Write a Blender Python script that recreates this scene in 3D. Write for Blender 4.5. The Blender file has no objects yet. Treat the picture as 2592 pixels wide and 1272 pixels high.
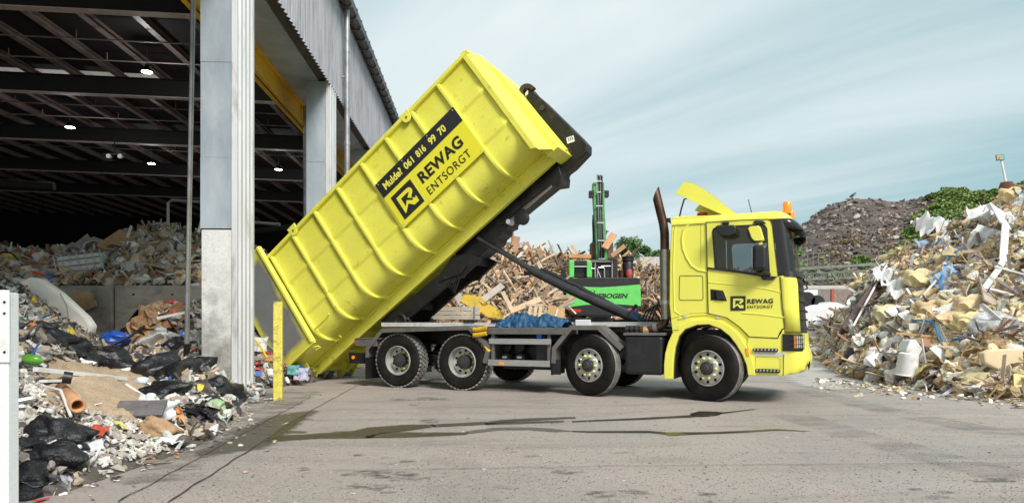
import bpy, bmesh, math, random
import numpy as np
from mathutils import Vector, Matrix, noise, geometry
R = math.radians
scene = bpy.context.scene
# ---------------------------------------------------------------- camera
F, HC, HY, CX = 1728.0, 1.21, 825.0, 1296.0      # focal length and horizon measured on the 2592 px wide photograph
cam = bpy.data.objects.new('camera', bpy.data.cameras.new('camera'))
scene.collection.objects.link(cam); scene.camera = cam
cam.data.sensor_width = 36; cam.data.lens = 24
cam.location = (0, 0, HC); cam.rotation_euler = (R(90), 0, 0)
cam.data.shift_y = 0.0729
cam.data.clip_start = 0.1; cam.data.clip_end = 2000
# ---------------------------------------------------------------- light
SUN_EL, SUN_AZ = 42, 150            # azimuth clockwise from +Y (north): behind the camera, a little to its right
sun = bpy.data.objects.new('sun', bpy.data.lights.new('sun', 'SUN'))
scene.collection.objects.link(sun)
sun.data.energy = 2.7; sun.data.angle = R(18); sun.data.color = (1, 0.965, 0.91)
sd = Vector((math.sin(R(SUN_AZ)) * math.cos(R(SUN_EL)), math.cos(R(SUN_AZ)) * math.cos(R(SUN_EL)), math.sin(R(SUN_EL))))
sun.rotation_euler = sd.to_track_quat('Z', 'Y').to_euler()
scene.view_settings.view_transform = 'Standard'
scene.view_settings.look = 'None'
scene.view_settings.exposure = 0.57
world = bpy.data.worlds.new('World'); scene.world = world; world.use_nodes = True
wt = world.node_tree; wt.nodes.clear()
def wn(t, **k):
    n = wt.nodes.new(t)
    for a, b in k.items(): setattr(n, a, b)
    return n
sky = wn('ShaderNodeTexSky', sky_type='NISHITA', sun_disc=False, sun_elevation=R(SUN_EL), sun_rotation=R(SUN_AZ), air_density=1.0, dust_density=3.0, ozone_density=2.0)
tc = wn('ShaderNodeTexCoord'); sep = wn('ShaderNodeSeparateXYZ'); wt.links.new(tc.outputs['Generated'], sep.inputs[0])
mx = wn('ShaderNodeMath', operation='MAXIMUM'); wt.links.new(sep.outputs['Z'], mx.inputs[0]); mx.inputs[1].default_value = 0.0
ad = wn('ShaderNodeMath', operation='ADD'); wt.links.new(mx.outputs[0], ad.inputs[0]); ad.inputs[1].default_value = 0.22
dv = wn('ShaderNodeVectorMath', operation='DIVIDE'); wt.links.new(tc.outputs['Generated'], dv.inputs[0]); cb = wn('ShaderNodeCombineXYZ')
for i in range(3): wt.links.new(ad.outputs[0], cb.inputs[i])
wt.links.new(cb.outputs[0], dv.inputs[1])
mp = wn('ShaderNodeMapping'); wt.links.new(dv.outputs[0], mp.inputs[0]); mp.inputs['Rotation'].default_value = (0, 0, R(-140)); mps = wn('ShaderNodeMapping'); wt.links.new(mp.outputs[0], mps.inputs[0]); mps.inputs['Scale'].default_value = (0.32, 1.5, 0.0)
n1 = wn('ShaderNodeTexNoise'); wt.links.new(mps.outputs[0], n1.inputs['Vector']); n1.inputs['Scale'].default_value = 1.15; n1.inputs['Detail'].default_value = 7; n1.inputs['Roughness'].default_value = 0.52; n1.inputs['Distortion'].default_value = 0.5
mp2 = wn('ShaderNodeMapping'); wt.links.new(dv.outputs[0], mp2.inputs[0]); mp2.inputs['Location'].default_value = (0.9, 0.2, 0); mp2.inputs['Scale'].default_value = (0.5, 0.5, 0)
n2 = wn('ShaderNodeTexNoise'); wt.links.new(mp2.outputs[0], n2.inputs['Vector']); n2.inputs['Scale'].default_value = 0.8; n2.inputs['Detail'].default_value = 2
# the cloud veil is thicker towards the west (left) of the sky
xw = wn('ShaderNodeMath', operation='MULTIPLY_ADD'); wt.links.new(sep.outputs['X'], xw.inputs[0]); xw.inputs[1].default_value = -0.34; xw.inputs[2].default_value = 0.0
sm = wn('ShaderNodeMath', operation='MULTIPLY_ADD'); wt.links.new(n2.outputs[0], sm.inputs[0]); sm.inputs[1].default_value = 0.55; wt.links.new(n1.outputs[0], sm.inputs[2])
sm2 = wn('ShaderNodeMath', operation='ADD'); wt.links.new(sm.outputs[0], sm2.inputs[0]); wt.links.new(xw.outputs[0], sm2.inputs[1])
cr = wn('ShaderNodeValToRGB'); wt.links.new(sm2.outputs[0], cr.inputs[0])
cr.color_ramp.elements[0].position = 0.47; cr.color_ramp.elements[0].color = (0, 0, 0, 1)
cr.color_ramp.elements[1].position = 0.93; cr.color_ramp.elements[1].color = (1, 1, 1, 1)
# sky blue from the Sky Texture, pulled to the pale teal of the photograph by a thin high cloud layer
scl = wn('ShaderNodeMix', data_type='RGBA', blend_type='MULTIPLY'); scl.inputs['Factor'].default_value = 1
wt.links.new(sky.outputs[0], scl.inputs[6]); scl.inputs[7].default_value = (0.10, 0.10, 0.10, 1)
veil = wn('ShaderNodeMix', data_type='RGBA'); veil.inputs['Factor'].default_value = 0.78
wt.links.new(scl.outputs[2], veil.inputs[6]); veil.inputs[7].default_value = (0.235, 0.40, 0.418, 1)
mixc = wn('ShaderNodeMix', data_type='RGBA'); wt.links.new(cr.outputs[0], mixc.inputs[0])
wt.links.new(veil.outputs[2], mixc.inputs[6]); mixc.inputs[7].default_value = (0.58, 0.63, 0.64, 1)
bg = wn('ShaderNodeBackground'); wt.links.new(mixc.outputs[2], bg.inputs[0]); bg.inputs[1].default_value = 1.0
wo = wn('ShaderNodeOutputWorld'); wt.links.new(bg.outputs[0], wo.inputs[0])

# ---------------------------------------------------------------- measuring helpers (source pixels of the photograph -> metres)
YAW = R(24.6); W4 = (-2.21, 13.4)
def S(x, y, v=0.0):
    """point on the truck's lengthwise plane, v metres in from its near side: truck local (u, v, z)"""
    cu, su = math.cos(YAW), -math.sin(YAW)
    ox, oy = W4[0] + v * math.sin(YAW), W4[1] + v * math.cos(YAW)
    k = (x - CX) / F
    u = (k * oy - ox) / (cu - k * su); d = oy + u * su
    return Vector((u, v, HC + (HY - y) * d / F))
TH = R(36.6); CO = (-2.02, .21)
def C(x, y, v=0.0):
    s = S(x, y, v); du, dz = s.x - CO[0], s.z - CO[1]
    return Vector((du * math.cos(TH) + dz * math.sin(TH), v, -du * math.sin(TH) + dz * math.cos(TH)))
def at(x, y, Y): return Vector(((x - CX) * Y / F, Y, HC + (HY - y) * Y / F))
def terrain(X, Y):
    def ss(a): a = min(max(a, 0), 1); return a * a * (3 - 2 * a)
    return 1.25 * ss((Y - 17) / 10.5) * ss((X - 4.5) / 5)
def G(x, y):
    """ground point under a pixel"""
    d = 1.0
    while d < 120:
        z = HC + (HY - y) * d / F; X = (x - CX) * d / F
        if z <= terrain(X, d): return Vector((X, d, terrain(X, d)))
        d += 0.02
    return Vector(((x - CX) * 40 / F, 40, terrain(20, 40)))

# ---------------------------------------------------------------- objects
COL = scene.collection
def link(o, parent=None):
    COL.objects.link(o)
    if parent is not None: o.parent = parent
    return o
def tag(o, label=None, cat=None, group=None, kind=None):
    if label: o['label'] = label
    if cat: o['category'] = cat
    if group: o['group'] = group
    if kind: o['kind'] = kind
    return o
def empty(name, loc=(0, 0, 0), rz=0, label=None, cat=None, group=None):
    o = bpy.data.objects.new(name, None); o.location = loc; o.rotation_euler = (0, 0, rz); o.empty_display_size = .2
    COL.objects.link(o); return tag(o, label, cat, group)

class MB:
    def __init__(s): s.v = []; s.f = []; s.m = []
    def add(s, vs, fs, mi=0):
        b = len(s.v); s.v.extend([tuple(v) for v in vs]); s.f.extend([tuple(i + b for i in f) for f in fs]); s.m.extend([mi] * len(fs)); return s
    def box(s, c, d, rot=None, mi=0):
        x, y, z = d[0] / 2, d[1] / 2, d[2] / 2
        vs = [Vector(p) for p in ((-x,-y,-z),(x,-y,-z),(x,y,-z),(-x,y,-z),(-x,-y,z),(x,-y,z),(x,y,z),(-x,y,z))]
        if rot is not None: vs = [rot @ v for v in vs]
        c = Vector(c); return s.add([v + c for v in vs], [(0,3,2,1),(4,5,6,7),(0,1,5,4),(1,2,6,5),(2,3,7,6),(3,0,4,7)], mi)
    def bx(s, a, b, mi=0):
        a, b = Vector(a), Vector(b); return s.box((a + b) / 2, [abs(b[i] - a[i]) for i in range(3)], mi=mi)
    def bar(s, a, b, w, h, up=(0, 0, 1), mi=0):
        a, b = Vector(a), Vector(b); d = b - a; L = d.length; d.normalize(); up = Vector(up)
        x = d.cross(up)
        if x.length < 1e-4: x = d.cross(Vector((1, 0, 0)))
        x.normalize(); z = x.cross(d); m = Matrix((x, d, z)).transposed()
        return s.box((a + b) / 2, (w, L, h), m, mi)
    def prism(s, pts, off, holes=(), mi=0):
        """pts: planar list of 3D points; off: extrusion vector"""
        loops = [[Vector(p) for p in pts]] + [[Vector(p) for p in h] for h in holes]
        flat = [p for l in loops for p in l]; n = len(flat); off = Vector(off)
        tris = geometry.tessellate_polygon(loops)
        vs = flat + [p + off for p in flat]; fs = []
        for t in tris: fs.append(tuple(t)); fs.append(tuple(i + n for i in reversed(t)))
        b = 0
        for l in loops:
            k = len(l)
            for i in range(k): j = (i + 1) % k; fs.append((b + i, b + j, b + j + n, b + i + n))
            b += k
        return s.add(vs, fs, mi)
    def tube(s, pts, r, n=10, mi=0, caps=True, rs=None):
        pts = [Vector(p) for p in pts]; k = len(pts); vs = []; fs = []; px = None
        for i, p in enumerate(pts):
            d = (pts[min(i + 1, k - 1)] - pts[max(i - 1, 0)]).normalized()
            if px is None:
                px = d.cross(Vector((0, 0, 1)))
                if px.length < 1e-3: px = d.cross(Vector((1, 0, 0)))
            px = (px - d * px.dot(d)).normalized(); py = d.cross(px)
            rr = rs[i] if rs else r
            for j in range(n):
                a = 2 * math.pi * j / n; vs.append(p + (px * math.cos(a) + py * math.sin(a)) * rr)
        for i in range(k - 1):
            for j in range(n):
                a, b = i * n + j, i * n + (j + 1) % n; fs.append((a, b, b + n, a + n))
        if caps: fs.append(tuple(range(n - 1, -1, -1))); fs.append(tuple(range((k - 1) * n, k * n)))
        return s.add(vs, fs, mi)
    def lathe(s, prof, c=(0, 0, 0), axis='Y', n=32, mi=0):
        """prof: list of (radius, along)"""
        vs = []; fs = []; c = Vector(c); k = len(prof)
        for r, t in prof:
            for j in range(n):
                a = 2 * math.pi * j / n; q = (math.cos(a) * r, math.sin(a) * r)
                p = {'Y': (q[0], t, q[1]), 'Z': (q[0], q[1], t), 'X': (t, q[0], q[1])}[axis]; vs.append(Vector(p) + c)
        for i in range(k - 1):
            for j in range(n): a, b = i * n + j, i * n + (j + 1) % n; fs.append((a, b, b + n, a + n))
        return s.add(vs, fs, mi)
    def grid(s, rows, mi=0, close=False):
        k = len(rows[0]); vs = [p for r in rows for p in r]; fs = []
        for i in range(len(rows) - 1):
            for j in range(k - 1 + (1 if close else 0)): a, b = i * k + j, i * k + (j + 1) % k; fs.append((a, b, b + k, a + k))
        return s.add(vs, fs, mi)
    def build(s, name, mat, parent=None, smooth=False, bevel=0, label=None, cat=None, group=None, kind=None, fix=True, sub=0, ang=35):
        me = bpy.data.meshes.new(name); me.from_pydata(s.v, [], s.f)
        mats = mat if isinstance(mat, (list, tuple)) else [mat]
        for m in mats: me.materials.append(m)
        if len(mats) > 1: me.polygons.foreach_set('material_index', s.m)
        if fix:
            bm = bmesh.new(); bm.from_mesh(me); bmesh.ops.remove_doubles(bm, verts=bm.verts, dist=1e-5); bmesh.ops.recalc_face_normals(bm, faces=bm.faces); bm.to_mesh(me); bm.free()
        if smooth:
            me.polygons.foreach_set('use_smooth', [True] * len(me.polygons))
            try: me.set_sharp_from_angle(angle=R(ang))
            except Exception: pass
        at_ = me.color_attributes.new('tint', 'FLOAT_COLOR', 'POINT'); at_.data.foreach_set('color', [1.0] * (4 * len(me.vertices)))
        o = bpy.data.objects.new(name, me); link(o, parent)
        if bevel:
            b = o.modifiers.new('bevel', 'BEVEL'); b.width = bevel; b.segments = 2; b.limit_method = 'ANGLE'; b.angle_limit = R(40); b.harden_normals = False
        if sub: q = o.modifiers.new('sub', 'SUBSURF'); q.levels = q.render_levels = sub
        return tag(o, label, cat, group, kind)

# ---------------------------------------------------------------- materials
MATS = {}
def mat(name, col, rough=0.6, metal=0.0, var=0.0, vscale=4.0, dirt=0.0, dirtcol=(.06, .05, .04), dscale=1.5, bump=0.0, bscale=30.0, alpha=1.0, emit=None, estr=0, coat=0.0, tint=False, trans=0.0, stretch=(1, 1, 1), dpos=0.55, spec=None, rvar=0.0, fine=0.0, fscale=80):
    """one procedural surface: base colour with noise variation, patches of dirt with their own shape, bump"""
    m = bpy.data.materials.new(name); m.use_nodes = True; t = m.node_tree; N = t.nodes; L = t.links; b = N['Principled BSDF']
    co = N.new('ShaderNodeTexCoord'); mpn = N.new('ShaderNodeMapping'); mpn.inputs['Scale'].default_value = stretch; L.new(co.outputs['Object'], mpn.inputs[0])
    def nz(sc, det=5, ro=.6):
        n = N.new('ShaderNodeTexNoise'); n.inputs['Scale'].default_value = sc; n.inputs['Detail'].default_value = det; n.inputs['Roughness'].default_value = ro; L.new(mpn.outputs[0], n.inputs['Vector']); return n.outputs[0]
    rgb = N.new('ShaderNodeRGB'); rgb.outputs[0].default_value = (*col, 1); cur = rgb.outputs[0]
    def mult(cur, fac, lo, hi):
        mr = N.new('ShaderNodeMapRange'); mr.inputs[1].default_value = .3; mr.inputs[2].default_value = .7; mr.inputs[3].default_value = lo; mr.inputs[4].default_value = hi; L.new(fac, mr.inputs[0])
        x = N.new('ShaderNodeMix'); x.data_type = 'RGBA'; x.blend_type = 'MULTIPLY'; x.inputs[0].default_value = 1; L.new(cur, x.inputs[6])
        c = N.new('ShaderNodeCombineColor'); [L.new(mr.outputs[0], c.inputs[i]) for i in range(3)]; L.new(c.outputs[0], x.inputs[7]); return x.outputs[2]
    if tint:
        a = N.new('ShaderNodeAttribute'); a.attribute_name = 'tint'; oi = N.new('ShaderNodeObjectInfo')
        for src in (a.outputs['Color'], oi.outputs['Color']):
            x = N.new('ShaderNodeMix'); x.data_type = 'RGBA'; x.blend_type = 'MULTIPLY'; x.inputs[0].default_value = 1; L.new(cur, x.inputs[6]); L.new(src, x.inputs[7]); cur = x.outputs[2]
    if var: cur = mult(cur, nz(vscale), 1 - var, 1 + var)
    if fine: cur = mult(cur, nz(fscale, 3, .7), 1 - fine, 1 + fine)
    if dirt:
        d = nz(dscale, 8, .65); r = N.new('ShaderNodeMapRange'); r.inputs[1].default_value = dpos; r.inputs[2].default_value = dpos + .12; r.inputs[3].default_value = 0; r.inputs[4].default_value = dirt; L.new(d, r.inputs[0])
        x = N.new('ShaderNodeMix'); x.data_type = 'RGBA'; L.new(r.outputs[0], x.inputs[0]); L.new(cur, x.inputs[6]); x.inputs[7].default_value = (*dirtcol, 1); cur = x.outputs[2]
    L.new(cur, b.inputs['Base Color'])
    b.inputs['Roughness'].default_value = rough; b.inputs['Metallic'].default_value = metal
    if rvar:
        mr = N.new('ShaderNodeMapRange'); mr.inputs[1].default_value = .3; mr.inputs[2].default_value = .7; mr.inputs[3].default_value = max(rough - rvar, .02); mr.inputs[4].default_value = min(rough + rvar, 1); L.new(nz(vscale * 1.7), mr.inputs[0]); L.new(mr.outputs[0], b.inputs['Roughness'])
    if bump:
        bn = N.new('ShaderNodeBump'); bn.inputs['Strength'].default_value = bump; bn.inputs['Distance'].default_value = .02; L.new(nz(bscale), bn.inputs['Height']); L.new(bn.outputs[0], b.inputs['Normal'])
    if alpha < 1: b.inputs['Alpha'].default_value = alpha
    if trans: b.inputs['Transmission Weight'].default_value = trans
    if coat: b.inputs['Coat Weight'].default_value = coat; b.inputs['Coat Roughness'].default_value = .12
    if spec is not None: b.inputs['Specular IOR Level'].default_value = spec
    if emit: b.inputs['Emission Color'].default_value = (*emit, 1); b.inputs['Emission Strength'].default_value = estr
    MATS[name] = m; return m
YEL = (0.80, 0.765, 0.105)
M_yel = mat('yellow_paint', YEL, .38, var=.04, vscale=1.2, dirt=.35, dirtcol=(.30, .25, .04), dscale=2.6, dpos=.63, rvar=.08, bump=.03, bscale=6, coat=.15)
M_cyel = mat('container_paint', YEL, .42, var=.06, vscale=1.0, dirt=.6, dirtcol=(.30, .23, .05), dscale=4.5, dpos=.595, rvar=.1, bump=.06, bscale=5, fine=.04, fscale=20)
M_blk = mat('black_plastic', (.012, .012, .014), .45, var=.25, dirt=.3, dirtcol=(.05, .047, .043), dscale=3, bump=.1, bscale=60)
M_frame = mat('grimy_black_steel', (.010, .009, .009), .48, var=.4, vscale=5, dirt=.55, dirtcol=(.055, .045, .038), dscale=3, dpos=.54, bump=.25, bscale=14)
M_dgrey = mat('dusty_steel_plate', (.16, .15, .14), .6, metal=.3, var=.2, dirt=.5, dirtcol=(.09, .08, .07), dscale=5, bump=.2, bscale=25)
M_tread = mat('dusty_tread', (.21, .20, .19), .85, var=.4, vscale=9, dirt=.6, dirtcol=(.16, .145, .13), dscale=6, dpos=.48, bump=.3, bscale=60, spec=.2)
M_tyre = mat('tyre_rubber', (.013, .011, .010), .7, var=.3, vscale=6, dirt=.4, dirtcol=(.035, .026, .02), dscale=3.5, dpos=.5, spec=.18, bump=.15, bscale=40)
M_rim = mat('wheel_silver', (.56, .545, .53), .34, metal=.45, var=.12, dirt=.5, dirtcol=(.16, .13, .11), dscale=7, dpos=.56)
M_hub = mat('hub_grease_grey', (.05, .05, .05), .55, metal=.3, var=.3, dirt=.5, dirtcol=(.04, .035, .03), dscale=9)
M_nut = mat('nut_cap_yellow', (.72, .70, .22), .5, var=.2)
M_hole = mat('dark_opening', (.006, .006, .006), .9)
M_alu = mat('brushed_aluminium', (.62, .62, .62), .38, metal=.8, var=.15, vscale=8, stretch=(1, 8, 8))
M_rail = mat('worn_white_rail', (.62, .60, .57), .55, var=.2, vscale=5, dirt=.6, dirtcol=(.12, .10, .08), dscale=5, dpos=.55)
M_rust = mat('heat_tinted_steel', (.11, .06, .04), .36, metal=.75, var=.45, vscale=4, dirt=.5, dirtcol=(.05, .03, .02), dscale=6)
M_shield = mat('perforated_steel', (.45, .43, .40), .4, metal=.8, var=.2, vscale=10)
M_chrome = mat('chrome_rod', (.6, .6, .6), .18, metal=1)
M_red = mat('red_lens', (.55, .02, .015), .2, coat=.5)
M_org = mat('amber_lens', (.95, .25, .02), .2, coat=.5, emit=(1, .3, .03), estr=.15)
M_glass = mat('window_glass', (.03, .035, .035), .02, alpha=.30, spec=1.0)
M_wind = mat('windscreen_glass', (.03, .035, .035), .03, alpha=.55, spec=.9)
M_lens = mat('headlight_glass', (.8, .82, .84), .08, metal=.5, coat=.5)
M_refl = mat('reflective_strip', (.55, .55, .55), .4)
M_ink = mat('black_lettering', (.014, .014, .016), .5)
M_sign = mat('black_vinyl', (.018, .018, .022), .45, var=.1)
M_lyel = mat('yellow_lettering', (.84, .79, .10), .5)
M_signy = mat('sign_yellow', (.80, .74, .035), .35, var=.03, coat=.1)
M_white = mat('white_lettering', (.8, .8, .8), .5)
M_seat = mat('cab_interior', (.02, .02, .022), .9)
M_tarp = mat('blue_tarpaulin', (.012, .075, .17), .6, var=.35, vscale=7, bump=.5, bscale=14, dirt=.3, dscale=6)
M_boomg = mat('weathered_green_paint', (.10, .34, .11), .5, var=.2, dirt=.5, dirtcol=(.07, .10, .06), dscale=3, dpos=.5)
M_green = mat('green_paint', (.13, .58, .12), .4, var=.1, dirt=.35, dirtcol=(.10, .14, .06), dscale=3, dpos=.58)
M_galv = mat('galvanised_sheet', (.36, .41, .455), .45, metal=.25, var=.24, vscale=1.1, fine=.06, fscale=14, rvar=.1, dirt=.25, dirtcol=(.5, .5, .5), dscale=2.2, stretch=(1, 1, .35))
M_conc = mat('fair_concrete', (.62, .62, .60), .8, var=.10, vscale=2, dirt=.55, dirtcol=(.33, .31, .29), dscale=2.2, dpos=.55, bump=.2, bscale=14, fine=.12, fscale=26)
M_concd = mat('soiled_concrete', (.27, .24, .21), .85, var=.25, vscale=2, dirt=.8, dirtcol=(.06, .05, .04), dscale=2.4, dpos=.5, bump=.3, bscale=12, fine=.15, fscale=30)
M_block = mat('concrete_block', (.36, .32, .28), .85, var=.22, vscale=1.5, dirt=.6, dirtcol=(.10, .08, .065), dscale=1.1, dpos=.5, bump=.25, bscale=9, fine=.12, fscale=20, stretch=(1, 1, 2))
M_clad = mat('weathered_cladding', (.47, .46, .50), .6, metal=.15, var=.12, vscale=1.2, dirt=.55, dirtcol=(.26, .25, .28), dscale=2.5, dpos=.48, stretch=(4, 4, .35))
M_wclad = mat('white_cladding', (.60, .60, .61), .5, var=.10, vscale=1.5, dirt=.7, dirtcol=(.30, .28, .26), dscale=1.6, dpos=.54, stretch=(2, 2, .5))
M_roof = mat('roof_sheet', (.10, .085, .08), .8, var=.3, vscale=3)
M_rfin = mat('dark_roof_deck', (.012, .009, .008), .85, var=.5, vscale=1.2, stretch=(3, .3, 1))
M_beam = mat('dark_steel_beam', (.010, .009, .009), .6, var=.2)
M_flange = mat('lit_beam_flange', (.66, .56, .50), .6, var=.2)  # lower flange far paler than the web: light falling on it is in the colour
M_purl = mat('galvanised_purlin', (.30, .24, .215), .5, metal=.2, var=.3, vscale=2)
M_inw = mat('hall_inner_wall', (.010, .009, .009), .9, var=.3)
M_ybeam = mat('yellow_beam_paint', (.66, .40, .02), .5, var=.15, dirt=.4, dirtcol=(.2, .13, .03), dscale=2)
M_skyl = mat('glowing_roof_strip', (.6, .56, .5), .6, emit=(1, .92, .84), estr=.12, var=.4)  # daylight through the strip is put in as a faint glow
M_lamp = mat('lit_lamp', (1, 1, 1), .5, emit=(1, .98, .93), estr=14)
M_pole = mat('galvanised_pole', (.42, .42, .43), .4, metal=.6, var=.3, vscale=3, dirt=.4, dirtcol=(.2, .2, .2), dscale=3)
M_bolly = mat('scraped_yellow_paint', (.70, .60, .10), .6, var=.15, vscale=5, dirt=.85, dirtcol=(.13, .11, .07), dscale=5, dpos=.52, bump=.3, bscale=20, fine=.2, fscale=30)
M_wpost = mat('scuffed_white_paint', (.74, .74, .74), .55, var=.05, dirt=.6, dirtcol=(.50, .49, .33), dscale=3.2, dpos=.56, bump=.1, bscale=30, fine=.06, fscale=60)
# tinted debris families: the colour comes from the piece
M_wood = mat('scrap_wood', (1, 1, 1), .8, tint=True, var=.18, vscale=3, stretch=(1, 1, 1), fine=.12, fscale=18, bump=.2, bscale=20)
M_deb = mat('mixed_debris', (1, 1, 1), .8, tint=True, var=.22, vscale=5, fine=.2, fscale=24, bump=.5, bscale=22)
M_wool = mat('mineral_wool', (1, 1, 1), .95, tint=True, var=.25, vscale=5, fine=.25, fscale=26, bump=.9, bscale=16, dirt=.4, dirtcol=(.16, .11, .06), dscale=4, dpos=.56)
M_bag = mat('black_bin_bag', (.014, .014, .017), .28, tint=True, var=.3, bump=.8, bscale=9, stretch=(1, 1, 2.2), rvar=.1)
M_film = mat('clear_plastic_film', (.80, .82, .84), .22, tint=True, alpha=.62, bump=.8, bscale=12, var=.1)
M_metal = mat('scrap_metal', (1, 1, 1), .4, metal=.5, tint=True, var=.2, dirt=.3, dirtcol=(.1, .08, .07), dscale=3)
M_soft = mat('fabric_foam', (1, 1, 1), .9, tint=True, var=.07, vscale=3, dirt=.35, dirtcol=(.45, .40, .32), dscale=1.4, dpos=.58, bump=.2, bscale=30)
M_plas = mat('coloured_plastic', (1, 1, 1), .35, tint=True, var=.1, dirt=.25, dscale=4)

def text_part(name, s, p0, ex, ey, W, H, m, parent, lift, bold=0.0, space=1.0, shear=0.0):
    """words as flat letters: fitted in a W x H box whose lower left corner is p0, spanned by unit vectors ex, ey"""
    cu = bpy.data.curves.new(name, 'FONT'); cu.body = s; cu.size = 1; cu.offset = bold; cu.space_character = space; cu.shear = shear; cu.resolution_u = 6
    tmp = bpy.data.objects.new('tmp', cu); COL.objects.link(tmp); dg = bpy.context.evaluated_depsgraph_get(); dg.update()
    me = bpy.data.meshes.new_from_object(tmp.evaluated_get(dg)); bpy.data.objects.remove(tmp); me.name = name
    vs = [v.co.copy() for v in me.vertices]; x0 = min(v.x for v in vs); x1 = max(v.x for v in vs); y0 = min(v.y for v in vs); y1 = max(v.y for v in vs)
    ex, ey, p0 = Vector(ex), Vector(ey), Vector(p0); nrm = Vector(lift)
    for v, c in zip(me.vertices, vs): v.co = p0 + ex * ((c.x - x0) / (x1 - x0) * W) + ey * ((c.y - y0) / (y1 - y0) * H) + nrm
    me.materials.clear(); me.materials.append(m); o = bpy.data.objects.new(name, me); link(o, parent); return o
LOGO_Y = [(.17,.17),(.70,.17),(.80,.20),(.85,.28),(.85,.37),(.80,.43),(.66,.54),(.79,.66),(.85,.60),(.85,.84),(.62,.84),(.45,.64),(.20,.84),(.17,.84)]
LOGO_K = [(.32,.31),(.66,.31),(.70,.34),(.54,.45),(.72,.62),(.66,.66),(.46,.50),(.32,.66)]
def logo(p0, ex, ey, size, parent, nrm, ky=None):
    """emblem: black square with the arrow letter; p0 = lower left corner"""
    ex, ey, p0, nrm = Vector(ex) * size, Vector(ey) * size, Vector(p0), Vector(nrm)
    q = lambda a: p0 + ex * a[0] + ey * (1 - a[1])
    o = MB().prism([q(a) for a in ((0,0),(1,0),(1,1),(0,1))], nrm * .002).build('emblem', M_sign, parent)
    MB().prism([q(a) + nrm * .002 for a in LOGO_Y], nrm * .002).build('emblem_letter', ky or M_lyel, o)
    MB().prism([q(a) + nrm * .004 for a in LOGO_K], nrm * .002).build('emblem_arrow', M_sign, o)
    return o
# ================================================================ TRUCK (local: x forward, y away from the camera, z up)
truck = empty('hook_lift_truck', (W4[0], W4[1], 0), -YAW, 'yellow four-axle hook lift truck tipping the long skip beside the hall', 'truck')
def z1(x, y, v=0.0): return S(1600 + x / 2.006, 420 + y / 2.006, v)
def z2(x, y, v=0.0): return S(850 + x / 3.03, 760 + y / 3.03, v)
ZR = .535
TYRE = [(.285,.045),(.30,.012),(.34,-.004),(.42,-.012),(.475,-.002),(.505,.018),(.528,.045),(.535,.075),(.535,.225),(.528,.255),(.505,.282),(.46,.30),(.38,.305),(.30,.29),(.285,.25)]
def front_tyre():
    pr = []
    for r, t in TYRE[:7]: pr.append((r, t))
    x = .062
    for g in (.095, .13, .165, .20):
        pr += [(.535, x), (.535, g - .006), (.518, g - .004), (.518, g + .004), (.535, g + .006)]; x = g + .01
    pr += [(.535, .238)] + TYRE[9:]
    m = MB(); i0 = 7; m.lathe(pr[:7], n=56); m.lathe(pr[6:-7], n=56, mi=1); m.lathe(pr[-8:], n=56); return m
def rear_tyre():
    q_ = [(r - (.016 if r > .5 else 0), t) for r, t in TYRE]; m = MB(); m.lathe(q_[:6], n=48); m.lathe(q_[5:11], n=48); m.lathe(q_[10:], n=48)
    n = 40
    for k in range(n):
        for row, (t0, w) in enumerate(((.045, .07), (.112, .055), (.188, .055), (.255, .07))):
            a = 2 * math.pi * (k + .5 * (row % 2)) / n; rr = .527 - (.008 if row in (0, 3) else 0)
            rot = Matrix.Rotation(-a, 3, 'Y') @ Matrix.Rotation(R(16 if row % 2 else -16), 3, 'X')
            m.box((math.cos(a) * rr, t0, math.sin(a) * rr), (.024, w, .058), rot, mi=1)
    return m
F_RIM = [(.292,.03),(.290,.004),(.278,-.002),(.27,.02),(.262,.05),(.252,.036),(.195,.028),(.182,.010),(.15,-.002),(.10,-.004),(.0,-.004)]
R_RIM = [(.292,.03),(.290,.004),(.278,-.002),(.268,.03),(.262,.10),(.25,.155),(.20,.18),(.12,.182),(.0,.182)]
F_HUB = [(.112,-.004),(.112,-.03),(.10,-.05),(.075,-.055),(.07,-.085),(.055,-.095),(.0,-.095)]
R_HUB = [(.135,.18),(.135,.06),(.125,.035),(.09,.03),(.085,.0),(.05,-.005),(.045,-.02),(.0,-.02)]
def make_wheel(kind):
    root = MB().lathe(F_RIM if kind == 'front' else R_RIM, n=40).build('wheel', M_rim, truck, smooth=True)
    front_or = front_tyre() if kind == 'front' else rear_tyre()
    front_or.build('tyre', [M_tyre, M_tread], root, smooth=True, ang=28)
    MB().lathe(F_HUB if kind == 'front' else R_HUB, n=24).build('hub', M_hub, root, smooth=True)
    for k in range(10):
        a = 2 * math.pi * (k + .5) / 10
        hp = (math.cos(a) * .222, .025, math.sin(a) * .222) if kind == 'front' else (math.cos(a) * .213, .158, math.sin(a) * .213)
        if k == 0: h0 = MB().lathe([(.025, .0), (.0, .0)], n=14).build('vent_hole', M_hole, root); h0.location = hp
        else: q = h0.copy(); COL.objects.link(q); q.location = hp
        a = 2 * math.pi * k / 10
        y = -.002 if kind == 'front' else .178
        if k == 0: n0 = MB().lathe([(.021, 0), (.019, -.035), (.012, -.048), (0, -.048)], n=10).build('wheel_nut', M_nut, root, smooth=True); n0.location = (math.cos(a) * .165, y, math.sin(a) * .165)
        else: q = n0.copy(); COL.objects.link(q); q.location = (math.cos(a) * .165, y, math.sin(a) * .165)
    if kind == 'rear':
        q = root.children[0].copy(); q.name = 'tyre'; COL.objects.link(q); q.parent = root; q.location = (0, .34, 0)
        q.matrix_parent_inverse = Matrix()
    return root
def copy_tree(o, parent=None):
    c = o.copy(); COL.objects.link(c); c.parent = parent
    for ch in list(o.children): copy_tree(ch, c)
    return c
wf = make_wheel('front'); wr = make_wheel('rear')
AX = [5.87, 3.87, 1.38, -0.06]
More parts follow.
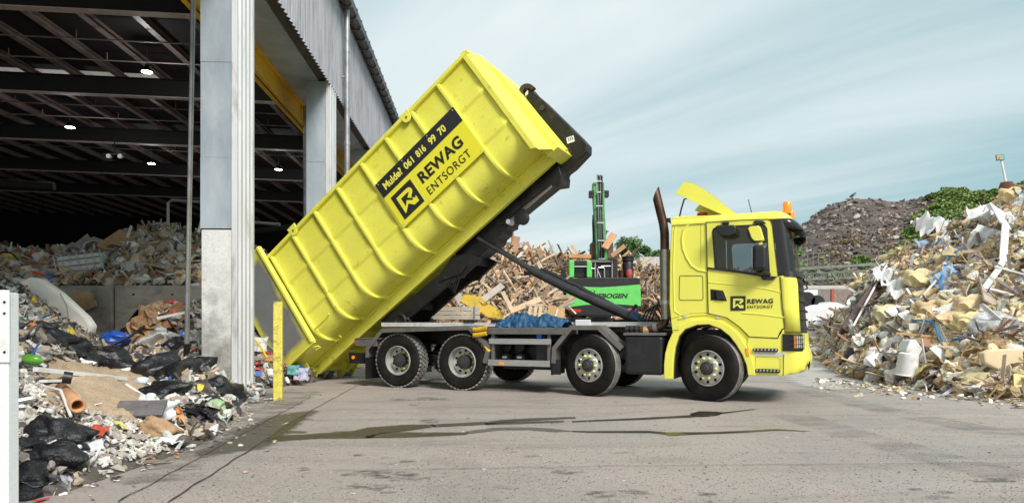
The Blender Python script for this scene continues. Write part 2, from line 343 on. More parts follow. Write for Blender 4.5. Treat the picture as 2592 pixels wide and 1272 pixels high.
first = {'front': wf, 'rear': wr}; used = set()
for i, u in enumerate(AX):
    for side in (0, 1):
        k = 'front' if i < 2 else 'rear'
        w = first[k] if k not in used else copy_tree(first[k], truck)
        used.add(k)
        st = R(-20) if i == 0 else R(-17) if i == 1 else 0
        w.location = (u, .02 if side == 0 else 2.5, ZR); w.rotation_euler = (0, 0, st + (math.pi if side else 0))
        if side == 0 and i < 2: w.location.x += 0.0
# ---- chassis
c = MB()
for v in (.86, 1.64): c.bx((-1.0, v - .04, .84), (5.6, v + .04, 1.12))
for u in (-.9, .6, 2.2, 3.0, 4.6): c.bx((u - .05, .9, .88), (u + .05, 1.6, 1.08))
for u in AX: c.tube([(u, .3, .50), (u, 2.2, .50)], .07, 10); c.lathe([(.0,-.2),(.16,-.12),(.16,.12),(0,.2)], (u, 1.25, .52), 'Y', 12)
for u in (1.38, -.06): c.bar((u - .6, .72, .72), (u + .6, .72, .66), .09, .07)
c.bx((4.6, .5, .55), (7.0, 2.0, 1.15)); c.bx((-.95,.5,.78),(-.85,2.0,1.0))
c.build('chassis', M_frame, truck, bevel=.006)
# subframe rail of the lifting gear
m = MB(); a = S(965, 821, .62); b = S(1665, 809, .62)
for v in (.62, 1.80): m.bx((a.x, v, 1.20), (b.x, v + .08, 1.285))
m.build('subframe_rail', M_rail, truck, bevel=.004)
m = MB(); m.bx((-.3, .70, 1.10), (5.0, .80, 1.20)); m.bx((-.3, 1.7, 1.10), (5.0, 1.80, 1.20))
for x in (1190, 1260): p = S(x, 805, .62); m.bx((p.x - .14, .60, 1.28), (p.x + .1, .75, 1.335))
m.bx((2.9, .62, 1.285), (4.1, .75, 1.36)); m.bx((3.75,.58,1.36),(4.05,.8,1.40)); m.build('subframe', M_frame, truck, bevel=.004)
p = S(1478, 812, .60); MB().bx((p.x - .16, .575, 1.19), (p.x + .13, .618, 1.33)).build('guide_block', M_white, truck, bevel=.01)
# ---- mudguards
def ribbon(pts, v0, v1, t, lip=.07):
    m = MB(); n = len(pts); out = []
    for i, (u, z) in enumerate(pts):
        d = Vector((pts[min(i + 1, n - 1)][0] - pts[max(i - 1, 0)][0], pts[min(i + 1, n - 1)][1] - pts[max(i - 1, 0)][1])).normalized()
        out.append((Vector((u, z)), Vector((-d.y, d.x))))
    up = [p + q * 0 for p, q in out]; lo = [p - q * t for p, q in out]; ll = [p - q * lip for p, q in out]
    m.prism([(p.x, v0 + .012, p.y) for p in up] + [(p.x, v0 + .012, p.y) for p in reversed(lo)], (0, v1 - v0 - .012, 0))
    m.prism([(p.x, v0, p.y) for p in up] + [(p.x, v0, p.y) for p in reversed(ll)], (0, .012, 0))
    return m
ribbon([(-.80,.58),(-.80,.78),(-.41,1.165),(1.55,1.225),(1.985,.85),(1.92,.52)], -.02, .66, .02, .085).build('mudguard', M_dgrey, truck, bevel=.004)
ribbon([(-.80,.58),(-.80,.78),(-.41,1.165),(1.55,1.225),(1.985,.85),(1.92,.52)], 1.86, 2.52, .02, .085).build('mudguard', M_dgrey, truck, bevel=.004)
ribbon([(3.20,.56),(3.215,.84),(3.55,1.225),(4.08,1.225),(4.50,.86)], -.02, .40, .02, .085).build('mudguard', M_dgrey, truck, bevel=.004)
ribbon([(3.20,.56),(3.215,.84),(3.55,1.225),(4.08,1.225),(4.50,.86)], 2.1, 2.52, .02, .085).build('mudguard', M_dgrey, truck, bevel=.004)
for u0, u1, z0 in ((-.81, -.775, .15), (3.19, 3.225, .35)):
    for v in (-.01, 1.87): MB().bx((u0, v, z0), (u1, v + .62, .60)).build('mud_flap', M_blk, truck)
MB().bx((3.19, -.01, .36), (3.37, .02, .62)).build('mud_flap', M_blk, truck)
# walkway plate between the mudguards
m = MB(); m.bx((1.72, -.03, 1.065), (3.50, .56, 1.185)); m.build('step_plate', M_dgrey, truck, bevel=.006)
m = MB()
for k in range(24):
    for j in range(2): m.box((1.78 + k * .072 + .03 * j, -.032, 1.10 + j * .045), (.035, .004, .009), Matrix.Rotation(R(35 if k % 2 else -35), 3, 'Y'))
m.build('tread_pattern', M_dgrey, truck)
# side guard
for (x0, x1, z0, z1_) in ((1.97, 3.19, .885, .985), (1.95, 3.17, .49, .60)):
    m = MB(); m.bx((x0, -.02, z0), (x1, .02, z1_)); h = (z1_ - z0) / 4
    for k in range(4): m.bx((x0, -.026, z0 + h * k + .008), (x1, -.02, z0 + h * (k + 1) - .008))
    m.build('side_guard', M_alu, truck, bevel=.004)
for u in (2.03, 3.14): MB().bx((u - .03, .02, .52), (u + .03, .06, 1.07)).build('guard_post', M_dgrey, truck, bevel=.004)
p = z2(1273, 480); MB().bx((p.x - .045, -.03, p.z - .025), (p.x + .045, -.02, p.z + .025)).build('side_marker', M_org, truck)
for x in (1300, 1413):
    p = z2(x, 430, .25); MB().lathe([(0, .0), (.10, .01), (.125, .05), (.13, .1), (.13, .9)], (p.x, .22, .60), n=24).build('air_tank', M_blk, truck, smooth=True)
    MB().bx((p.x - .045, .215, .62), (p.x + .045, .228, .655)).build('tank_label', M_white, truck)
for x in (1300, 1400):
    p = z2(x, 345, .3); MB().lathe([(0, .0), (.10, .01), (.11, .04), (.12, .7)], (p.x, .34, .83), n=20).build('air_tank', M_blk, truck, smooth=True)
MB().bx((2.85, .1, .55), (3.12, .7, .92)).build('battery_box', M_blk, truck, bevel=.02)
p = z2(1567, 272, .1); MB().lathe([(0, -.06), (.05, -.055), (.055, 0), (.055, .1)], (p.x, .1, p.z), n=16).build('filler_cap', mat('blue_cap', (.02, .12, .45), .4), truck, smooth=True)
m = MB(); m.bx((2.0,.5,.4),(3.1,2.0,.85)); m.build('belly_equipment', M_frame, truck, bevel=.02)
for z in (1.15, 1.05):
    MB().tube([(1.66, -.02, z), (1.72, -.03, z - .005), (1.93, -.03, z + .03)], .042, 10).build('wheel_chock', mat('chock_yellow', (.75, .45, .02), .5, var=.15, dirt=.3), truck, smooth=True)
MB().tube([(1.84, .02, .90), (1.97, -.0, .74)], .035, 8).build('wheel_chock', MATS['chock_yellow'], truck, smooth=True)
# rear lights, underrun bar
m = MB(); m.bx((-1.06, .0, .81), (-.55, .12, .965)); m.bx((-1.06, 2.38, .81), (-.55, 2.5, .965)); m.bx((-.58, .1, .80), (-.5, 2.4, .92)); m.bx((-1.07, -.01, .955), (-.45, .14, .975)); m.build('rear_light_bracket', M_dgrey, truck, bevel=.006)
for v in (.0, 2.36): MB().bx((-1.095, v, .83), (-1.06, v + .14, .95)).build('tail_light', M_red, truck, bevel=.01)
m = MB(); m.bx((-1.29, .12, .47), (-1.17, 2.38, .63)); m.bx((-1.29, .08, .45), (-.9, .13, .67)); m.bx((-1.2, .5, .5), (-.5, .62, .85)); m.bx((-1.2, 1.88, .5), (-.5, 2.0, .85)); m.build('underrun_bar', M_frame, truck, bevel=.008)
MB().lathe([(0, -.02), (.035, -.02), (.035, 0)], (-1.17, .08, .575), n=16).build('side_marker', M_org, truck)
for v in (.72, 1.72):
    m = MB(); m.lathe([(.07, .2), (.085, .02), (.14, 0), (.15, -.04), (.12, -.06), (.10, -.02), (0, -.0)], (-.44, v, 1.335), n=24); m.build('tipping_roller', M_frame, truck, smooth=True)
MB().bx((-.6, .78, 1.05), (-.3, .9, 1.35)).build('pivot_bracket', M_frame, truck); MB().bx((-.6, 1.6, 1.05), (-.3, 1.72, 1.35)).build('pivot_bracket', M_frame, truck)
# fuel / equipment box behind the cab
m = MB(); m.bx((4.52, -.01, .40), (5.17, .62, 1.05)); m.build('fuel_tank', M_blk, truck, bevel=.05)
MB().bx((4.50, -.02, 1.055), (5.20, .64, 1.10)).build('tank_lid', M_dgrey, truck, bevel=.008)
m = MB(); m.bx((4.51, 1.88, .40), (5.17, 2.5, 1.05)); m.build('fuel_tank', M_blk, truck, bevel=.05)
m = MB()
for k in range(3): p = z2(2235 + 36 * k, 215, .2); m.lathe([(0, -.05), (.03, -.045), (.035, .06)], (p.x, .2, 1.17), n=10); m.bx((p.x - .03, .2, 1.1), (p.x + .03, .3, 1.22))
m.build('hydraulic_valve', M_hub, truck)
for k in range(4):
    p0 = z2(2340 + 22 * k, 160, .5); h = .22 + .04 * k
    MB().tube([p0 + Vector((math.sin(t * math.pi) * .0 + t * .34, .05 * k, math.sin(t * math.pi) * h)) for t in [i / 8 for i in range(9)]], .014, 8).build('hydraulic_hose', M_blk, truck, smooth=True)
# exhaust
ex = MB(); V = .22
pth = [z1(45, 835, V), z1(75, 832, V), z1(110, 822, V), z1(150, 812, V), z1(168, 795, V), z1(171, 770, V), z1(171, 740, V)]
ex.tube(pth, .062, 14); e0 = ex.build('exhaust_pipe', M_rust, truck, smooth=True)
def dots_mat():
    m = mat('perforated_shield', (.42, .40, .37), .4, metal=.7, var=.25, vscale=6); t = m.node_tree; N = t.nodes; L = t.links; b = N['Principled BSDF']
    v = N.new('ShaderNodeTexVoronoi'); v.inputs['Scale'].default_value = 34; v.inputs['Randomness'].default_value = .15; co = N.new('ShaderNodeTexCoord'); L.new(co.outputs['Object'], v.inputs['Vector'])
    r = N.new('ShaderNodeMapRange'); r.inputs[1].default_value = .22; r.inputs[2].default_value = .30; L.new(v.outputs['Distance'], r.inputs[0])
    src = b.inputs['Base Color'].links[0].from_socket; x = N.new('ShaderNodeMix'); x.data_type = 'RGBA'; L.new(r.outputs[0], x.inputs[0]); x.inputs[6].default_value = (.02, .015, .01, 1); L.new(src, x.inputs[7]); L.new(x.outputs[2], b.inputs['Base Color']); L.new(r.outputs[0], b.inputs['Metallic'])
    return m
M_dots = dots_mat()
MB().tube([z1(171, 776, V), z1(170, 690, V)], .078, 20).build('heat_shield', M_dots, truck, smooth=True)
MB().tube([z1(170, 685, V), z1(166, 425, V)], .088, 22).build('heat_shield', M_dots, truck, smooth=True)
MB().tube([z1(108, 823, V), z1(128, 818, V)], .072, 18).build('heat_shield', M_dots, truck, smooth=True)
MB().tube([z1(170, 700, V), z1(170, 682, V)], .093, 20).build('clamp_ring', M_alu, truck, smooth=True)
MB().lathe([(.05, -.0), (.085, .03), (.07, .11), (.02, .14)], tuple(z1(52, 836, V)), 'X', 18).build('exhaust_elbow', mat('bronze_elbow', (.42, .27, .13), .4, metal=.6, var=.3), truck, smooth=True)
# slanted tail pipe: the rim is cut at an angle
pp = [z1(166, 440, V), z1(165, 340, V), z1(158, 290, V), z1(143, 230, V), z1(131, 180, V)]
m = MB(); m.tube(pp, .074, 18, caps=False)
k = len(m.v) - 18; base = [Vector(v) for v in m.v[k:]]; cc = sum(base, Vector()) / 18; dd = (pp[-1] - pp[-2]).normalized(); tip = []
for b_ in base:
    w = (b_ - cc); tip.append(b_ + dd * (.14 + .10 * w.x / .074) )
b0 = len(m.v); m.v.extend([tuple(t) for t in tip]); 
for j in range(18): m.f.append((k + j, k + (j + 1) % 18, b0 + (j + 1) % 18, b0 + j)); m.m.append(0)
m.build('tail_pipe', M_rust, truck, smooth=True)
ic = sum(tip, Vector()) / 18; m = MB(); m.add([ic + (t - ic) * .9 - dd * .02 for t in tip], [tuple(range(18))]); m.build('pipe_mouth', M_hole, truck)
m = MB(); p = z1(180, 275, V); m.box(p, (.10, .05, .07)); m.bar(p, z1(200, 290, .25), .03, .03); m.build('pipe_clamp', M_blk, truck, bevel=.01)
# ---- lifting cylinders
def cyl(v, big=.088):
    a, b, e = S(1214, 603, .95), S(1345, 682, .95), S(1622, 812, .95)
    for q in (a, b, e): q.y = v
    d = (e - a).normalized()
    t = MB().tube([b, b + d * .06, b + d * .06, b + d * .8, b + d * .8, e], big, 20, rs=[big * 1.05, big * 1.05, big * .96, big * .96, big, big]).build('lift_cylinder', M_frame if 0 else mat('cylinder_black', (.028, .028, .032), .33, var=.3, dirt=.35, dirtcol=(.08, .07, .06), dscale=4, coat=.2), truck, smooth=True)
    MB().tube([a, b], .042, 14).build('piston_rod', mat('dark_rod', (.10, .10, .11), .25, metal=.8, var=.3), t, smooth=True)
    n = Vector((-d.z, 0, d.x)) * (1 if d.x > 0 else -1)
    if n.z < 0: n = -n
    MB().tube([b + n * .11 + d * .2, b + n * .12 + d * .9, b + n * .135 + d * 1.0, b + n * .12 + d * 1.15, b + n * .11 + d * 2.3], .022, 8).build('cylinder_pipe', M_blk, t, smooth=True)
    return t
cyl(.88); cyl(1.07)
m = MB(); m.bx((4.55, .78, 1.1), (4.9, 1.42, 1.34)); m.bar(S(1590, 800, .8), S(1612, 770, .8), .06, .06); m.build('cylinder_mount', M_frame, truck, bevel=.02)
m = MB(); p = S(1607, 797, .75); m.box(p, (.20, .05, .14), Matrix.Rotation(R(30), 3, 'Y')); m.bar(p, p + Vector((.1, 0, -.15)), .04, .05); m.build('support_bracket', mat('bracket_blue', (.02, .06, .14), .45, var=.2, dirt=.3), truck, bevel=.015)
# ---- tilting frame and hook arm (they lie on the tilted line of the skip)
q1 = lambda x, y, v: S(880 + x / 4.2125, 560 + y / 4.2125, v)
q2 = lambda x, y, v: S(1200 + x / 4.86, 380 + y / 4.86, v)
q3 = lambda x, y, v: S(1100 + x / 2.529, 120 + y / 2.529, v)
def plate(pts, v, w, f): return [Vector((f(x, y, .9).x, v, f(x, y, .9).z)) for x, y in pts]
PA = [(340,1050),(640,850),(1000,560),(1130,375),(1260,350),(1330,352),(1430,395),(1410,430),(1265,560),(1240,600),(1150,620),(1000,745),(720,1000),(620,1065),(420,1090)]
m = MB()
for v in (.84, 1.56): m.prism(plate(PA, v, 0, q1), (0, .10, 0))
m.bar(q1(1300, 420, .9), Vector((q1(1300, 420, .9).x, 1.6, q1(1300, 420, .9).z)), .18, .14); m.bar(q1(700, 900, .9), Vector((q1(700, 900, .9).x, 1.6, q1(700, 900, .9).z)), .25, .15)
m.build('tilting_frame', M_frame, truck, bevel=.012)
m = MB(); PP = [(1010,640),(1060,480),(1180,440),(1290,480),(1240,560),(1120,600)]
m.prism(plate(PP, .80, 0, q1), (0, .04, 0)); m.build('gusset_plate', M_frame, truck, bevel=.01)
for k in range(5):
    m = MB(); m.tube([q1(1150 + 12 * k, 470 + 30 * k, .83), q1(1060 + 20 * k, 690 + 20 * k, .83), q1(1190 - 10 * k, 610 + 10 * k, .83)], .012, 6); m.build('hydraulic_hose', M_blk, truck, smooth=True)
for k in range(4):
    m = MB(); m.tube([q1(640 + 14 * k, 950, .83), q1(600 + 14 * k, 1020, .83), q1(640 + 10 * k, 1065, .83)], .012, 6); m.build('hydraulic_hose', M_blk, truck, smooth=True)
PB = [(-260,1230),(0,1015),(500,570),(940,185),(1010,160),(1060,300),(1050,400),(930,420),(600,690),(470,800),(400,890),(400,930),(330,960),(325,1010),(260,1070),(240,1130),(50,1290),(-130,1400),(-250,1330)]
m = MB(); m.prism(plate(PB, .98, 0, q2), (0, .50, 0)); m.build('hook_boom', M_frame, truck, bevel=.015)
m = MB()
m.prism([q2(500, 555, .97), q2(530, 590, .97), q2(590, 690, .97), q2(470, 800, .97), q2(380, 690, .97)], (0, -.02, 0)); m.prism([q2(280, 780, .97), q2(330, 860, .97), q2(400, 900, .97), q2(310, 930, .97), q2(200, 870, .97)], (0, -.02, 0)); m.build('boom_collar', M_frame, truck, bevel=.006)
m = MB()
for o_ in (0, 45, 80): m.tube([q2(960, 430 + o_ * .25, .96), q2(620, 700 + o_ * .5, .96), q2(430, 870 + o_ * .3, .96)], .013, 8)
m.build('boom_pipe', M_chrome, truck, smooth=True)
p = q2(575, 830, .85); MB().lathe([(0, -.05), (.07, -.05), (.13, -.03), (.13, 0), (.09, .02), (.09, .08), (.13, .1), (.13, .13), (.0, .13)], tuple(p), n=24).build('guide_roller', M_blk, truck, smooth=True)
p = q2(430, 880, .9); MB().lathe([(0, -.04), (.05, -.04), (.06, .0), (.06, .12), (.0, .12)], tuple(p), n=18).build('roller_pin', M_chrome, truck, smooth=True)
PC = [(598,258),(612,256),(640,290),(700,340),(935,570),(978,618),(977,668),(885,765),(838,800),(815,878),(790,890),(750,885),(733,860),(738,790),(752,715),(790,668),(843,655),(700,470),(665,405),(645,385),(592,335),(585,310),(600,300)]
m = MB(); m.prism([Vector((q3(x, y, 1.1).x, 1.08, q3(x, y, 1.1).z)) for x, y in PC], (0, .32, 0)); m.build('hook_arm', M_frame, truck, bevel=.02)
m = MB()
for x, y, r in ((688, 388, .055), (748, 862, .10), (872, 672, .03)): pz = q3(x, y, 1.08); m.lathe([(0, -.025), (r, -.025), (r, 0)], (pz.x, 1.08, pz.z), n=18)
m.build('arm_pin', M_hub, truck, smooth=True)
m = MB(); m.prism([q3(742, 800, 1.04), q3(760, 760, 1.04), q3(800, 720, 1.04), q3(830, 740, 1.04), q3(800, 850, 1.04), q3(760, 885, 1.04), q3(738, 865, 1.04)], (0, .04, 0)); m.build('knuckle_plate', M_frame, truck, bevel=.01)
m = MB(); arc = []
for i in range(17): a = R(-35 - i * 11.5); arc.append((592 + 53 * math.cos(a), 283 + 53 * math.sin(a)))
for i in range(17): a = R(-35 - (16 - i) * 11.5); arc.append((594 + 30 * math.cos(a), 288 + 30 * math.sin(a)))
m.prism([Vector((q3(x, y, 1.02).x, 1.02, q3(x, y, 1.02).z)) for x, y in arc], (0, .13, 0))
m.build('hook', mat('rusty_hook', (.09, .06, .05), .5, metal=.4, var=.4, dirt=.5, dirtcol=(.12, .06, .03)), truck, bevel=.015)
p = q3(870, 590, 1.07); m = MB(); m.box(p, (.15, .006, .12), Matrix.Rotation(R(-12), 3, 'Y')); m.build('sticker', M_white, truck)
m = MB()
for k in range(3): m.box(q3(858 + 12 * k, 590 - 5 * k, 1.065), (.012, .004, .07), Matrix.Rotation(R(-20), 3, 'Y'))
m.build('sticker_marks', M_ink, truck)

# ---------------------------------------------------------------- CAB
def fr(z, us, uf, n=4.0, w0=0.0, w1=2.5, k=12, a0=0.0, a1=math.pi):
    pts = []; c_ = (w0 + w1) / 2; h = (w1 - w0) / 2
    for i in range(k + 1):
        a = a0 + (a1 - a0) * i / k; ca, sa = math.cos(a), math.sin(a)
        pts.append(Vector((us + (uf - us) * max(sa, 0) ** (2 / n), c_ - h * math.copysign(abs(ca) ** (2 / n), ca), z)))
    return pts
cabcol = M_yel
# rear side panels with pressed recess and locker door
SP = [(195,775),(188,700),(190,500),(193,400),(202,262),(215,255),(374,250),(374,285),(386,745),(300,748),(235,765)]
m = MB(); m.prism([z1(x, y) + Vector((0, .02, 0)) for x, y in SP], (0, .05, 0)); m.prism([z1(x, y) + Vector((0, 2.43, 0)) for x, y in SP], (0, .05, 0))
# back wall, floor pan and firewall
m.bx((5.30, .06, 1.35), (5.36, 2.44, 2.93)); m.bx((5.36, .07, 1.33), (6.9, 2.43, 1.40))
cab = m.build('cab_body', cabcol, truck, bevel=.012)
def seam(name, pts, w, v, parent, mt, f=z1, t=.004, closed=False):
    ps = [f(x, y, 0) for x, y in pts]; 
    for p in ps: p.y = v
    m = MB(); n = len(ps)
    for i in range(n if closed else n - 1): m.bar(ps[i], ps[(i + 1) % n], t, w, up=(0, 0, 1) if abs((ps[(i + 1) % n] - ps[i]).z) < abs((ps[(i + 1) % n] - ps[i]).x) else (1, 0, 0)) if 0 else m.bar(ps[i], ps[(i + 1) % n], t, w, up=(ps[(i + 1) % n] - ps[i]).cross(Vector((0, 1, 0))))
    return m.build(name, mt, parent)
seam('panel_seam', [(240,560),(245,556),(352,556),(358,562),(360,672),(354,680),(245,680),(238,672)], .008, .017, cab, M_ink, closed=True)
# pressed recess: a raised curved bead as on the photographed cab
bd = MB(); bp = [z1(x, y) for x, y in [(290,290),(262,320),(252,370),(258,420),(275,465),(300,505),(335,528),(378,535)]]
for p in bp: p.y = .022
bd.tube(bp, .02, 8); bd.build('pressed_bead', cabcol, cab, smooth=True)
bd = MB(); bp = [z1(x, y) for x, y in [(232,270),(214,330),(208,500),(210,640),(214,735),(240,752)]]
for p in bp: p.y = .02
bd.tube(bp, .011, 6); bd.build('pressed_bead', cabcol, cab, smooth=True)
seam('panel_seam', [(300,292),(345,294),(348,300),(348,500)], .006, .018, cab, mat('faint_seam', (.42, .39, .03), .5))
# doors with window openings
DP = [(377,283),(560,272),(690,268),(704,276),(712,300),(742,558),(752,563),(776,822),(764,824),(752,842),(740,872),(595,865),(545,815),(480,768),(388,747)]
WP = [(408,335),(414,318),(430,309),(560,302),(660,298),(676,304),(684,318),(698,556),(560,536),(422,516)]
WG = [(403,330),(410,312),(430,304),(560,297),(665,293),(682,301),(690,318),(704,560),(560,542),(418,521)]
for v, far in ((.0, False), (2.45, True)):
    m = MB(); m.prism([Vector((z1(x, y).x, v + .005, z1(x, y).z)) for x, y in DP], (0, .045, 0), holes=[[Vector((z1(x, y).x, v + .005, z1(x, y).z)) for x, y in WP]])
    d = m.build('door', cabcol, truck, bevel=.006)
    m = MB(); m.prism([Vector((z1(x, y).x, v + .025, z1(x, y).z)) for x, y in WG], (0, .006, 0)); w = m.build('window', M_glass, d)
    if not far:
        fr_ = MB(); n = len(WP)
        for i in range(n):
            a, b = z1(*WP[i]), z1(*WP[(i + 1) % n]); a.y = b.y = .008; fr_.bar(a, b, .02, .016, up=(b - a).cross(Vector((0, 1, 0))))
        fr_.build('window_seal', M_blk, w)
        seam('window_ledge', [(384,518),(560,540),(655,556)], .03, -.004, d, M_blk, t=.03)
        seam('panel_seam', [(376,283),(387,747)], .012, .0, d, M_ink)
        seam('panel_seam', [(377,286),(560,274),(690,270),(704,278),(712,300),(742,558)], .010, .0, d, M_ink)
        seam('panel_seam', [(752,563),(762,700),(776,822)], .010, .0, d, M_ink)
        seam('panel_seam', [(388,748),(480,769),(545,816),(595,866),(740,873),(752,843),(764,825),(776,823)], .012, .0, d, M_ink)
        h = MB(); h.prism([Vector((z1(x, y).x, -.004, z1(x, y).z)) for x, y in [(398,624),(462,632),(482,684),(400,680)]], (0, .01, 0)); h = h.build('door_handle', M_hole, d, bevel=.003)
        g = MB(); g.prism([Vector((z1(x, y).x, -.03, z1(x, y).z)) for x, y in [(425,634),(456,637),(474,678),(430,676)]], (0, .022, 0)); g.build('handle_grip', M_blk, h, bevel=.006)
        # swage running down the door front
        for pts, rr in (([(388,590),(560,606),(690,625),(755,640)], .008), ([(560,745),(650,752),(772,768)], .010)):
            bp = [z1(x, y) for x, y in pts]
            for p in bp: p.y = .004
            MB().tube(bp, rr, 6).build('pressed_bead', cabcol, d, smooth=True)
        o = z1(500, 733); hh = z1(500, 660).z - o.z; logo((o.x, -.002, o.z), (1, 0, .0), (0, 0, 1), hh, d, (0, -1, 0), ky=MATS['yellow_paint'])
        a, b = z1(585, 698), z1(716, 672); text_part('lettering', 'REWAG', (a.x, -.004, a.z), (1, 0, .0), (0, 0, 1), b.x - a.x, b.z - a.z, M_ink, d, (0, 0, 0), bold=.035, space=1.1)
        a, b = z1(585, 722), z1(716, 705); text_part('lettering', 'ENTSORGT', (a.x, -.004, a.z), (1, 0, .0), (0, 0, 1), b.x - a.x, b.z - a.z, M_ink, d, (0, 0, 0), bold=.02, space=1.2)
# flip the emblem lettering normal is irrelevant: both sides render
# roof: outlines that shrink with height
def outline(z, us, uf, ur, w0, w1): return [Vector((ur, w0, z))] + fr(z, us, uf, 5, w0, w1, 20) + [Vector((ur, w1, z))]
m = MB(); rows = []
for z, ins, uf in ((2.865, 0.0, 7.17), (2.90, .0, 7.15), (2.95, .02, 7.10), (2.99, .07, 7.02), (3.01, .17, 6.9), (3.02, .5, 6.5)):
    rows.append(outline(z, 6.86 - ins * .3, uf, 5.30 + ins * .3, ins, 2.5 - ins))
m.grid(rows, close=True); m.f.append(tuple(range(len(m.v) - len(rows[0]), len(m.v)))); m.m.append(0)
m.build('roof', cabcol, truck, smooth=True, ang=50)
# front: lower corner panels, bumper, grille
def band(rows_, a0, a1, off=0.0, k=14, n=4.0, us_=None):
    m = MB(); rr = []
    for (z, us, uf) in rows_:
        rr.append(fr(z, us, uf + off, n, 0 - off, 2.5 + off, k, a0, a1))
    m.grid(rr); return m
low = [(1.985, 6.95, 7.255), (1.93, 6.955, 7.28), (1.85, 6.96, 7.295), (1.5, 6.98, 7.31), (1.12, 7.03, 7.325)]
for a0, a1 in ((0, .62), (math.pi - .62, math.pi)):
    o = band(low, a0, a1).build('corner_panel', cabcol, truck, smooth=True); sm_ = o.modifiers.new('s', 'SOLIDIFY'); sm_.thickness = .02
o = band([(1.985, 6.95, 7.25), (1.1, 7.02, 7.31)], .62, math.pi - .62, k=24).build('grille', M_blk, truck, smooth=True)
for z in (1.88, 1.74, 1.60, 1.46, 1.32, 1.18):
    mm = MB(); ra = fr(z, 6.98, 7.315, 4, 0, 2.5, 24, .62, math.pi - .62); mm.tube(ra, .013, 6); mm.build('grille_bar', M_blk, o, smooth=True)
bum = [(1.10, 7.0, 7.33), (.86, 7.0, 7.35), (.80, 7.0, 7.37), (.70, 7.0, 7.40), (.62, 6.99, 7.395), (.54, 6.98, 7.37), (.49, 6.97, 7.30), (.46, 6.96, 7.15)]
o = band(bum, 0, math.pi, k=44).build('bumper', cabcol, truck, smooth=True, ang=30); bumper = o
seam('panel_seam', [(770,955),(768,1062)], .008, -.003, o, M_ink)
MB().lathe([(0, -.012), (.018, -.01), (.022, 0)], (z1(792, 992).x, .022, z1(792, 992).z), n=12).build('tow_eye_cap', M_hole, o)
m = MB(); m.prism([z1(890, 1010, .2), z1(903, 985, .2), z1(905, 1010, .2), z1(897, 1040, .2)], (0, .05, 0)); m.build('corner_guard', M_blk, bumper)
# headlights wrap round the corner
for a0, a1 in ((.0, .66), (math.pi - .66, math.pi)):
    hb = [(1.095, 7.0, 7.335), (1.06, 7.0, 7.35), (.86, 7.0, 7.362), (.83, 7.0, 7.36)]
    near = a0 == 0
    h = band(hb, a0, a1, .012).build('headlight', M_blk, truck, smooth=True)
    g0, g1 = (.30, .60) if near else (math.pi - .60, math.pi - .30)
    band([(1.065, 7.0, 7.345), (.88, 7.0, 7.36)], g0, g1, .018).build('headlight_lens', M_lens, h, smooth=True)
    g0, g1 = (.20, .30) if near else (math.pi - .30, math.pi - .20)
    band([(1.065, 7.0, 7.345), (.88, 7.0, 7.36)], g0, g1, .018).build('indicator', M_org, h, smooth=True)
    gm = MB()
    for z in (1.08, 1.01, .94, .87): gm.tube(fr(z, 6.99, 7.39, 4, -.045, 2.545, 10, a0 + .1 if near else a0, a1 if near else a1 - .1), .006, 6)
    for j in range(6):
        a = (.16 + j * .1) if near else math.pi - (.16 + j * .1)
        t = fr(1.08, 6.99, 7.39, 4, -.045, 2.545, 1, a, a)[0]; b2 = fr(.85, 6.99, 7.39, 4, -.045, 2.545, 1, a, a)[0]; gm.tube([t, b2], .006, 6)
    gm.build('stone_guard', M_blk, h)
# windscreen, pillars, sun visor
ws = [(2.86, 6.86, 7.10), (2.6, 6.885, 7.145), (2.3, 6.915, 7.19), (1.99, 6.95, 7.23)]
band(ws, .30, math.pi - .30, .0, 30, 5).build('windscreen', M_wind, truck, smooth=True)
for a0, a1 in ((0, .30), (math.pi - .30, math.pi)): o = band(ws, a0, a1, .004, 6, 5).build('windscreen_pillar', M_blk, truck, smooth=True)
band([(2.05, 6.94, 7.235), (1.975, 6.95, 7.27)], 0.05, math.pi - .05, .012, 30, 4.5).build('wiper_cowl', M_blk, truck, smooth=True)
m = MB(); rows = [fr(2.865, 6.87, 7.20, 5, 0, 2.5, 24, .0, math.pi), fr(2.80, 6.90, 7.27, 5, .01, 2.49, 24, .0, math.pi), fr(2.70, 6.95, 7.32, 5, .05, 2.45, 24, .15, math.pi - .15)]
m.grid(rows); o = m.build('sun_visor', mat('smoked_visor', (.02, .02, .022), .12, coat=.4, alpha=.93), truck, smooth=True); o.modifiers.new('s', 'SOLIDIFY').thickness = .008
m = MB()
for t in (.6, 1.5): m.bar((7.26, t, 2.02), (7.19, t + .75, 2.12), .02, .02); m.bar((7.25, t + .3, 2.10), (7.235, t + 1.0, 2.14), .012, .03)
m.build('wiper', M_blk, truck)
# interior
m = MB(); m.bx((6.55, .1, 1.45), (7.12, 2.4, 2.02)); m.build('dashboard', M_seat, truck, bevel=.05)
for v in (.35, 1.6):
    m = MB(); m.bx((5.75, v, 1.55), (6.25, v + .5, 1.75)); m.box((5.72, v + .25, 2.1), (.14, .48, .8), Matrix.Rotation(R(-8), 3, 'Y')); m.box((5.66, v + .25, 2.58), (.1, .28, .2)); m.build('seat', M_seat, truck, bevel=.04)
m = MB(); m.bx((5.37, .08, 1.41), (5.62, 2.42, 2.84)); m.build('rear_lining', M_seat, truck)
a = MB(); a.lathe([(.22, 0), (.235, .015), (.22, .03)], (0, 0, 0), 'X', 28); o = a.build('steering_wheel', M_seat, truck, smooth=True); o.location = (6.5, 1.85, 2.05); o.rotation_euler = (0, R(-25), 0)
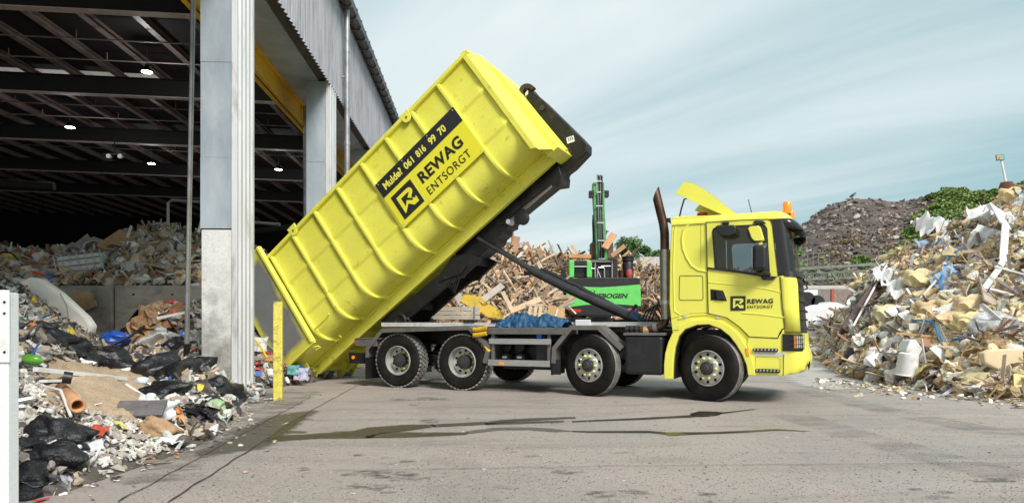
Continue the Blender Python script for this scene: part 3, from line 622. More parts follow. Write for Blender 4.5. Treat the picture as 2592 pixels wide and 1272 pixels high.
# arch, sill, step panel
OUT = [(165,1080),(164,1010),(170,950),(185,895),(205,850),(240,812),(300,785),(380,775),(440,782),(500,812),(545,855),(580,910),(604,960),(620,1005),(628,1062)]
INN = [(590,1062),(582,1010),(560,955),(530,905),(495,860),(450,825),(390,803),(330,806),(270,828),(238,865),(220,920),(212,980),(210,1020),(208,1080)]
for v, t in ((-.045, .10), (2.445, .10)):
    m = MB(); m.prism([Vector((z1(x, y).x, v, z1(x, y).z)) for x, y in OUT + INN], (0, t, 0)); a_ = m.build('wheel_arch', cabcol, truck, bevel=.012)
seam('panel_seam', [(205,838),(240,838)] if 0 else [(200,834),(240,832)], .008, -.048, a_, M_ink)
m = MB(); m.prism([Vector((z1(x, y).x, .03, z1(x, y).z)) for x, y in [(195,775),(235,765),(300,748),(388,746),(480,766),(545,813),(595,863),(600,960),(580,910),(545,855),(500,812),(440,782),(380,775),(300,785),(240,812),(205,850)]], (0, .03, 0))
MB().prism([Vector((z1(x, y).x, 2.44, z1(x, y).z)) for x, y in [(195,775),(300,748),(388,746),(480,766),(595,863),(600,960),(545,855),(440,782),(300,785),(240,812)]], (0, .03, 0)).build('sill', cabcol, truck)
m.build('sill', cabcol, truck, bevel=.004)
bp = [z1(x, y) for x, y in [(235,775),(300,757),(388,752),(470,768),(535,815),(585,868)]]
for p in bp: p.y = .03
MB().tube(bp, .018, 8).build('pressed_bead', cabcol, truck, smooth=True)
m = MB(); L = [Vector((z1(x, y).x, .05, z1(x, y).z)) for x, y in INN]; m.grid([L, [p + Vector((0, .75, 0)) for p in L]]); m.grid([[p + Vector((0, 1.6, 0)) for p in L], [p + Vector((0, 2.4, 0)) for p in L]]); o = m.build('wheel_well', M_blk, truck); o.modifiers.new('s', 'SOLIDIFY').thickness = .02
STP = [(590,863),(740,870),(755,850),(765,828),(773,824),(780,1062),(628,1062),(620,1005),(604,960),(585,915)]
MB().prism([Vector((z1(x, y).x, 2.445, z1(x, y).z)) for x, y in STP], (0, .05, 0)).build('step_panel', cabcol, truck, bevel=.006)
m = MB(); m.prism([Vector((z1(x, y).x, .005, z1(x, y).z)) for x, y in STP], (0, .05, 0)); stp = m.build('step_panel', cabcol, truck, bevel=.006)
for y0, y1, x0, x1 in ((925, 940, 614, 741), (1030, 1046, 627, 751)):
    a, b = z1(x0, y1), z1(x1, y0); s_ = MB().bx((a.x, -.035, a.z), (b.x, .004, b.z)).build('step', M_blk, stp, bevel=.012)
    mm = MB()
    for k in range(7): u = a.x + (b.x - a.x) * (k + .5) / 7; mm.box((u, -.038, (a.z + b.z) / 2 + .006), (.022, .006, .03), Matrix.Rotation(R(25), 3, 'Y'))
    mm.build('step_tread', M_alu, s_)
a, b = z1(618, 962), z1(776, 945); MB().bx((a.x, .0, a.z), (b.x, .004, b.z)).build('reflective_strip', M_refl, stp)
seam('panel_seam', [(626,1020),(628,968),(738,970),(752,978),(752,1025)], .007, .003, stp, MATS['faint_seam'])
p = z1(587, 943); MB().box((p.x, -.05, p.z), (.04, .02, .13), Matrix.Rotation(R(-12), 3, 'Y')).build('side_marker', M_org, truck, bevel=.008)
for x, y in ((268, 760), (438, 763)): p = z1(x, y); MB().lathe([(0, -.01), (.03, -.008), (.03, 0)], (p.x, .012, p.z), n=12).build('round_sensor', M_refl, truck)
# ---- mirrors
vm = -.22
m = MB(); a, b = z1(612, 532, vm), z1(686, 398, vm); m.bx((a.x, vm - .06, a.z), (b.x, vm + .12, b.z)); mr_ = m.build('wing_mirror', M_blk, truck, bevel=.05)
MB().bx((a.x - .006, vm - .03, a.z + .05), (a.x - .002, vm + .10, b.z - .05)).build('mirror_glass', M_lens, mr_)
m = MB(); m.prism([z1(x, y, vm - .03) for x, y in [(588,318),(596,306),(640,302),(652,310),(670,372),(664,378),(618,378),(606,366)]], (0, .14, 0)); m.build('mirror_cover', cabcol, mr_, bevel=.02)
m = MB(); m.prism([z1(x, y, vm - .0) for x, y in [(580,326),(588,314),(606,368),(622,384),(604,384),(590,362)]], (0, .12, 0)); m.build('mirror_back', M_blk, mr_, bevel=.01)
m = MB(); m.bar(z1(650, 375, vm + .03), z1(654, 402, vm + .03), .06, .05); m.build('mirror_neck', cabcol, mr_)
MB().bar(z1(650, 385, vm), z1(645, 296, .0), .05, .05).build('mirror_arm', M_blk, mr_, bevel=.01)
m = MB(); m.bar(z1(650, 535, vm), z1(690, 552, -.02), .10, .05); m.prism([z1(x, y, -.01) for x, y in [(648,552),(740,562),(712,580),(662,578)]], (0, -.05, 0)); m.build('mirror_arm', M_blk, mr_, bevel=.01)
m = MB(); m.prism([z1(x, y, -.05) for x, y in [(612,286),(622,277),(665,277),(680,290),(650,294),(640,312),(632,294)]], (0, .06, 0)); m.build('mirror_mount', M_blk, mr_, bevel=.01)
m = MB(); m.prism([z1(x, y, -.24) for x, y in [(424,308),(430,300),(515,298),(527,306),(528,335),(522,345),(505,353),(450,352),(432,338),(424,322)]], (0, .20, 0)); o = m.build('kerb_mirror', M_blk, truck, bevel=.03)
MB().bar(z1(475, 292, -.2), z1(475, 284, .02), .10, .05).build('mirror_mount', M_blk, o, bevel=.01)
m = MB(); m.prism([z1(x, y, .3) for x, y in [(822,312),(850,314),(885,332),(882,348),(868,354),(830,342),(820,330)]], (0, .28, 0)); o = m.build('front_mirror', M_blk, truck, bevel=.02); MB().bar(z1(800, 318, .35), z1(826, 330, .35), .06, .06).build('mirror_arm', M_blk, o)
# ---- roof fittings
m = MB(); pl = [(200,120),(250,60),(300,72),(350,100),(400,135),(450,175),(495,212),(540,238),(480,240),(455,236),(330,182)]
for v in (.30, 2.17): m.prism([z1(x, y, 0) + Vector((0, v, 0)) for x, y in pl], (0, .03, 0))
top = [z1(x, y) for x, y in [(250,60),(300,72),(350,100),(400,135),(450,175),(495,212),(540,238)]]
m.grid([[p + Vector((0, v, .002)) for p in top] for v in (.30, .32, 2.18, 2.2)]); df = m.build('wind_deflector', cabcol, truck, bevel=.0)
m = MB(); lp = [(330,206),(345,196),(440,222),(480,240),(440,241),(400,236)]; m.prism([z1(x, y, 0) + Vector((0, .62, 0)) for x, y in lp], (0, 1.3, 0)); m.build('deflector_brace', cabcol, df)
for v, x in ((.34, 0), (.9, 95)):
    MB().tube([z1(258 + x, 148 + x * .45, 0) + Vector((0, v, 0)), z1(245 + x, 150 + x * .45, 0) + Vector((0, v, 0)), z1(230 + x * .96, 200 + x * .2, 0) + Vector((0, v, 0)), z1(218 + x, 252, 0) + Vector((0, v, 0))], .014, 8).build('deflector_strut', M_blk, df, smooth=True)
for x, y, v, h in ((787, 212, .55, .19), (803, 250, 1.35, .15)):
    p = z1(x, y, v); o = MB().lathe([(.0, h / 2), (.055, h / 2), (.068, h / 2 - .02), (.07, -h / 2 + .04), (.06, -h / 2)], tuple(p), 'Z', 22).build('warning_beacon', M_org, truck, smooth=True)
    MB().bx((p.x - .05, v - .05, 2.9), (p.x + .05, v + .05, p.z - h / 2)).build('beacon_foot', M_blk, o)
    MB().lathe([(.0, .05), (.045, .045), (.045, -.06), (0, -.06)], tuple(p), 'Z', 12).build('beacon_lamp', M_red, o)
p = z1(356, 244, .5); MB().lathe([(0, .03), (.08, .02), (.09, -.02)], tuple(p), 'Z', 16).build('marker_lamp', M_red, truck, smooth=True)
MB().tube([z1(608, 240, .8), z1(590, 170, .8)], .008, 6).build('antenna', M_blk, truck)

# ================================================================ blue tarpaulin folded on the plate
m = MB(); rows = []; random.seed(5)
top = [(1262,815),(1275,806),(1300,798),(1322,790),(1335,796),(1350,800),(1375,792),(1395,797),(1420,803),(1436,812)]
for j in range(9):
    t = j / 8; r_ = []
    for i in range(28):
        s = i / 27; x = 1262 + s * 172; k = s * (len(top) - 1); a = int(min(k, len(top) - 2)); y = top[a][1] + (top[a + 1][1] - top[a][1]) * (k - a)
        h = S(x, y, .2).z - 1.19; prof = math.sin(math.pi * min(t * 1.05 + .02, 1)) ** .5
        z = 1.19 + max(h, .03) * prof * (1 + .5 * noise.noise(Vector((s * 9, t * 5, 1)))) if 0 < j < 8 else 1.19
        r_.append(Vector((S(x, 815, .2).x + .05 * noise.noise(Vector((s * 8, t * 4, 5))), -.0 + t * .55 + .04 * noise.noise(Vector((s * 7, t, 9))), z)))
    rows.append(r_)
m.grid(rows); o = m.build('tarpaulin', M_tarp, smooth=True, label='crumpled blue tarpaulin lying on the truck between the axles', cat='tarpaulin')
o.location = (W4[0], W4[1], 0); o.rotation_euler = (0, 0, -YAW); o.modifiers.new('s', 'SUBSURF').render_levels = 2
dm = o.modifiers.new('d', 'DISPLACE'); tx = bpy.data.textures.new('folds', 'CLOUDS'); tx.noise_scale = .07; dm.texture = tx; dm.strength = .10; dm.mid_level = .5

# ================================================================ SKIP (local: x along its length to the front, y away from the camera, z up from its runners)
skip = bpy.data.objects.new('roll_off_skip', None); COL.objects.link(skip); tag(skip, 'long yellow ribbed roll-off skip tipped up steeply with its rear door folded open', 'skip')
TM = Matrix.Translation((W4[0], W4[1], 0)) @ Matrix.Rotation(-YAW, 4, 'Z')
skip.matrix_world = TM @ Matrix.Translation((CO[0], 0, CO[1])) @ Matrix.Rotation(-TH, 4, 'Y')
P0, P1, WW = -.62, 6.43, 2.5
def wall_prof(off=0.0):
    pr = [(.03 - off, 2.80)]
    if off == 0:
        for s in (1.94, 1.13): pr += [(.03, s + .27), (-.006, s + .075), (-.006, s + .065), (.03, s + .01)]
    pr += [(.03 - off, .90)]
    for i in range(1, 17):
        a = R(90 * i / 16); pr.append((.33 - (.30 + off) * math.cos(a), .90 - (.32 + off) * math.sin(a)))
    pr += [(.80, .58 - off)]
    return pr
for far in (False, True):
    f = (lambda v: WW - v) if far else (lambda v: v)
    pr = wall_prof(); m = MB(); n = 30
    m.grid([[Vector((P0 + (P1 - P0) * i / n, f(v), q)) for v, q in pr] for i in range(n + 1)])
    o = m.build('side_wall', M_cyel, skip, smooth=True, ang=8); o.modifiers.new('s', 'SOLIDIFY').thickness = .012
    for i in range(9):
        p = .47 + .742 * i
        if far and i not in (0, 8): pass
        po = wall_prof(.075)
        pin = [(.03, 2.80), (.03, .90)] + [(.33 - .30 * math.cos(R(90 * k / 16)), .90 - .32 * math.sin(R(90 * k / 16))) for k in range(1, 17)] + [(.80, .58)]
        m = MB(); w0, w1 = .050, .024
        m.grid([[Vector((p - w0, f(v), q)) for v, q in pin], [Vector((p - w1, f(v), q)) for v, q in po], [Vector((p + w1, f(v), q)) for v, q in po], [Vector((p + w0, f(v), q)) for v, q in pin]])
        m.build('rib', M_cyel, skip, smooth=True, ang=25)
    m = MB()
    m.prism([Vector((P0, f(v), q)) for v, q in [(-.055,2.76),(.10,2.76),(.10,2.85),(.02,2.88),(-.055,2.83)]], (P1 - P0 + .08, 0, 0)); m.build('top_rail', M_cyel, skip, bevel=.012)
    m = MB(); v0 = .72; 
    m.prism([Vector((P0 + .1, f(v), q)) for v, q in [(v0,.31),(v0+.10,.31),(v0+.10,.33),(v0+.02,.33),(v0+.02,.56),(v0+.1,.56),(v0+.1,.58),(v0,.58)]], (P1 - P0 - (.35 if far else .05), 0, 0))
    m.prism([Vector((P0 + .1, f(v), q)) for v, q in [(v0-.03,.50),(v0,.50),(v0,.56),(v0-.015,.56)]], (P1 - P0 - (.37 if far else .07), 0, 0)); m.build('runner', M_cyel, skip, bevel=.004)
# floor, cross members, front wall
m = MB(); m.bx((P0, .31, .565), (P1, WW - .31, .585))
for i in range(10): m.bx((.1 + .7 * i, .80, .46), (.16 + .7 * i, WW - .80, .565))
m.bx((P0, .05, .42), (P0 + .06, WW - .05, .565)); m.build('floor', M_cyel, skip, bevel=.004)
m = MB(); m.bx((P1, .0, .60), (P1 + .03, WW, 2.85)); m.build('front_wall', M_cyel, skip)
for far in (False, True):   # chamfered corner posts of the front frame
    f = (lambda v: WW - v) if far else (lambda v: v)
    pf = [(P1 - .07, -.045, 2.87, .46), (P1 + .03, -.048, 2.86, .40), (P1 + .05, -.02, 2.83, .34), (P1 + .19, .22, 2.68, .30), (P1 + .19, .34, 2.62, .30), (P1 + .0, .34, 2.82, .56), (P1 - .03, .03, 2.84, .56)]
    if far: pf = [(p, v, a_, max(b_, 1.2)) for p, v, a_, b_ in pf]
    m = MB(); m.grid([[Vector((p, f(v), q0)) for p, v, q1_, q0 in pf], [Vector((p, f(v), q1_)) for p, v, q1_, q0 in pf]], close=True); k = len(pf); m.f += [tuple(range(k)), tuple(range(2 * k - 1, k - 1, -1))]; m.m += [0, 0]
    m.build('corner_post', M_cyel, skip, bevel=.006)
MB().bx((P1 + .03, .1, 2.72), (P1 + .10, WW - .1, 2.84)).build('front_rail', M_cyel, skip, bevel=.006)
m = MB(); FB = [(P1+.03,2.66),(P1+.20,2.60),(P1+.25,2.2),(P1+.29,.30),(P1+.03,.30)]; m.prism([Vector((p, .34, q)) for p, q in FB], (0, .90, 0)); m.prism([Vector((p - .003, 1.24, max(q, .85))) for p, q in FB[1:4]] + [Vector((P1 + .03, 1.24, .85)), Vector((P1 + .03, 1.24, 2.6))], (0, .5, 0)); m.build('front_box', M_cyel, skip, bevel=.01)
m = MB(); FB = [(P1+.20,2.38),(P1+.25,2.32),(P1+.28,1.7),(P1+.33,.36),(P1+.20,.36)]; m.prism([Vector((p, .80, q)) for p, q in FB], (0, .10, 0)); m.prism([Vector((p, 1.40, min(q, 1.7))) for p, q in FB[1:]], (0, .10, 0)); m.bx((P1 + .20, .9, 1.55), (P1 + .262, 1.4, 1.65)); m.build('hook_frame', M_cyel, skip, bevel=.008)
e = C(*(1100 + 562 / 2.529, 120 + 318 / 2.529), 1.1)
m = MB(); m.prism([Vector((e.x + a, .93, e.z + b)) for a, b in [(-.14,-.30),(.02,-.42),(.06,-.06),(.03,.02),(-.03,.03),(-.08,-.03)]], (0, .04, 0)); m.prism([Vector((e.x + a, 1.30, e.z + b)) for a, b in [(-.14,-.30),(.02,-.42),(.06,-.06),(.03,.02),(-.03,.03),(-.08,-.03)]], (0, .04, 0)); m.tube([(e.x, .93, e.z - .04), (e.x, 1.34, e.z - .04)], .03, 12); m.build('hook_eye', M_cyel, skip, bevel=.006)
for x, y in ((600, 388), (620, 415)):
    p = C(1100 + x / 2.529, 120 + y / 2.529, .78); MB().lathe([(0, -.03), (.035, -.03), (.04, -.0), (.03, .02)], tuple(p), n=12).build('hose_coupling', mat('coupling_green', (.05, .14, .08), .5), skip, smooth=True)
# lugs, rivets and small weld marks
for x, y in ((1030, 298), (744, 584)):
    p = C(x, y, -.03); m = MB(); 
    ring = [Vector((p.x + .10 * math.cos(R(a)), -.058, p.z + .10 * math.sin(R(a)))) for a in range(180, 361, 20)] + [Vector((p.x + .12, -.058, p.z + .12)), Vector((p.x - .12, -.058, p.z + .12))]
    m.prism(ring, (0, .03, 0)); o = m.build('lifting_lug', M_cyel, skip, bevel=.006); MB().lathe([(0, -.062), (.028, -.062)], (p.x, 0, p.z), n=14).build('lug_hole', mat('lug_shade', (.20, .17, .03), .7), o)
m = MB()
for i in range(8):
    p = .84 + .742 * i
    if i >= 7: p = 6.02
    for a, b in ((0, .05), (-.02, .0)): m.box((p + a, .026, 2.43 + b), (.02, .012, .06), Matrix.Rotation(R(20), 3, 'Y'))
m.build('weld_hook', M_cyel, skip, bevel=.003)
q4 = lambda x, y, v: C(680 + x / 6.32, 780 + y / 6.32, v)
m = MB(); m.tube([q4(745, 320, -.02), q4(800, 280, -.06), q4(920, 165, -.10), q4(965, 85, -.12)], .022, 8); m.build('locking_lever', M_cyel, skip, smooth=True)
m = MB(); m.tube([q4(1070, 540, .3), q4(1160, 455, .25), q4(1130, 435, .2)], .016, 8); m.build('locking_rod', M_cyel, skip, smooth=True)
m = MB(); m.tube([q4(725, 620, -.1), q4(790, 600, -.1), q4(830, 615, -.1), q4(755, 665, -.1)], .018, 8); m.build('door_catch', M_cyel, skip, smooth=True)
# rear rollers
for v, nm in ((.40, 0), (1.72, 1)):
    c_ = Vector((-.68, v, .385)); m = MB(); m.lathe([(0, 0), (.085, 0), (.09, .01), (.09, .29), (.085, .30), (0, .30)], tuple(c_), n=24); o = m.build('rear_roller', mat('worn_roller_steel', (.38, .36, .36), .45, metal=.6, var=.2, dirt=.4) if not nm else MATS['worn_roller_steel'], skip, smooth=True)
    m = MB()
    for dv in (-.045, .32): m.prism([Vector((c_.x + a, v + dv, c_.z + b)) for a, b in [(-.08,-.09),(.04,-.10),(.30,.02),(.30,.19),(.0,.19),(-.10,.02)]], (0, .03, 0))
    m.build('roller_bracket', M_cyel, o, bevel=.006)
# folded rear door: bare scuffed inner face with paint left round the rim
def door_mat():
    m = mat('worn_door_face', (.24, .25, .245), .5, metal=.3, var=.12, vscale=2, dirt=.4, dirtcol=(.10, .09, .08), dscale=4, dpos=.6, fine=.06); t = m.node_tree; N = t.nodes; L = t.links; b = N['Principled BSDF']
    co = N.new('ShaderNodeTexCoord'); sp = N.new('ShaderNodeSeparateXYZ'); L.new(co.outputs['Object'], sp.inputs[0])
    def edge(sock, c0, half):
        a = N.new('ShaderNodeMath'); a.operation = 'SUBTRACT'; L.new(sock, a.inputs[0]); a.inputs[1].default_value = c0
        b_ = N.new('ShaderNodeMath'); b_.operation = 'ABSOLUTE'; L.new(a.outputs[0], b_.inputs[0])
        d = N.new('ShaderNodeMath'); d.operation = 'SUBTRACT'; L.new(b_.outputs[0], d.inputs[0]); d.inputs[1].default_value = half; return d.outputs[0]
    ex = edge(sp.outputs['X'], -.17, .36); ez = edge(sp.outputs['Z'], 1.80, 1.0)
    mx_ = N.new('ShaderNodeMath'); mx_.operation = 'MAXIMUM'; L.new(ex, mx_.inputs[0]); L.new(ez, mx_.inputs[1])
    nz = N.new('ShaderNodeTexNoise'); nz.inputs['Scale'].default_value = 3; nz.inputs['Detail'].default_value = 4; L.new(co.outputs['Object'], nz.inputs['Vector'])
    ad_ = N.new('ShaderNodeMath'); ad_.operation = 'MULTIPLY_ADD'; L.new(nz.outputs[0], ad_.inputs[0]); ad_.inputs[1].default_value = .25; L.new(mx_.outputs[0], ad_.inputs[2])
    r = N.new('ShaderNodeMapRange'); r.inputs[1].default_value = .13; r.inputs[2].default_value = .27; L.new(ad_.outputs[0], r.inputs[0])
    src = b.inputs['Base Color'].links[0].from_socket; x = N.new('ShaderNodeMix'); x.data_type = 'RGBA'; L.new(r.outputs[0], x.inputs[0]); L.new(src, x.inputs[6]); x.inputs[7].default_value = (*YEL, 1); L.new(x.outputs[2], b.inputs['Base Color']); return m
m = MB(); m.bx((-.69, -.145, .56), (.34, -.105, 3.04)); dr = m.build('rear_door', door_mat(), skip, bevel=.004)
m = MB(); m.prism([Vector((p, v, .55)) for p, v in [(.34,-.15),(.36,-.19),(.42,-.19),(.44,-.15),(.44,-.09),(.34,-.09)]], (0, 0, 2.52)); m.build('door_edge', M_cyel, dr, bevel=.008)
MB().bx((-.70, -.16, .52), (.42, -.09, .56)).build('door_rim', M_cyel, dr); MB().bx((-.70, -.16, 3.04), (.34, -.09, 3.07)).build('door_rim', M_cyel, dr)
# company sign on the ribs
vs_ = -.062
m = MB(); m.bx((3.46, vs_, 1.055), (5.67, vs_ + .012, 2.165)); sg = m.build('sign_plate', M_signy, skip)
m = MB(); m.bx((3.46, vs_ - .004, 1.815), (5.67, vs_, 2.165)); sb = m.build('black_band', M_sign, sg)
ex, ey = (1, 0, 0), (0, 0, 1)
def sz(x, y): return C(930 + x / 4.077, 250 + y / 4.077, vs_)
def tx(s, p, pe, W_, H_, mt, par, bold, sp=1.0): text_part('lettering', s, (p[0], vs_ - .006, p[1]), ex, ey, W_, H_, mt, par, (0, 0, 0), bold, sp)
tx('Mulde?', (3.60, 1.905), 0, .50, .165, M_lyel, sb, .03)
tx('061', (4.19, 1.905), 0, .235, .155, M_lyel, sb, .03); tx('816', (4.53, 1.905), 0, .235, .155, M_lyel, sb, .03); tx('99', (4.885, 1.905), 0, .165, .155, M_lyel, sb, .03); tx('70', (5.145, 1.905), 0, .17, .155, M_lyel, sb, .03)
logo((3.585, vs_ - .001, 1.155), ex, ey, .56, sg, (0, -1, 0), ky=M_signy)
tx('REWAG', (4.31, 1.435), 0, 1.12, .245, M_ink, sg, .035, 1.08)
tx('ENTSORGT', (4.31, 1.16), 0, 1.12, .165, M_ink, sg, .005, 1.15)
m = MB()
for i in range(4):
    for z in (2.12, 1.10): m.lathe([(0, -.006), (.011, -.005), (.012, 0)], (3.52 + i * .70, vs_ - .004, z), n=8)
m.build('screw', M_refl, sg)
p = C(1275, 310, .025); m = MB(); m.box((p.x, .018, p.z), (.16, .004, .10)); o = m.build('sticker', M_white, skip)
m = MB()
for k in range(3): m.box((p.x - .03 + .01 * k, .014, p.z + .025 - .022 * k), (.08, .003, .008))
m.box((p.x + .045, .014, p.z + .015), (.03, .003, .05)); m.build('sticker_marks', M_ink, o)
# ================================================================ GROUND
def lin(m, *names): return [m.node_tree.nodes.new(n) for n in names]
def ground_mat():
    m = bpy.data.materials.new('yard_concrete'); m.use_nodes = True; t = m.node_tree; N = t.nodes; L = t.links; b = N['Principled BSDF']
    co = N.new('ShaderNodeTexCoord')
    def nz(sc, det=6, ro=.6, st=(1, 1, 1), rot=0, dist=0):
        mp_ = N.new('ShaderNodeMapping'); mp_.inputs['Scale'].default_value = st; mp_.inputs['Rotation'].default_value = (0, 0, R(rot)); L.new(co.outputs['Object'], mp_.inputs[0])
        n = N.new('ShaderNodeTexNoise'); n.inputs['Scale'].default_value = sc; n.inputs['Detail'].default_value = det; n.inputs['Roughness'].default_value = ro; n.inputs['Distortion'].default_value = dist; L.new(mp_.outputs[0], n.inputs['Vector']); return n.outputs[0]
    def mr(s, a, b_, c, d):
        r = N.new('ShaderNodeMapRange'); r.inputs[1].default_value = a; r.inputs[2].default_value = b_; r.inputs[3].default_value = c; r.inputs[4].default_value = d; L.new(s, r.inputs[0]); return r.outputs[0]
    def mix(f, a, b_):
        x = N.new('ShaderNodeMix'); x.data_type = 'RGBA'; L.new(f, x.inputs[0])
        for s, v in ((6, a), (7, b_)):
            if isinstance(v, tuple): x.inputs[s].default_value = (*v, 1)
            else: L.new(v, x.inputs[s])
        return x.outputs[2]
    cur = mix(mr(nz(.35, 5, .55), .35, .65, 0, 1), (.47, .395, .352), (.355, .308, .282))
    cur = mix(mr(nz(1.3, 6, .65, (1, .55, 1), 12), .45, .75, 0, .55), cur, (.37, .345, .31))
    cur = mix(mr(nz(.7, 8, .62, (.35, 2.2, 1), -62, .6), .52, .72, 0, .6), cur, (.17, .155, .15))      # tyre wear streaks across the yard
    cur = mix(mr(nz(.5, 7, .6, (.25, 2.6, 1), -20, .4), .57, .72, 0, .55), cur, (.42, .405, .395))
    cur = mix(mr(nz(3.2, 8, .7, (.6, 1.5, 1), 5), .605, .67, 0, .75), cur, (.13, .115, .10))           # small dark stains
    cur = mix(mr(nz(46, 3, .75), .30, .62, .6, 0), cur, (.16, .145, .13))                                 # aggregate
    cur = mix(mr(nz(85, 2, .7), .60, .70, 0, .55), cur, (.55, .53, .50))
    cur = mix(mr(nz(13, 6, .8), .55, .68, 0, .55), cur, (.17, .15, .135))
    cur = mix(mr(nz(24, 3, .8, (.7, 1.3, 1)), .62, .68, 0, .85), cur, (.08, .07, .06))
    L.new(cur, b.inputs['Base Color']); L.new(mr(nz(1.0), .35, .65, .62, .9), b.inputs['Roughness']); b.inputs['Specular IOR Level'].default_value = .3
    bn = N.new('ShaderNodeBump'); bn.inputs['Strength'].default_value = .5; bn.inputs['Distance'].default_value = .012; L.new(nz(60, 6, .75), bn.inputs['Height']); L.new(bn.outputs[0], b.inputs['Normal'])
    return m
def pillar_mat():
    m = MATS['fair_concrete']; t = m.node_tree; N = t.nodes; L = t.links; b = N['Principled BSDF']; co = N.new('ShaderNodeTexCoord'); sp = N.new('ShaderNodeSeparateXYZ'); L.new(co.outputs['Object'], sp.inputs[0])
    n = N.new('ShaderNodeTexNoise'); n.inputs['Scale'].default_value = 2.6; n.inputs['Detail'].default_value = 9; n.inputs['Roughness'].default_value = .72; L.new(co.outputs['Object'], n.inputs['Vector'])
    h = N.new('ShaderNodeMath'); h.operation = 'MULTIPLY_ADD'; L.new(sp.outputs['Z'], h.inputs[0]); h.inputs[1].default_value = -.32; L.new(n.outputs[0], h.inputs[2])
    r = N.new('ShaderNodeMapRange'); r.inputs[1].default_value = -.02; r.inputs[2].default_value = .42; r.inputs[4].default_value = .88; L.new(h.outputs[0], r.inputs[0])
    src = b.inputs['Base Color'].links[0].from_socket; x = N.new('ShaderNodeMix'); x.data_type = 'RGBA'; L.new(r.outputs[0], x.inputs[0]); L.new(src, x.inputs[6]); x.inputs[7].default_value = (.15, .125, .10, 1); L.new(x.outputs[2], b.inputs['Base Color'])
M_wallc = mat('wall_concrete', (.50, .49, .47), .85, var=.15, dirt=.5, dirtcol=(.3, .28, .26), dscale=1)
pillar_mat()   # mud splashed up from the yard: a ragged stain up to about a metre
M_ground = ground_mat()
m = MB(); rows = []
xs = [-400, -120, -50, -25, -10, 0] + [2 + .75 * i for i in range(30)] + [30, 50, 120, 400]
ys = [-60, -20, 0, 6, 12, 16] + [17 + .75 * i for i in range(20)] + [36, 50, 100, 300, 900]
for y in ys: rows.append([Vector((x, y, terrain(x, y))) for x in xs])
m.grid(rows).build('ground', M_ground, smooth=True, kind='structure')

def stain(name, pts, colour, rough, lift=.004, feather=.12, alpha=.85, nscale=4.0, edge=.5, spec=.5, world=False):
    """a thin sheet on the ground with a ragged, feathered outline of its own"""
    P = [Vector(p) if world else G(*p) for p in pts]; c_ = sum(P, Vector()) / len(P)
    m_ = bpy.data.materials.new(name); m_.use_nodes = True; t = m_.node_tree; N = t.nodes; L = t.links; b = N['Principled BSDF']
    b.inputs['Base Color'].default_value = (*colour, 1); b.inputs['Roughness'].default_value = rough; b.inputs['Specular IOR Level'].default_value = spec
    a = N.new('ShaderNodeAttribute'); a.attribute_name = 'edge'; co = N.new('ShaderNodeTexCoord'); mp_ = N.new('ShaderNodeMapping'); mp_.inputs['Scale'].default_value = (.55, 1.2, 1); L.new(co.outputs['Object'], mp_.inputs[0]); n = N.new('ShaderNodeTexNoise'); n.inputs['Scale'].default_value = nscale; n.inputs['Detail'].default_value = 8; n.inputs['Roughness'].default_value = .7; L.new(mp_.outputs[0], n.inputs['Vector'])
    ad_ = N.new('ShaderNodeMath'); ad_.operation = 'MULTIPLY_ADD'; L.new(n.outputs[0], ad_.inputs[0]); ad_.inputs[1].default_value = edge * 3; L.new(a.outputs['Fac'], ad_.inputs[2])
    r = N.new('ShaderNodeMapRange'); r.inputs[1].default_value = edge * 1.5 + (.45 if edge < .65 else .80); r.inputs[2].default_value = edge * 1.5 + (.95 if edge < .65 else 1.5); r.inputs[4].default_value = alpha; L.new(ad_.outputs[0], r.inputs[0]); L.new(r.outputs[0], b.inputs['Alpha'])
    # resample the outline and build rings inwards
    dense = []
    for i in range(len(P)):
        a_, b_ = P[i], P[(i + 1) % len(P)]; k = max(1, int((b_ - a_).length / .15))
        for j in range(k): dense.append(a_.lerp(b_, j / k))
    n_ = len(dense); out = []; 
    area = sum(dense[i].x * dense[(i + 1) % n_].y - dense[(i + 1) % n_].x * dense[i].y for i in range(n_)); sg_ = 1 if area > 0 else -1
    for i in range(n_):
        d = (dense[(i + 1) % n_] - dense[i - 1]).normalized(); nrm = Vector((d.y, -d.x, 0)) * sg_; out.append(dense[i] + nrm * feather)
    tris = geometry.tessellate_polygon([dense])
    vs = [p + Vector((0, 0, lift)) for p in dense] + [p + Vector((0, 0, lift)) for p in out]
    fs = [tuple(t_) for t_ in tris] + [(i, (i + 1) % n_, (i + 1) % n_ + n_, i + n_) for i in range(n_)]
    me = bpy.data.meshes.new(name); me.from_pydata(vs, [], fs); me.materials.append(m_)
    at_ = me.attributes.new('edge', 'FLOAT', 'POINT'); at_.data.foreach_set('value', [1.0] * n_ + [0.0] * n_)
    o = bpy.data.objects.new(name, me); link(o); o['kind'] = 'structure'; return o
g4 = lambda x, y: (560 + x / 2.74, 980 + y / 2.74)
g5 = lambda x, y: (1500 + x / 2.359, 920 + y / 2.359)
stain('damp_strip', [(575,1118),(640,1080),(720,1050),(790,1040),(760,1058),(720,1090),(690,1110),(660,1130),(610,1140),(520,1150)], (.10,.085,.065), .55, .005, .25, .85, 4, .6)
stain('damp_ground', [(330,1225),(450,1150),(560,1060),(640,1005),(740,985),(800,990),(730,1035),(610,1110),(500,1170),(420,1215)], (.17,.145,.12), .8, .004, .45, .7, 3.5, .8)
g8 = lambda x, y: (506 + x / 2.035, 962 + y / 2.035)
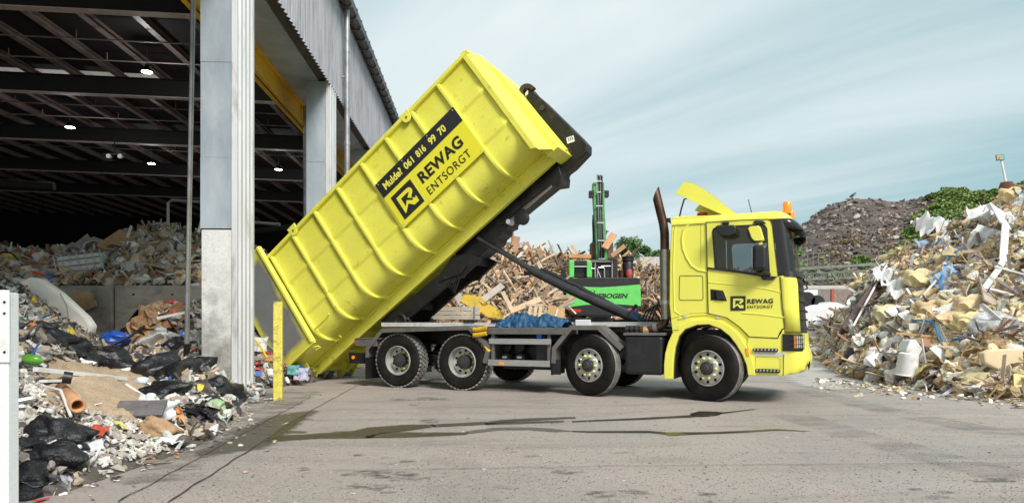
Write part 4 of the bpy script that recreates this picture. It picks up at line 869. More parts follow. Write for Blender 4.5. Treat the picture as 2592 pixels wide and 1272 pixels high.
for pts_, col_ in (([(340,322),(400,290),(620,275),(800,262),(870,245),(1050,232),(1200,228),(1210,240),(1060,262),(900,280),(880,298),(620,300),(400,314)], (.072,.060,.040)),
    ([(1190,230),(1480,215),(1560,205),(1700,198),(1930,190),(1930,197),(1720,208),(1480,228),(1210,242)], (.075,.064,.05)),
    ([(1470,222),(1700,214),(1870,210),(1870,216),(1700,222),(1480,231)], (.075,.064,.05)),
    ([(860,290),(950,272),(1050,270),(1380,272),(1370,280),(1060,296),(860,299)], (.075,.066,.042)),
    ([(1370,266),(1520,246),(1700,244),(1800,250),(1920,262),(1830,268),(1690,255),(1540,258),(1390,276)], (.14,.125,.11)),
    ([(450,262),(540,266),(548,272),(450,272)], (.10,.085,.05))):
    stain('wet_trail', [g8(*p) for p in pts_], col_, .5, .006, .06, .78, 10, .62, .3)
stain('algae_patch', [g8(*p) for p in [(345,312),(380,285),(440,235),(540,178),(520,200),(450,255),(390,295)]], (.10,.095,.03), .6, .0075, .06, .75, 9, .6, .3)
stain('algae_patch', [g8(*p) for p in [(400,300),(620,282),(800,272),(900,270),(800,286),(620,298)]], (.11,.10,.04), .6, .0075, .08, .5, 9, .8, .3)
stain('wet_trail', [g5(*p) for p in [(-120,345),(0,338),(300,325),(600,308),(820,288),(990,270),(960,275),(820,294),(600,320),(300,335),(0,345),(-120,350)]], (.035,.03,.022), .4, .006, .035, .9, 6, .3)
stain('oil_spot', [g5(*p) for p in [(590,300),(640,286),(720,288),(780,292),(740,310),(650,318),(600,315)]], (.035,.024,.014), .2, .0075, .05, .95, 6, .3)
stain('wet_trail', [g5(*p) for p in [(-120,402),(0,404),(330,402),(450,412),(700,410),(900,402),(1100,392),(1320,406),(1100,400),(900,412),(700,420),(480,428),(350,414),(0,412),(-120,408)]], (.035,.03,.02), .3, .006, .03, .92, 6, .3)
stain('wet_trail', [g5(*p) for p in [(430,412),(520,418),(560,425),(460,432)]], (.13,.12,.02), .5, .008, .03, .9, 8, .5)
stain('painted_wet_shine', [g5(*p) for p in [(1340,410),(1480,395),(1580,378),(1690,352),(1790,362),(1700,372),(1600,382),(1480,415)]], (.46,.48,.54), .4, .006, .06, .6, 9, .9)  # pale blue sheen on the wet ground, put into the sheet's colour
for (x, y, w, h) in [(1100,600,260,22),(1260,632,180,20),(1000,690,170,14),(1080,716,40,6),(1160,730,35,6),(1420,80,70,12),(1240,88,70,8),(1330,122,30,6),(1520,82,60,8),(1450,235,60,14),(960,470,30,6),(1120,492,20,6),(1300,515,40,8),(2370,590,90,16),(580,570,24,8)]:
    pts = [g4(x + w * math.cos(a) * (1 + .3 * math.sin(3 * a + x)), y + h * math.sin(a)) for a in [k * math.pi / 5 for k in range(10)]]
    stain('dark_stain', pts, (.12,.105,.09), .7, .005, .10, .75, 14, 1.1)
for (x, y, w, h) in [(60,780,80,22),(250,770,70,10),(690,780,60,10),(1940,752,24,5),(2110,770,24,5),(2400,700,110,14),(2380,200,220,26),(2060,800,60,8)]:
    pts = [g5(x + w * math.cos(a) * (1 + .3 * math.sin(3 * a + x)), y + h * math.sin(a)) for a in [k * math.pi / 5 for k in range(10)]]
    stain('dark_stain', pts, (.09,.08,.075) if y != 200 else (.04,.037,.035), .6, .005, .12, .8, 14, 1.0)
stain('dust_patch', [(2035,905),(2130,915),(2150,955),(2120,985),(2040,975),(2000,950)], (.52,.50,.47), .9, .012, .6, .75, 2.5, .6)
stain('dust_patch', [(2130,985),(2400,1010),(2560,1050),(2300,1040),(2100,1010)], (.44,.44,.45), .9, .005, .5, .5, 2.5, .7)
def track(name, line, w, colour, alpha):
    P = [G(*p) for p in line]; L = []; Rr = []
    for i, p in enumerate(P):
        d = (P[min(i + 1, len(P) - 1)] - P[max(i - 1, 0)]).normalized(); s_ = Vector((-d.y, d.x, 0)) * w / 2; L.append(p + s_); Rr.append(p - s_)
    stain(name, L + Rr[::-1], colour, .8, .0035, .22, alpha, 2.2, .75, .3, True)
for line, w, c_, a_ in (([(2592,1105),(2400,1070),(2250,1040),(2120,1008),(2020,985)], .5, (.20,.185,.18), .55), ([(2592,1150),(2400,1110),(2220,1068),(2060,1020),(1930,985)], .4, (.52,.50,.48), .5),
    ([(2592,1215),(2380,1160),(2180,1105),(2000,1050)], .5, (.22,.20,.195), .45), ([(2300,1272),(2150,1190),(2000,1120),(1880,1060)], .45, (.50,.47,.45), .4), ([(1180,1272),(1130,1130),(1100,1040),(1085,990)], .42, (.25,.22,.21), .16), ([(700,1272),(900,1180),(1040,1120),(1300,1090)], .6, (.54,.50,.46), .4)): track('tyre_track', line, w, c_, a_)
# the two joints of the drainage strip and the hairline joints between the slabs
def joint(p, q, w=.02, col=(.06,.05,.04), seed=1):
    a, b = G(*p), G(*q); d = (b - a); n_ = int(d.length / .12); s = Vector((-d.y, d.x, 0)).normalized(); m = MB(); r0 = []; r1 = []
    for i in range(n_ + 1):
        c_ = a + d * i / n_ + s * .03 * noise.noise(Vector((i * .35, seed, 0))); ww = w * (.55 + .8 * abs(noise.noise(Vector((i * .5, seed, 4))))); r0.append(c_ + s * ww + Vector((0, 0, .0095))); r1.append(c_ - s * ww + Vector((0, 0, .0095)))
    m.grid([r0, r1]); return m.build('slab_joint', MATS.get('joint_dirt') or mat('joint_dirt', col, .9, var=.4, vscale=8), kind='structure')
joint((298,1272), (790,1003), .008, seed=1); joint((425,1272), (790,1038), .011, seed=2); joint((790,1038), (905,975), .008, seed=3)
joint((1500,1181), (2592,1172), .006, seed=5); joint((1560,1045), (2500,1015), .005, seed=6); joint((840,1192), (1500,1183), .005, seed=7)
rnd = random.Random(3); GM = [mat('pale_grit', (.50, .46, .42), .9), mat('brown_grit', (.20, .17, .14), .9), mat('dark_grit', (.11, .09, .08), .9)]
m = MB(); sq = [(-1,-1,0),(1,-1,0),(1,1,0),(-1,1,0),(-.6,-.6,1),(.6,-.6,1),(.6,.6,1),(-.6,.6,1)]
for k in range(9000):     # grit and crumbs lying about on the yard
    x = rnd.uniform(330, 2592); y = 985 + 290 * rnd.random() ** .75
    if y < 1215 - (x - 330) * .62: continue
    p = G(x, y) if 0 else Vector(((x - CX) * F * HC / (y - HY) / F, F * HC / (y - HY), 0)); p.z = terrain(p.x, p.y); s_ = rnd.uniform(.002, .0048) * (1 if rnd.random() < .985 else 2.2) * (.6 + p.y / 14)
    a_ = rnd.uniform(0, 3); ca, sa = math.cos(a_), math.sin(a_); ex_ = rnd.uniform(.8, 2.2)
    m.add([(p.x + (v[0] * ca * ex_ - v[1] * sa) * s_, p.y + (v[0] * sa * ex_ + v[1] * ca) * s_, p.z + .002 + v[2] * s_ * .5) for v in sq], [(4,5,6,7),(0,1,5,4),(1,2,6,5),(2,3,7,6),(3,0,4,7)], rnd.choice([0, 0, 1, 1, 2]))
m.build('grit', GM, kind='stuff', label='scattered grit and crumbs on the concrete yard', cat='grit', fix=False)

# ================================================================ HALL (local: x outwards from the facade, y along it, z up)
HR = math.atan(.0463); hall = empty('recycling_hall', (-3.96, 0, 0), HR, 'open-fronted steel recycling hall with corrugated cladding above its pillars and a dark interior', 'hall')
ZS, ZE, YA, YB = 7.55, 10.3, 4.0, 60.0
# corrugated upper wall
m = MB(); n = int((YB - YA) / .05); r0 = []; r1 = []
for i in range(n + 1):
    y = YA + i * .05; x = .035 * math.sin(y * 2 * math.pi / .20); r0.append(Vector((x + .03, y, ZS - .02 + .0 * x))); r1.append(Vector((x + .03, y, ZE)))
m.grid([r0, r1]); o = m.build('upper_cladding', M_clad, hall, smooth=True, ang=80)
# far gable end, far wall and left wall
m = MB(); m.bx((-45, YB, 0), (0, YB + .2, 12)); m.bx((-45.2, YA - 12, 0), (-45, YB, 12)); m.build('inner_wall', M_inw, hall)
# roof: deck, outer sheet, eaves
rise = .03
def rz(x): return 10.05 - x * rise
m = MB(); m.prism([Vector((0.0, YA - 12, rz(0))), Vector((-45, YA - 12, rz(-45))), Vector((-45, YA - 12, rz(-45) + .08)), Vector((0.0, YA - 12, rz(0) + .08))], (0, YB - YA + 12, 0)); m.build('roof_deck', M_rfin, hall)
m = MB(); m.prism([Vector((.10, YA - 12, 10.26)), Vector((-45, YA - 12, rz(-45) + .3)), Vector((-45, YA - 12, rz(-45) + .42)), Vector((.10, YA - 12, 10.38))], (0, YB - YA + 12.5, 0)); m.build('roof', M_roof, hall)
m = MB(); g_ = [(x - .48, z) for x, z in [(.58,10.30),(.60,10.14),(.74,10.10),(.86,10.16),(.87,10.36),(.83,10.36),(.82,10.20),(.73,10.15),(.64,10.18),(.62,10.32)]]
m.prism([Vector((x, YA - 6, z)) for x, z in g_], (0, YB - YA + 6, 0)); gut = m.build('gutter', mat('gutter_steel', (.10, .10, .11), .5, metal=.4, var=.3), hall)
m = MB()
for k in range(70): y = YA + .75 * k; m.bx((.08, y, 10.08), (.41, y + .03, 10.385))
m.build('gutter_bracket', MATS['gutter_steel'], gut, kind='stuff')
m = MB(); yp = 19.25; m.tube([(.20, yp, 10.12), (.20, yp, 0.2)], .075, 14)
for z in (8.9, 6.3, 3.6): m.tube([(.20, yp, z), (.20, yp, z + .12)], .085, 14)
m.bx((.02, yp - .03, 8.2), (.2, yp + .03, 8.25)); m.bx((.02, yp - .03, 5.2), (.2, yp + .03, 5.25)); m.build('downpipe', M_pole, hall, smooth=True)
# soffit of the openings: dark outer strip and galvanised inner sheet
m = MB(); m.bx((-.30, YA, ZS + .10), (-.01, YB, ZS + .14)); m.build('soffit_edge', mat('dark_soffit', (.07, .055, .045), .7, var=.4, vscale=3), hall)
m = MB(); y = YA
while y < YB: m.bx((-1.15, y + .01, ZS + .06), (-.28, min(y + 2.9, YB), ZS + .10)); y += 2.9
m.build('soffit', M_galv, hall)
m = MB(); m.bx((-1.30, YA, ZS - .5), (-1.26, YB, ZS + .08)); m.bx((-1.42, YA, ZS - .5), (-1.16, YB, ZS - .48)); m.bx((-1.40, YA, ZS + .04), (-1.12, YB, ZS + .055)); m.build('door_beam', M_ybeam, hall)
# pillars
PY = [11.14 - 6.8, 11.14, 17.9, 24.8, 31.7, 38.6, 45.5]
for i, y in enumerate(PY):
    D = .82
    pil = MB().bx((-.58, y, 0), (-.06, y + D, 2.78)).build('pillar', M_conc, hall, bevel=.015)
    m = MB(); m.bx((-.588, y - .012, 2.80), (-.07, y + .0, 3.95)); m.bx((-.588, y - .006, 3.955), (-.07, y + .0, 5.50)); m.bx((-.588, y - .012, 5.505), (-.07, y + .0, ZS + .06)); m.bx((-.588, y, 2.80), (-.10, y + D, ZS + .06)); m.build('jamb_cladding', M_galv, pil)
    m = MB(); m.bx((-.085, y - .03, 0), (.005, y + .04, ZS + .12)); 
    m.build('corner_trim', M_wclad, pil, bevel=.004)
    m = MB(); pr = []; n = 4; w = (D - .06) / n
    for k in range(n):
        a = y + .05 + k * w; pr += [(-.02, a), (.03, a + .03), (.03, a + w * .62), (-.02, a + w * .62 + .03)]
    pr += [(-.02, y + D)]; pr2 = [(-.06, y + D), (-.06, y + .05)]
    m.prism([Vector((x, yy, .03)) for x, yy in pr + pr2], (0, 0, ZS + .06)); m.build('ribbed_cladding', M_wclad, pil)
# rafters, purlins, braces
for i, y in enumerate(PY):
    for x0, x1 in ((-1.5, -45),):
        m = MB(); zt = lambda x: rz(x) - .24
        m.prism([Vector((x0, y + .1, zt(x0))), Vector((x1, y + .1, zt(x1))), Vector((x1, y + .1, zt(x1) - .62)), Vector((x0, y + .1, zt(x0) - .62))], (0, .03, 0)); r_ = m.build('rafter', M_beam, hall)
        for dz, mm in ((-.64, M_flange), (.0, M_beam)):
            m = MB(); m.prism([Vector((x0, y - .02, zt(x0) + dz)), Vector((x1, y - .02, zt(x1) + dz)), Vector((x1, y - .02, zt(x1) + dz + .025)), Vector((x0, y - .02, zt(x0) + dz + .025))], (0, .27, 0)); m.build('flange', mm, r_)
        m = MB(); m.bx((-1.5, y - .05, 0), (-1.2, y + .3, 9.4)) if 0 else None
for k in range(26):
    x = -1.2 - 1.55 * k; z = rz(x) - .215
    m = MB(); m.bx((x - .10, YA - 10, z), (x + .10, YB, z + .02)); m.bx((x - .10, YA - 10, z + .02), (x - .07, YB, z + .18)); m.bx((x-.1, YA-10, z+.18),(x+.1,YB,z+.2)); m.build('purlin', M_purl, hall)
for y in (14.2, 15.9, 20.9, 22.6, 27.6, 29.3, 34.6, 41.5):
    m = MB(); a, b = (-1.3, y, rz(0) - .42), (-44, y, rz(-44) - .42); m.tube([a, b], .022, 6)
    for k in range(12): x = -1.97 - 3.1 * k; m.tube([(x, y, rz(x) - .2), (x, y, rz(x) - .42)], .018, 6)
    m.build('ceiling_pipe', M_purl, hall)
for y in (25.0,): MB().prism([Vector((-7.4, y, rz(-7.4) - .03)), Vector((-24 if y < 30 else -30, y, rz(-26) - .03)), Vector((-24 if y < 30 else -30, y, rz(-26) - .01)), Vector((-7.4, y, rz(-7.4) - .01))], (0, 1.0, 0)).build('roof_light_strip', M_skyl, hall)
MB().tube([(-1.14, 20, 0), (-1.14, 20, 9.2)], .07, 12).build('vertical_pipe', M_pole, hall, smooth=True)
for a, b in (((-12.5, 27, 6.6), (-20.5, 26, 6.9)), ((-4, 38, 7.0), (-26, 42, 5.0))): MB().tube([a, b], .16, 8).build('air_duct', M_beam, hall, smooth=True)
# gallery and railings deep inside
m = MB(); m.bx((-40, 33, 2.4), (-9, 34, 2.6)); m.bx((-40, 34, 0), (-9, 34.2, 2.4)); gal = m.build('gallery', M_inw, hall)
m = MB()
for k in range(22): m.tube([(-9.2 - 1.4 * k, 33.1, 2.6), (-9.2 - 1.4 * k, 33.1, 3.7)], .03, 6)
for z in (3.7, 3.15): m.tube([(-40, 33.1, z), (-9.2, 33.1, z)], .03, 6)
m.build('railing', M_purl, gal)
m = MB()
for x0, x1, z0, z1_ in ((-8.2, -5.9, 4.2, 6.0), (-5.6, -3.9, 3.7, 5.2)):
    m.tube([(x0, 27, z0 - 1.6), (x0, 27, z1_), (x0 + .15, 27, z1_ + .12), (x1, 27, z1_)], .06, 8)
for k in range(6): m.tube([(-8.6 + k * .9, 26.5, 1.5), (-8.6 + k * .9, 26.5, 3.1)], .03, 6)
m.tube([(-8.8, 26.5, 3.1), (-3.9, 26.5, 2.9)], .03, 6); m.tube([(-8.8, 26.5, 2.3), (-3.9, 26.5, 2.2)], .03, 6)
m.build('conveyor_frame', M_pole, hall, smooth=True)
# lit lamps
def hl(x, y, Z): Y = (Z - HC) * F / (HY - y); return Vector(((x - CX) * Y / F, Y, Z))
for i, (x, y, Z, r_, lb) in enumerate(((372,182,9.25,.17,'lit round hall lamp nearest to the white pillar'),(177,322,9.2,.18,'lit round hall lamp farthest left under the roof'),(383,414,9.2,.19,'lit round hall lamp just below the pair of floodlights'),(705,429,9.1,.19,'lit round hall lamp seen between the two pillars'))):
    p = hl(x, y, Z); L_ = MB().lathe([(0, .0), (r_, .0), (r_ * 1.02, .03), (r_ * .45, .14), (.06, .22), (0, .22)], (0, 0, 0), 'Z', 20).build('ceiling_lamp', M_beam, smooth=True, label=lb, cat='lamp', group='lit lamps under the hall roof'); L_.location = p
    MB().lathe([(0, -.012), (r_ * .92, -.010), (r_ * .92, -.002)], (0, 0, 0), 'Z', 20).build('lamp_glass', M_lamp, L_)
    MB().tube([(0, 0, .22), (0, 0, .75)], .012, 5).build('lamp_cord', M_purl, L_)
    ld = bpy.data.objects.new('lamp_light', bpy.data.lights.new('lamp_light', 'POINT')); ld.data.energy = 45; ld.data.shadow_soft_size = .15; COL.objects.link(ld); ld.parent = L_; ld.location = (0, 0, -.15)
fl = empty('floodlight_bar', hl(290, 396, 8.6), 0, 'dark bar with two small round floodlights hanging from a rafter', 'lamp')
MB().bar((-.5, 0, .1), (.5, 0, .1), .06, .06).build('bar', M_beam, fl)
MB().tube([(0, 0, .1), (0, 0, .9)], .03, 6).build('bracket', M_beam, fl)
for dx in (-.22, .28): MB().lathe([(0, -.10), (.10, -.10), (.11, -.06), (.07, .08), (0, .1)], (dx, 0, 0), n=14).build('floodlight', M_white, fl, smooth=True)
# leaning pole, posts
a = at(489, -6, 11.9); b = at(472, 918, 12.3)
a2 = a + (a - b) * .35
o = MB().tube([b, a2], .042, 12).build('leaning_pole', M_pole, smooth=True, label='thin grey galvanised pole leaning beside the concrete pillar', cat='pole'); 
m = MB(); m.tube([b - (a - b).normalized() * -.0, b + (a - b).normalized() * .35], .055, 10); m.build('pole_shoe', M_frame, o, smooth=True)
p = G(704, 1013); bo = empty('yellow_post', p, R(12), 'battered square yellow post standing in front of the skip', 'post')
MB().bx((-.072, -.06, 0), (.072, .06, 1.60)).build('shaft', M_bolly, bo, bevel=.012)
MB().bx((-.075, -.063, 1.60), (.075, .063, 1.612)).build('cap', M_bolly, bo, bevel=.004)
d = 4.3; wp = empty('white_post', ((10 - CX) * d / F, d, 0), R(3), 'scuffed white steel post with a bolted plate at the left edge', 'post')
MB().bx((-.075, -.05, 0), (.060, .05, 1.42)).build('shaft', M_wpost, wp, bevel=.006)
m = MB(); m.bx((-.09, -.062, .985), (.072, -.052, 1.435)); m.build('bolted_plate', M_wpost, wp, bevel=.003)
m = MB()
for z in (1.05, 1.36, 1.29): m.lathe([(0, -.068), (.007, -.068), (.008, -.062)], (.045, 0, z), n=8)
m.build('bolt', M_hole, wp)
# ================================================================ HEAPS
class Heap:
    """sloping mound: foot line on the ground, crest line in space, falling away behind"""
    def __init__(s, foot, crest, back=6.0, ns=70, nt=36, amp=.25, nsc=.8, power=.8, seed=0, foldback=True):
        s.foot, s.crest, s.back, s.amp, s.nsc, s.pw, s.seed = [Vector(p) for p in foot], [Vector(p) for p in crest], back, amp, nsc, power, seed
        s.ns, s.nt = ns, nt; s.fb = foldback
    def _l(s, L, a):
        k = a * (len(L) - 1); i = min(int(k), len(L) - 2); return L[i].lerp(L[i + 1], k - i)
    def base(s, a, t):
        f, c = s._l(s.foot, a), s._l(s.crest, a)
        if t <= 1:
            p = f.lerp(c, t); p.z = f.z + (c.z - f.z) * (t ** s.pw)
        else:
            d = Vector((c.x - f.x, c.y - f.y, 0)); d = d.normalized() if d.length > .01 else Vector((0, 1, 0)); k = t - 1
            p = c + d * s.back * k; p.z = c.z - (c.z - f.z + .3) * (k ** 1.6 if s.fb else k * .1)
        return p
    def pos(s, a, t):
        p = s.base(a, t); w = min(t / .15, 1) if t < 1 else 1
        n = noise.noise(Vector((p.x * s.nsc, p.y * s.nsc, s.seed))) + .5 * noise.noise(Vector((p.x * s.nsc * 2.3, p.y * s.nsc * 2.3, s.seed + 7))) + .3 * noise.noise(Vector((p.x * s.nsc * 5, p.y * s.nsc * 5, s.seed + 3)))
        near = max(0, 1 - abs(t - 1) / .15); p.z += s.amp * n * w * (1 - .6 * near); return p
    def nrm(s, a, t):
        e = .01; p = s.pos(a, t); u = s.pos(min(a + e, 1), t) - s.pos(max(a - e, 0), t); v = s.pos(a, t + e) - s.pos(a, max(t - e, 0)); n = u.cross(v).normalized(); return n if n.z > 0 else -n
    def build(s, name, m, **k):
        b = MB(); tm = 2.0; b.grid([[s.pos(i / s.ns, tm * j / s.nt) for i in range(s.ns + 1)] for j in range(s.nt + 1)]); return b.build(name, m, smooth=True, **k)

# ---- library of debris pieces as (verts, faces)
def _arr(mb): return (np.array([tuple(v) for v in mb.v], dtype=float), mb.f)
def plank_m(l, w, t, rnd, bend=.02):
    m = MB(); b = rnd.uniform(-bend, bend) * l; k = 3; rows = []
    for i in range(k + 1):
        x = (i / k - .5) * l; z = b * (1 - (2 * i / k - 1) ** 2); e = rnd.uniform(-.12, .12) * w if i in (0, k) else 0
        rows.append([Vector((x + e, -w / 2, z - t / 2)), Vector((x - e, w / 2, z - t / 2)), Vector((x - e, w / 2, z + t / 2)), Vector((x + e, -w / 2, z + t / 2))])
    m.grid(rows, close=True); m.f.append((3, 2, 1, 0)); m.f.append(tuple(range(4 * k, 4 * k + 4))); m.m += [0, 0]; return _arr(m)
def shard_m(rnd, n=6, t=.04):
    an = sorted(rnd.uniform(0, 6.28) for _ in range(n)); pts = [Vector((math.cos(a) * rnd.uniform(.5, 1) * .5, math.sin(a) * rnd.uniform(.5, 1) * .5, rnd.uniform(-.03, .03))) for a in an]
    m = MB(); k = len(pts); m.add([p for p in pts] + [p + Vector((0, 0, t)) for p in pts], [tuple(range(k - 1, -1, -1)), tuple(range(k, 2 * k))] + [(i, (i + 1) % k, (i + 1) % k + k, i + k) for i in range(k)]); return _arr(m)
def chunk_m(rnd, sub=2, rough=.35, sc=(1, 1, .6), sharp=2.0):
    bm = bmesh.new(); bmesh.ops.create_icosphere(bm, subdivisions=sub, radius=.5); o = Vector((rnd.uniform(-50, 50), 0, 3))
    for v in bm.verts:
        n = noise.noise(v.co * sharp + o) + .6 * noise.noise(v.co * sharp * 2.7 + o) + .4 * noise.noise(v.co * sharp * 6 + o)
        v.co *= 1 + rough * n; v.co = Vector((v.co.x * sc[0], v.co.y * sc[1], v.co.z * sc[2]))
    vs = np.array([tuple(v.co) for v in bm.verts]); fs = [tuple(v.index for v in f.verts) for f in bm.faces]; bm.free(); return vs, fs
def sheet_m(rnd, n=7, amp=.2, asp=1.0, t=0.012):
    m = MB(); o = rnd.uniform(-50, 50); rows = []
    for j in range(n + 1):
        r_ = []
        for i in range(n + 1):
            x, y = i / n - .5, j / n - .5; ed = 1 + .22 * noise.noise(Vector((x * 3 + o, y * 3, 2)))
            r_.append(Vector((x * ed, y * asp * ed, amp * (noise.noise(Vector((x * 3 + o, y * 3, 0))) + .5 * noise.noise(Vector((x * 8 + o, y * 8, 1)))))))
        rows.append(r_)
    m.grid(rows); k = len(m.v); m.v += [(v[0], v[1], v[2] - t) for v in m.v]; f0 = list(m.f); m.f += [tuple(i + k for i in reversed(f)) for f in f0]
    bd = [i for i in range(n + 1)] + [(n + 1) * i + n for i in range(1, n + 1)] + [(n + 1) * n + i for i in range(n - 1, -1, -1)] + [(n + 1) * i for i in range(n - 1, 0, -1)]
    for i in range(len(bd)): a, b = bd[i], bd[(i + 1) % len(bd)]; m.f.append((b, a, a + k, b + k))
    m.m = [0] * len(m.f); return _arr(m)
def bag_m(rnd, sub=4):
    bm = bmesh.new(); bmesh.ops.create_icosphere(bm, subdivisions=sub, radius=.5); o = Vector((rnd.uniform(-50, 50), 0, 3)); ax = Vector((.45, rnd.uniform(-.2, .2), .25)).normalized()
    for v in bm.verts:
        c = v.co.copy(); d = c.normalized()
        n = .45 * noise.noise(d * 1.6 + o); w = 1 - abs(noise.noise(Vector((math.atan2(d.y, d.x) * 2.2, d.z * 2.2, o.x)) * 2.2)) ; q = 1 - abs(noise.noise(d * 5.5 + o))
        c *= 1 + n + .13 * (w - .7) + .10 * (q - .75)
        k = d.dot(ax)
        if k > .93: c += ax * (k - .93) * 1.5
        v.co = Vector((c.x * 1.0, c.y * .85, max(c.z * .72, -.24)))
    vs = np.array([tuple(v.co) for v in bm.verts]); fs = [tuple(v.index for v in f.verts) for f in bm.faces]; bm.free(); return vs, fs
def rod_m(r=.012, n=6, bend=.1, rnd=random):
    m = MB(); p = [Vector((i / 5 - .5, rnd.uniform(-bend, bend) * .3, bend * math.sin(i * 1.1))) for i in range(6)]; m.tube(p, r, n); return _arr(m)
rnd = random.Random(11)
LIB = dict(
    plank=[plank_m(1, rnd.uniform(.06, .13), rnd.uniform(.02, .04), rnd) for _ in range(10)],
    board=[plank_m(1, rnd.uniform(.28, .6), .03, rnd) for _ in range(5)],
    shard=[shard_m(rnd, rnd.randint(5, 8), rnd.uniform(.03, .07)) for _ in range(10)],
    chunk=[chunk_m(rnd, 2, .4, (1, rnd.uniform(.6, .9), rnd.uniform(.4, .7))) for _ in range(8)],
    wool=[chunk_m(rnd, 3, .5, (1, rnd.uniform(.6, 1), rnd.uniform(.3, .55)), 2.6) for _ in range(8)],
    small=[chunk_m(rnd, 1, .45, (1, .8, .6)) for _ in range(8)],
    sheet=[sheet_m(rnd, 8, rnd.uniform(.12, .3), rnd.uniform(.5, 1)) for _ in range(10)],
    film=[sheet_m(rnd, 16, rnd.uniform(.25, .5), rnd.uniform(.5, 1), .004) for _ in range(6)],
    slip=[sheet_m(rnd, 3, .18, rnd.uniform(.3, .9), .01) for _ in range(8)],
    bag=[bag_m(rnd) for _ in range(6)],
    rod=[rod_m(.012, 6, .08, rnd) for _ in range(5)])
MESHC = {}
def lib_mesh(kind, i, m, smooth):
    key = (kind, i, m.name)
    if key not in MESHC:
        vs, fs = LIB[kind][i]; me = bpy.data.meshes.new(kind + '_piece'); me.from_pydata([tuple(v) for v in vs], [], fs); me.materials.append(m)
        a = me.color_attributes.new('tint', 'FLOAT_COLOR', 'POINT'); a.data.foreach_set('color', [1.0] * (4 * len(vs)))
        if smooth: me.polygons.foreach_set('use_smooth', [True] * len(me.polygons)); me.set_sharp_from_angle(angle=R(50))
        MESHC[key] = me
    return MESHC[key]
SMOOTH = {'bag', 'film', 'wool'}
def piece(name, kind, i, m, loc, rot, size, colour, label, cat, group=None):
    o = bpy.data.objects.new(name, lib_mesh(kind, i, m, kind in SMOOTH)); COL.objects.link(o)
    o.location = loc; o.rotation_euler = rot.to_euler() if hasattr(rot, 'to_euler') else rot; o.scale = size; o.color = (*colour, 1); return tag(o, label, cat, group)
class Stuff:
    """many small pieces merged into one mesh"""
    def __init__(s): s.V = []; s.F = []; s.C = []; s.M = []; s.n = 0; s.mats = []
    def add(s, kind, i, m, loc, rot, size, col):
        vs, fs = LIB[kind][i]; Rm = np.array(rot); w = (vs * np.array(size)) @ Rm.T + np.array(loc)
        if m not in s.mats: s.mats.append(m)
        k = s.mats.index(m); s.V.append(w); s.C.append(np.tile(np.array([*col, 1.0]), (len(w), 1))); s.F += [tuple(a + s.n for a in f) for f in fs]; s.M += [k] * len(fs); s.n += len(w)
    def build(s, name, label, cat):
        me = bpy.data.meshes.new(name); V = np.concatenate(s.V); me.from_pydata(V.tolist(), [], s.F)
        for m in s.mats: me.materials.append(m)
        me.polygons.foreach_set('material_index', s.M); a = me.color_attributes.new('tint', 'FLOAT_COLOR', 'POINT'); a.data.foreach_set('color', np.concatenate(s.C).ravel())
        o = bpy.data.objects.new(name, me); COL.objects.link(o); return tag(o, label, cat, kind='stuff')
def lay(n, rnd, tilt=.5, spin=None):
    """rotation that lays a piece on a surface with normal n, spun at random and tilted a little"""
    q = Vector((0, 0, 1)).rotation_difference(n).to_matrix(); s = rnd.uniform(0, 6.283) if spin is None else spin
    return q @ Matrix.Rotation(s, 3, 'Z') @ Matrix.Rotation(rnd.gauss(0, tilt), 3, 'X') @ Matrix.Rotation(rnd.gauss(0, tilt), 3, 'Y')
def vary(c, rnd, a=.15): k = 1 + rnd.uniform(-a, a); return tuple(max(0, min(1, x * k * (1 + rnd.uniform(-.05, .05)))) for x in c)

# ---------------------------------------------------------------- WOOD HEAP behind the truck
WPX = [(1000,800,22),(1060,768,23),(1110,728,24),(1160,690,25),(1215,652,27),(1260,640,28),(1300,640,29),(1350,652,30),(1400,657,30),(1450,655,31),(1500,650,32),(1560,668,32),(1620,683,32),(1680,690,31),(1750,695,31),(1850,700,31),(1950,735,31)]
crest = [at(*p) for p in WPX]
foot = []
for x, y, Y in WPX:
    d = 19.6 if x < 1420 else 27.6 if x < 1640 else 24
    foot.append(Vector(((x - CX) * d / F, d, terrain((x - CX) * d / F, d))))
WH = Heap(foot, crest, 7, 90, 30, .35, .9, .72, 4)
WH.build('wood_mound', mat('wood_mulch', (.20, .13, .08), .9, var=.4, vscale=6, bump=.8, bscale=12), kind='stuff', label='core of the scrap wood heap behind the truck', cat='wood heap')
WC = [(.50,.34,.20),(.62,.46,.29),(.38,.25,.15),(.30,.18,.11),(.24,.15,.10),(.54,.43,.31),(.29,.25,.22),(.40,.23,.12),(.70,.58,.42),(.36,.31,.27),(.16,.11,.09)]
rnd = random.Random(21); st = Stuff(); ind = []
for k in range(7500):
    a, t = rnd.random(), rnd.uniform(.0, 1.06) ** .9; p = WH.pos(a, t); n = WH.nrm(a, t); L_ = rnd.uniform(.3, 1.1) if rnd.random() < .85 else rnd.uniform(1.1, 2.4)
    kd = rnd.random(); kind = 'plank' if kd < .93 else 'board' if kd < .96 else 'shard'
    if kind == 'board': L_ *= .55
    if kind == 'shard': L_ *= .4
    ind.append((L_ * (1 if kind != 'plank' else .8), kind, a, t, p + n * rnd.uniform(-.05, .16), lay(n, rnd, .42), L_, vary(rnd.choice(WC), rnd, .25)))
ind.sort(key=lambda e: -e[0] / max(e[4].y, 1))
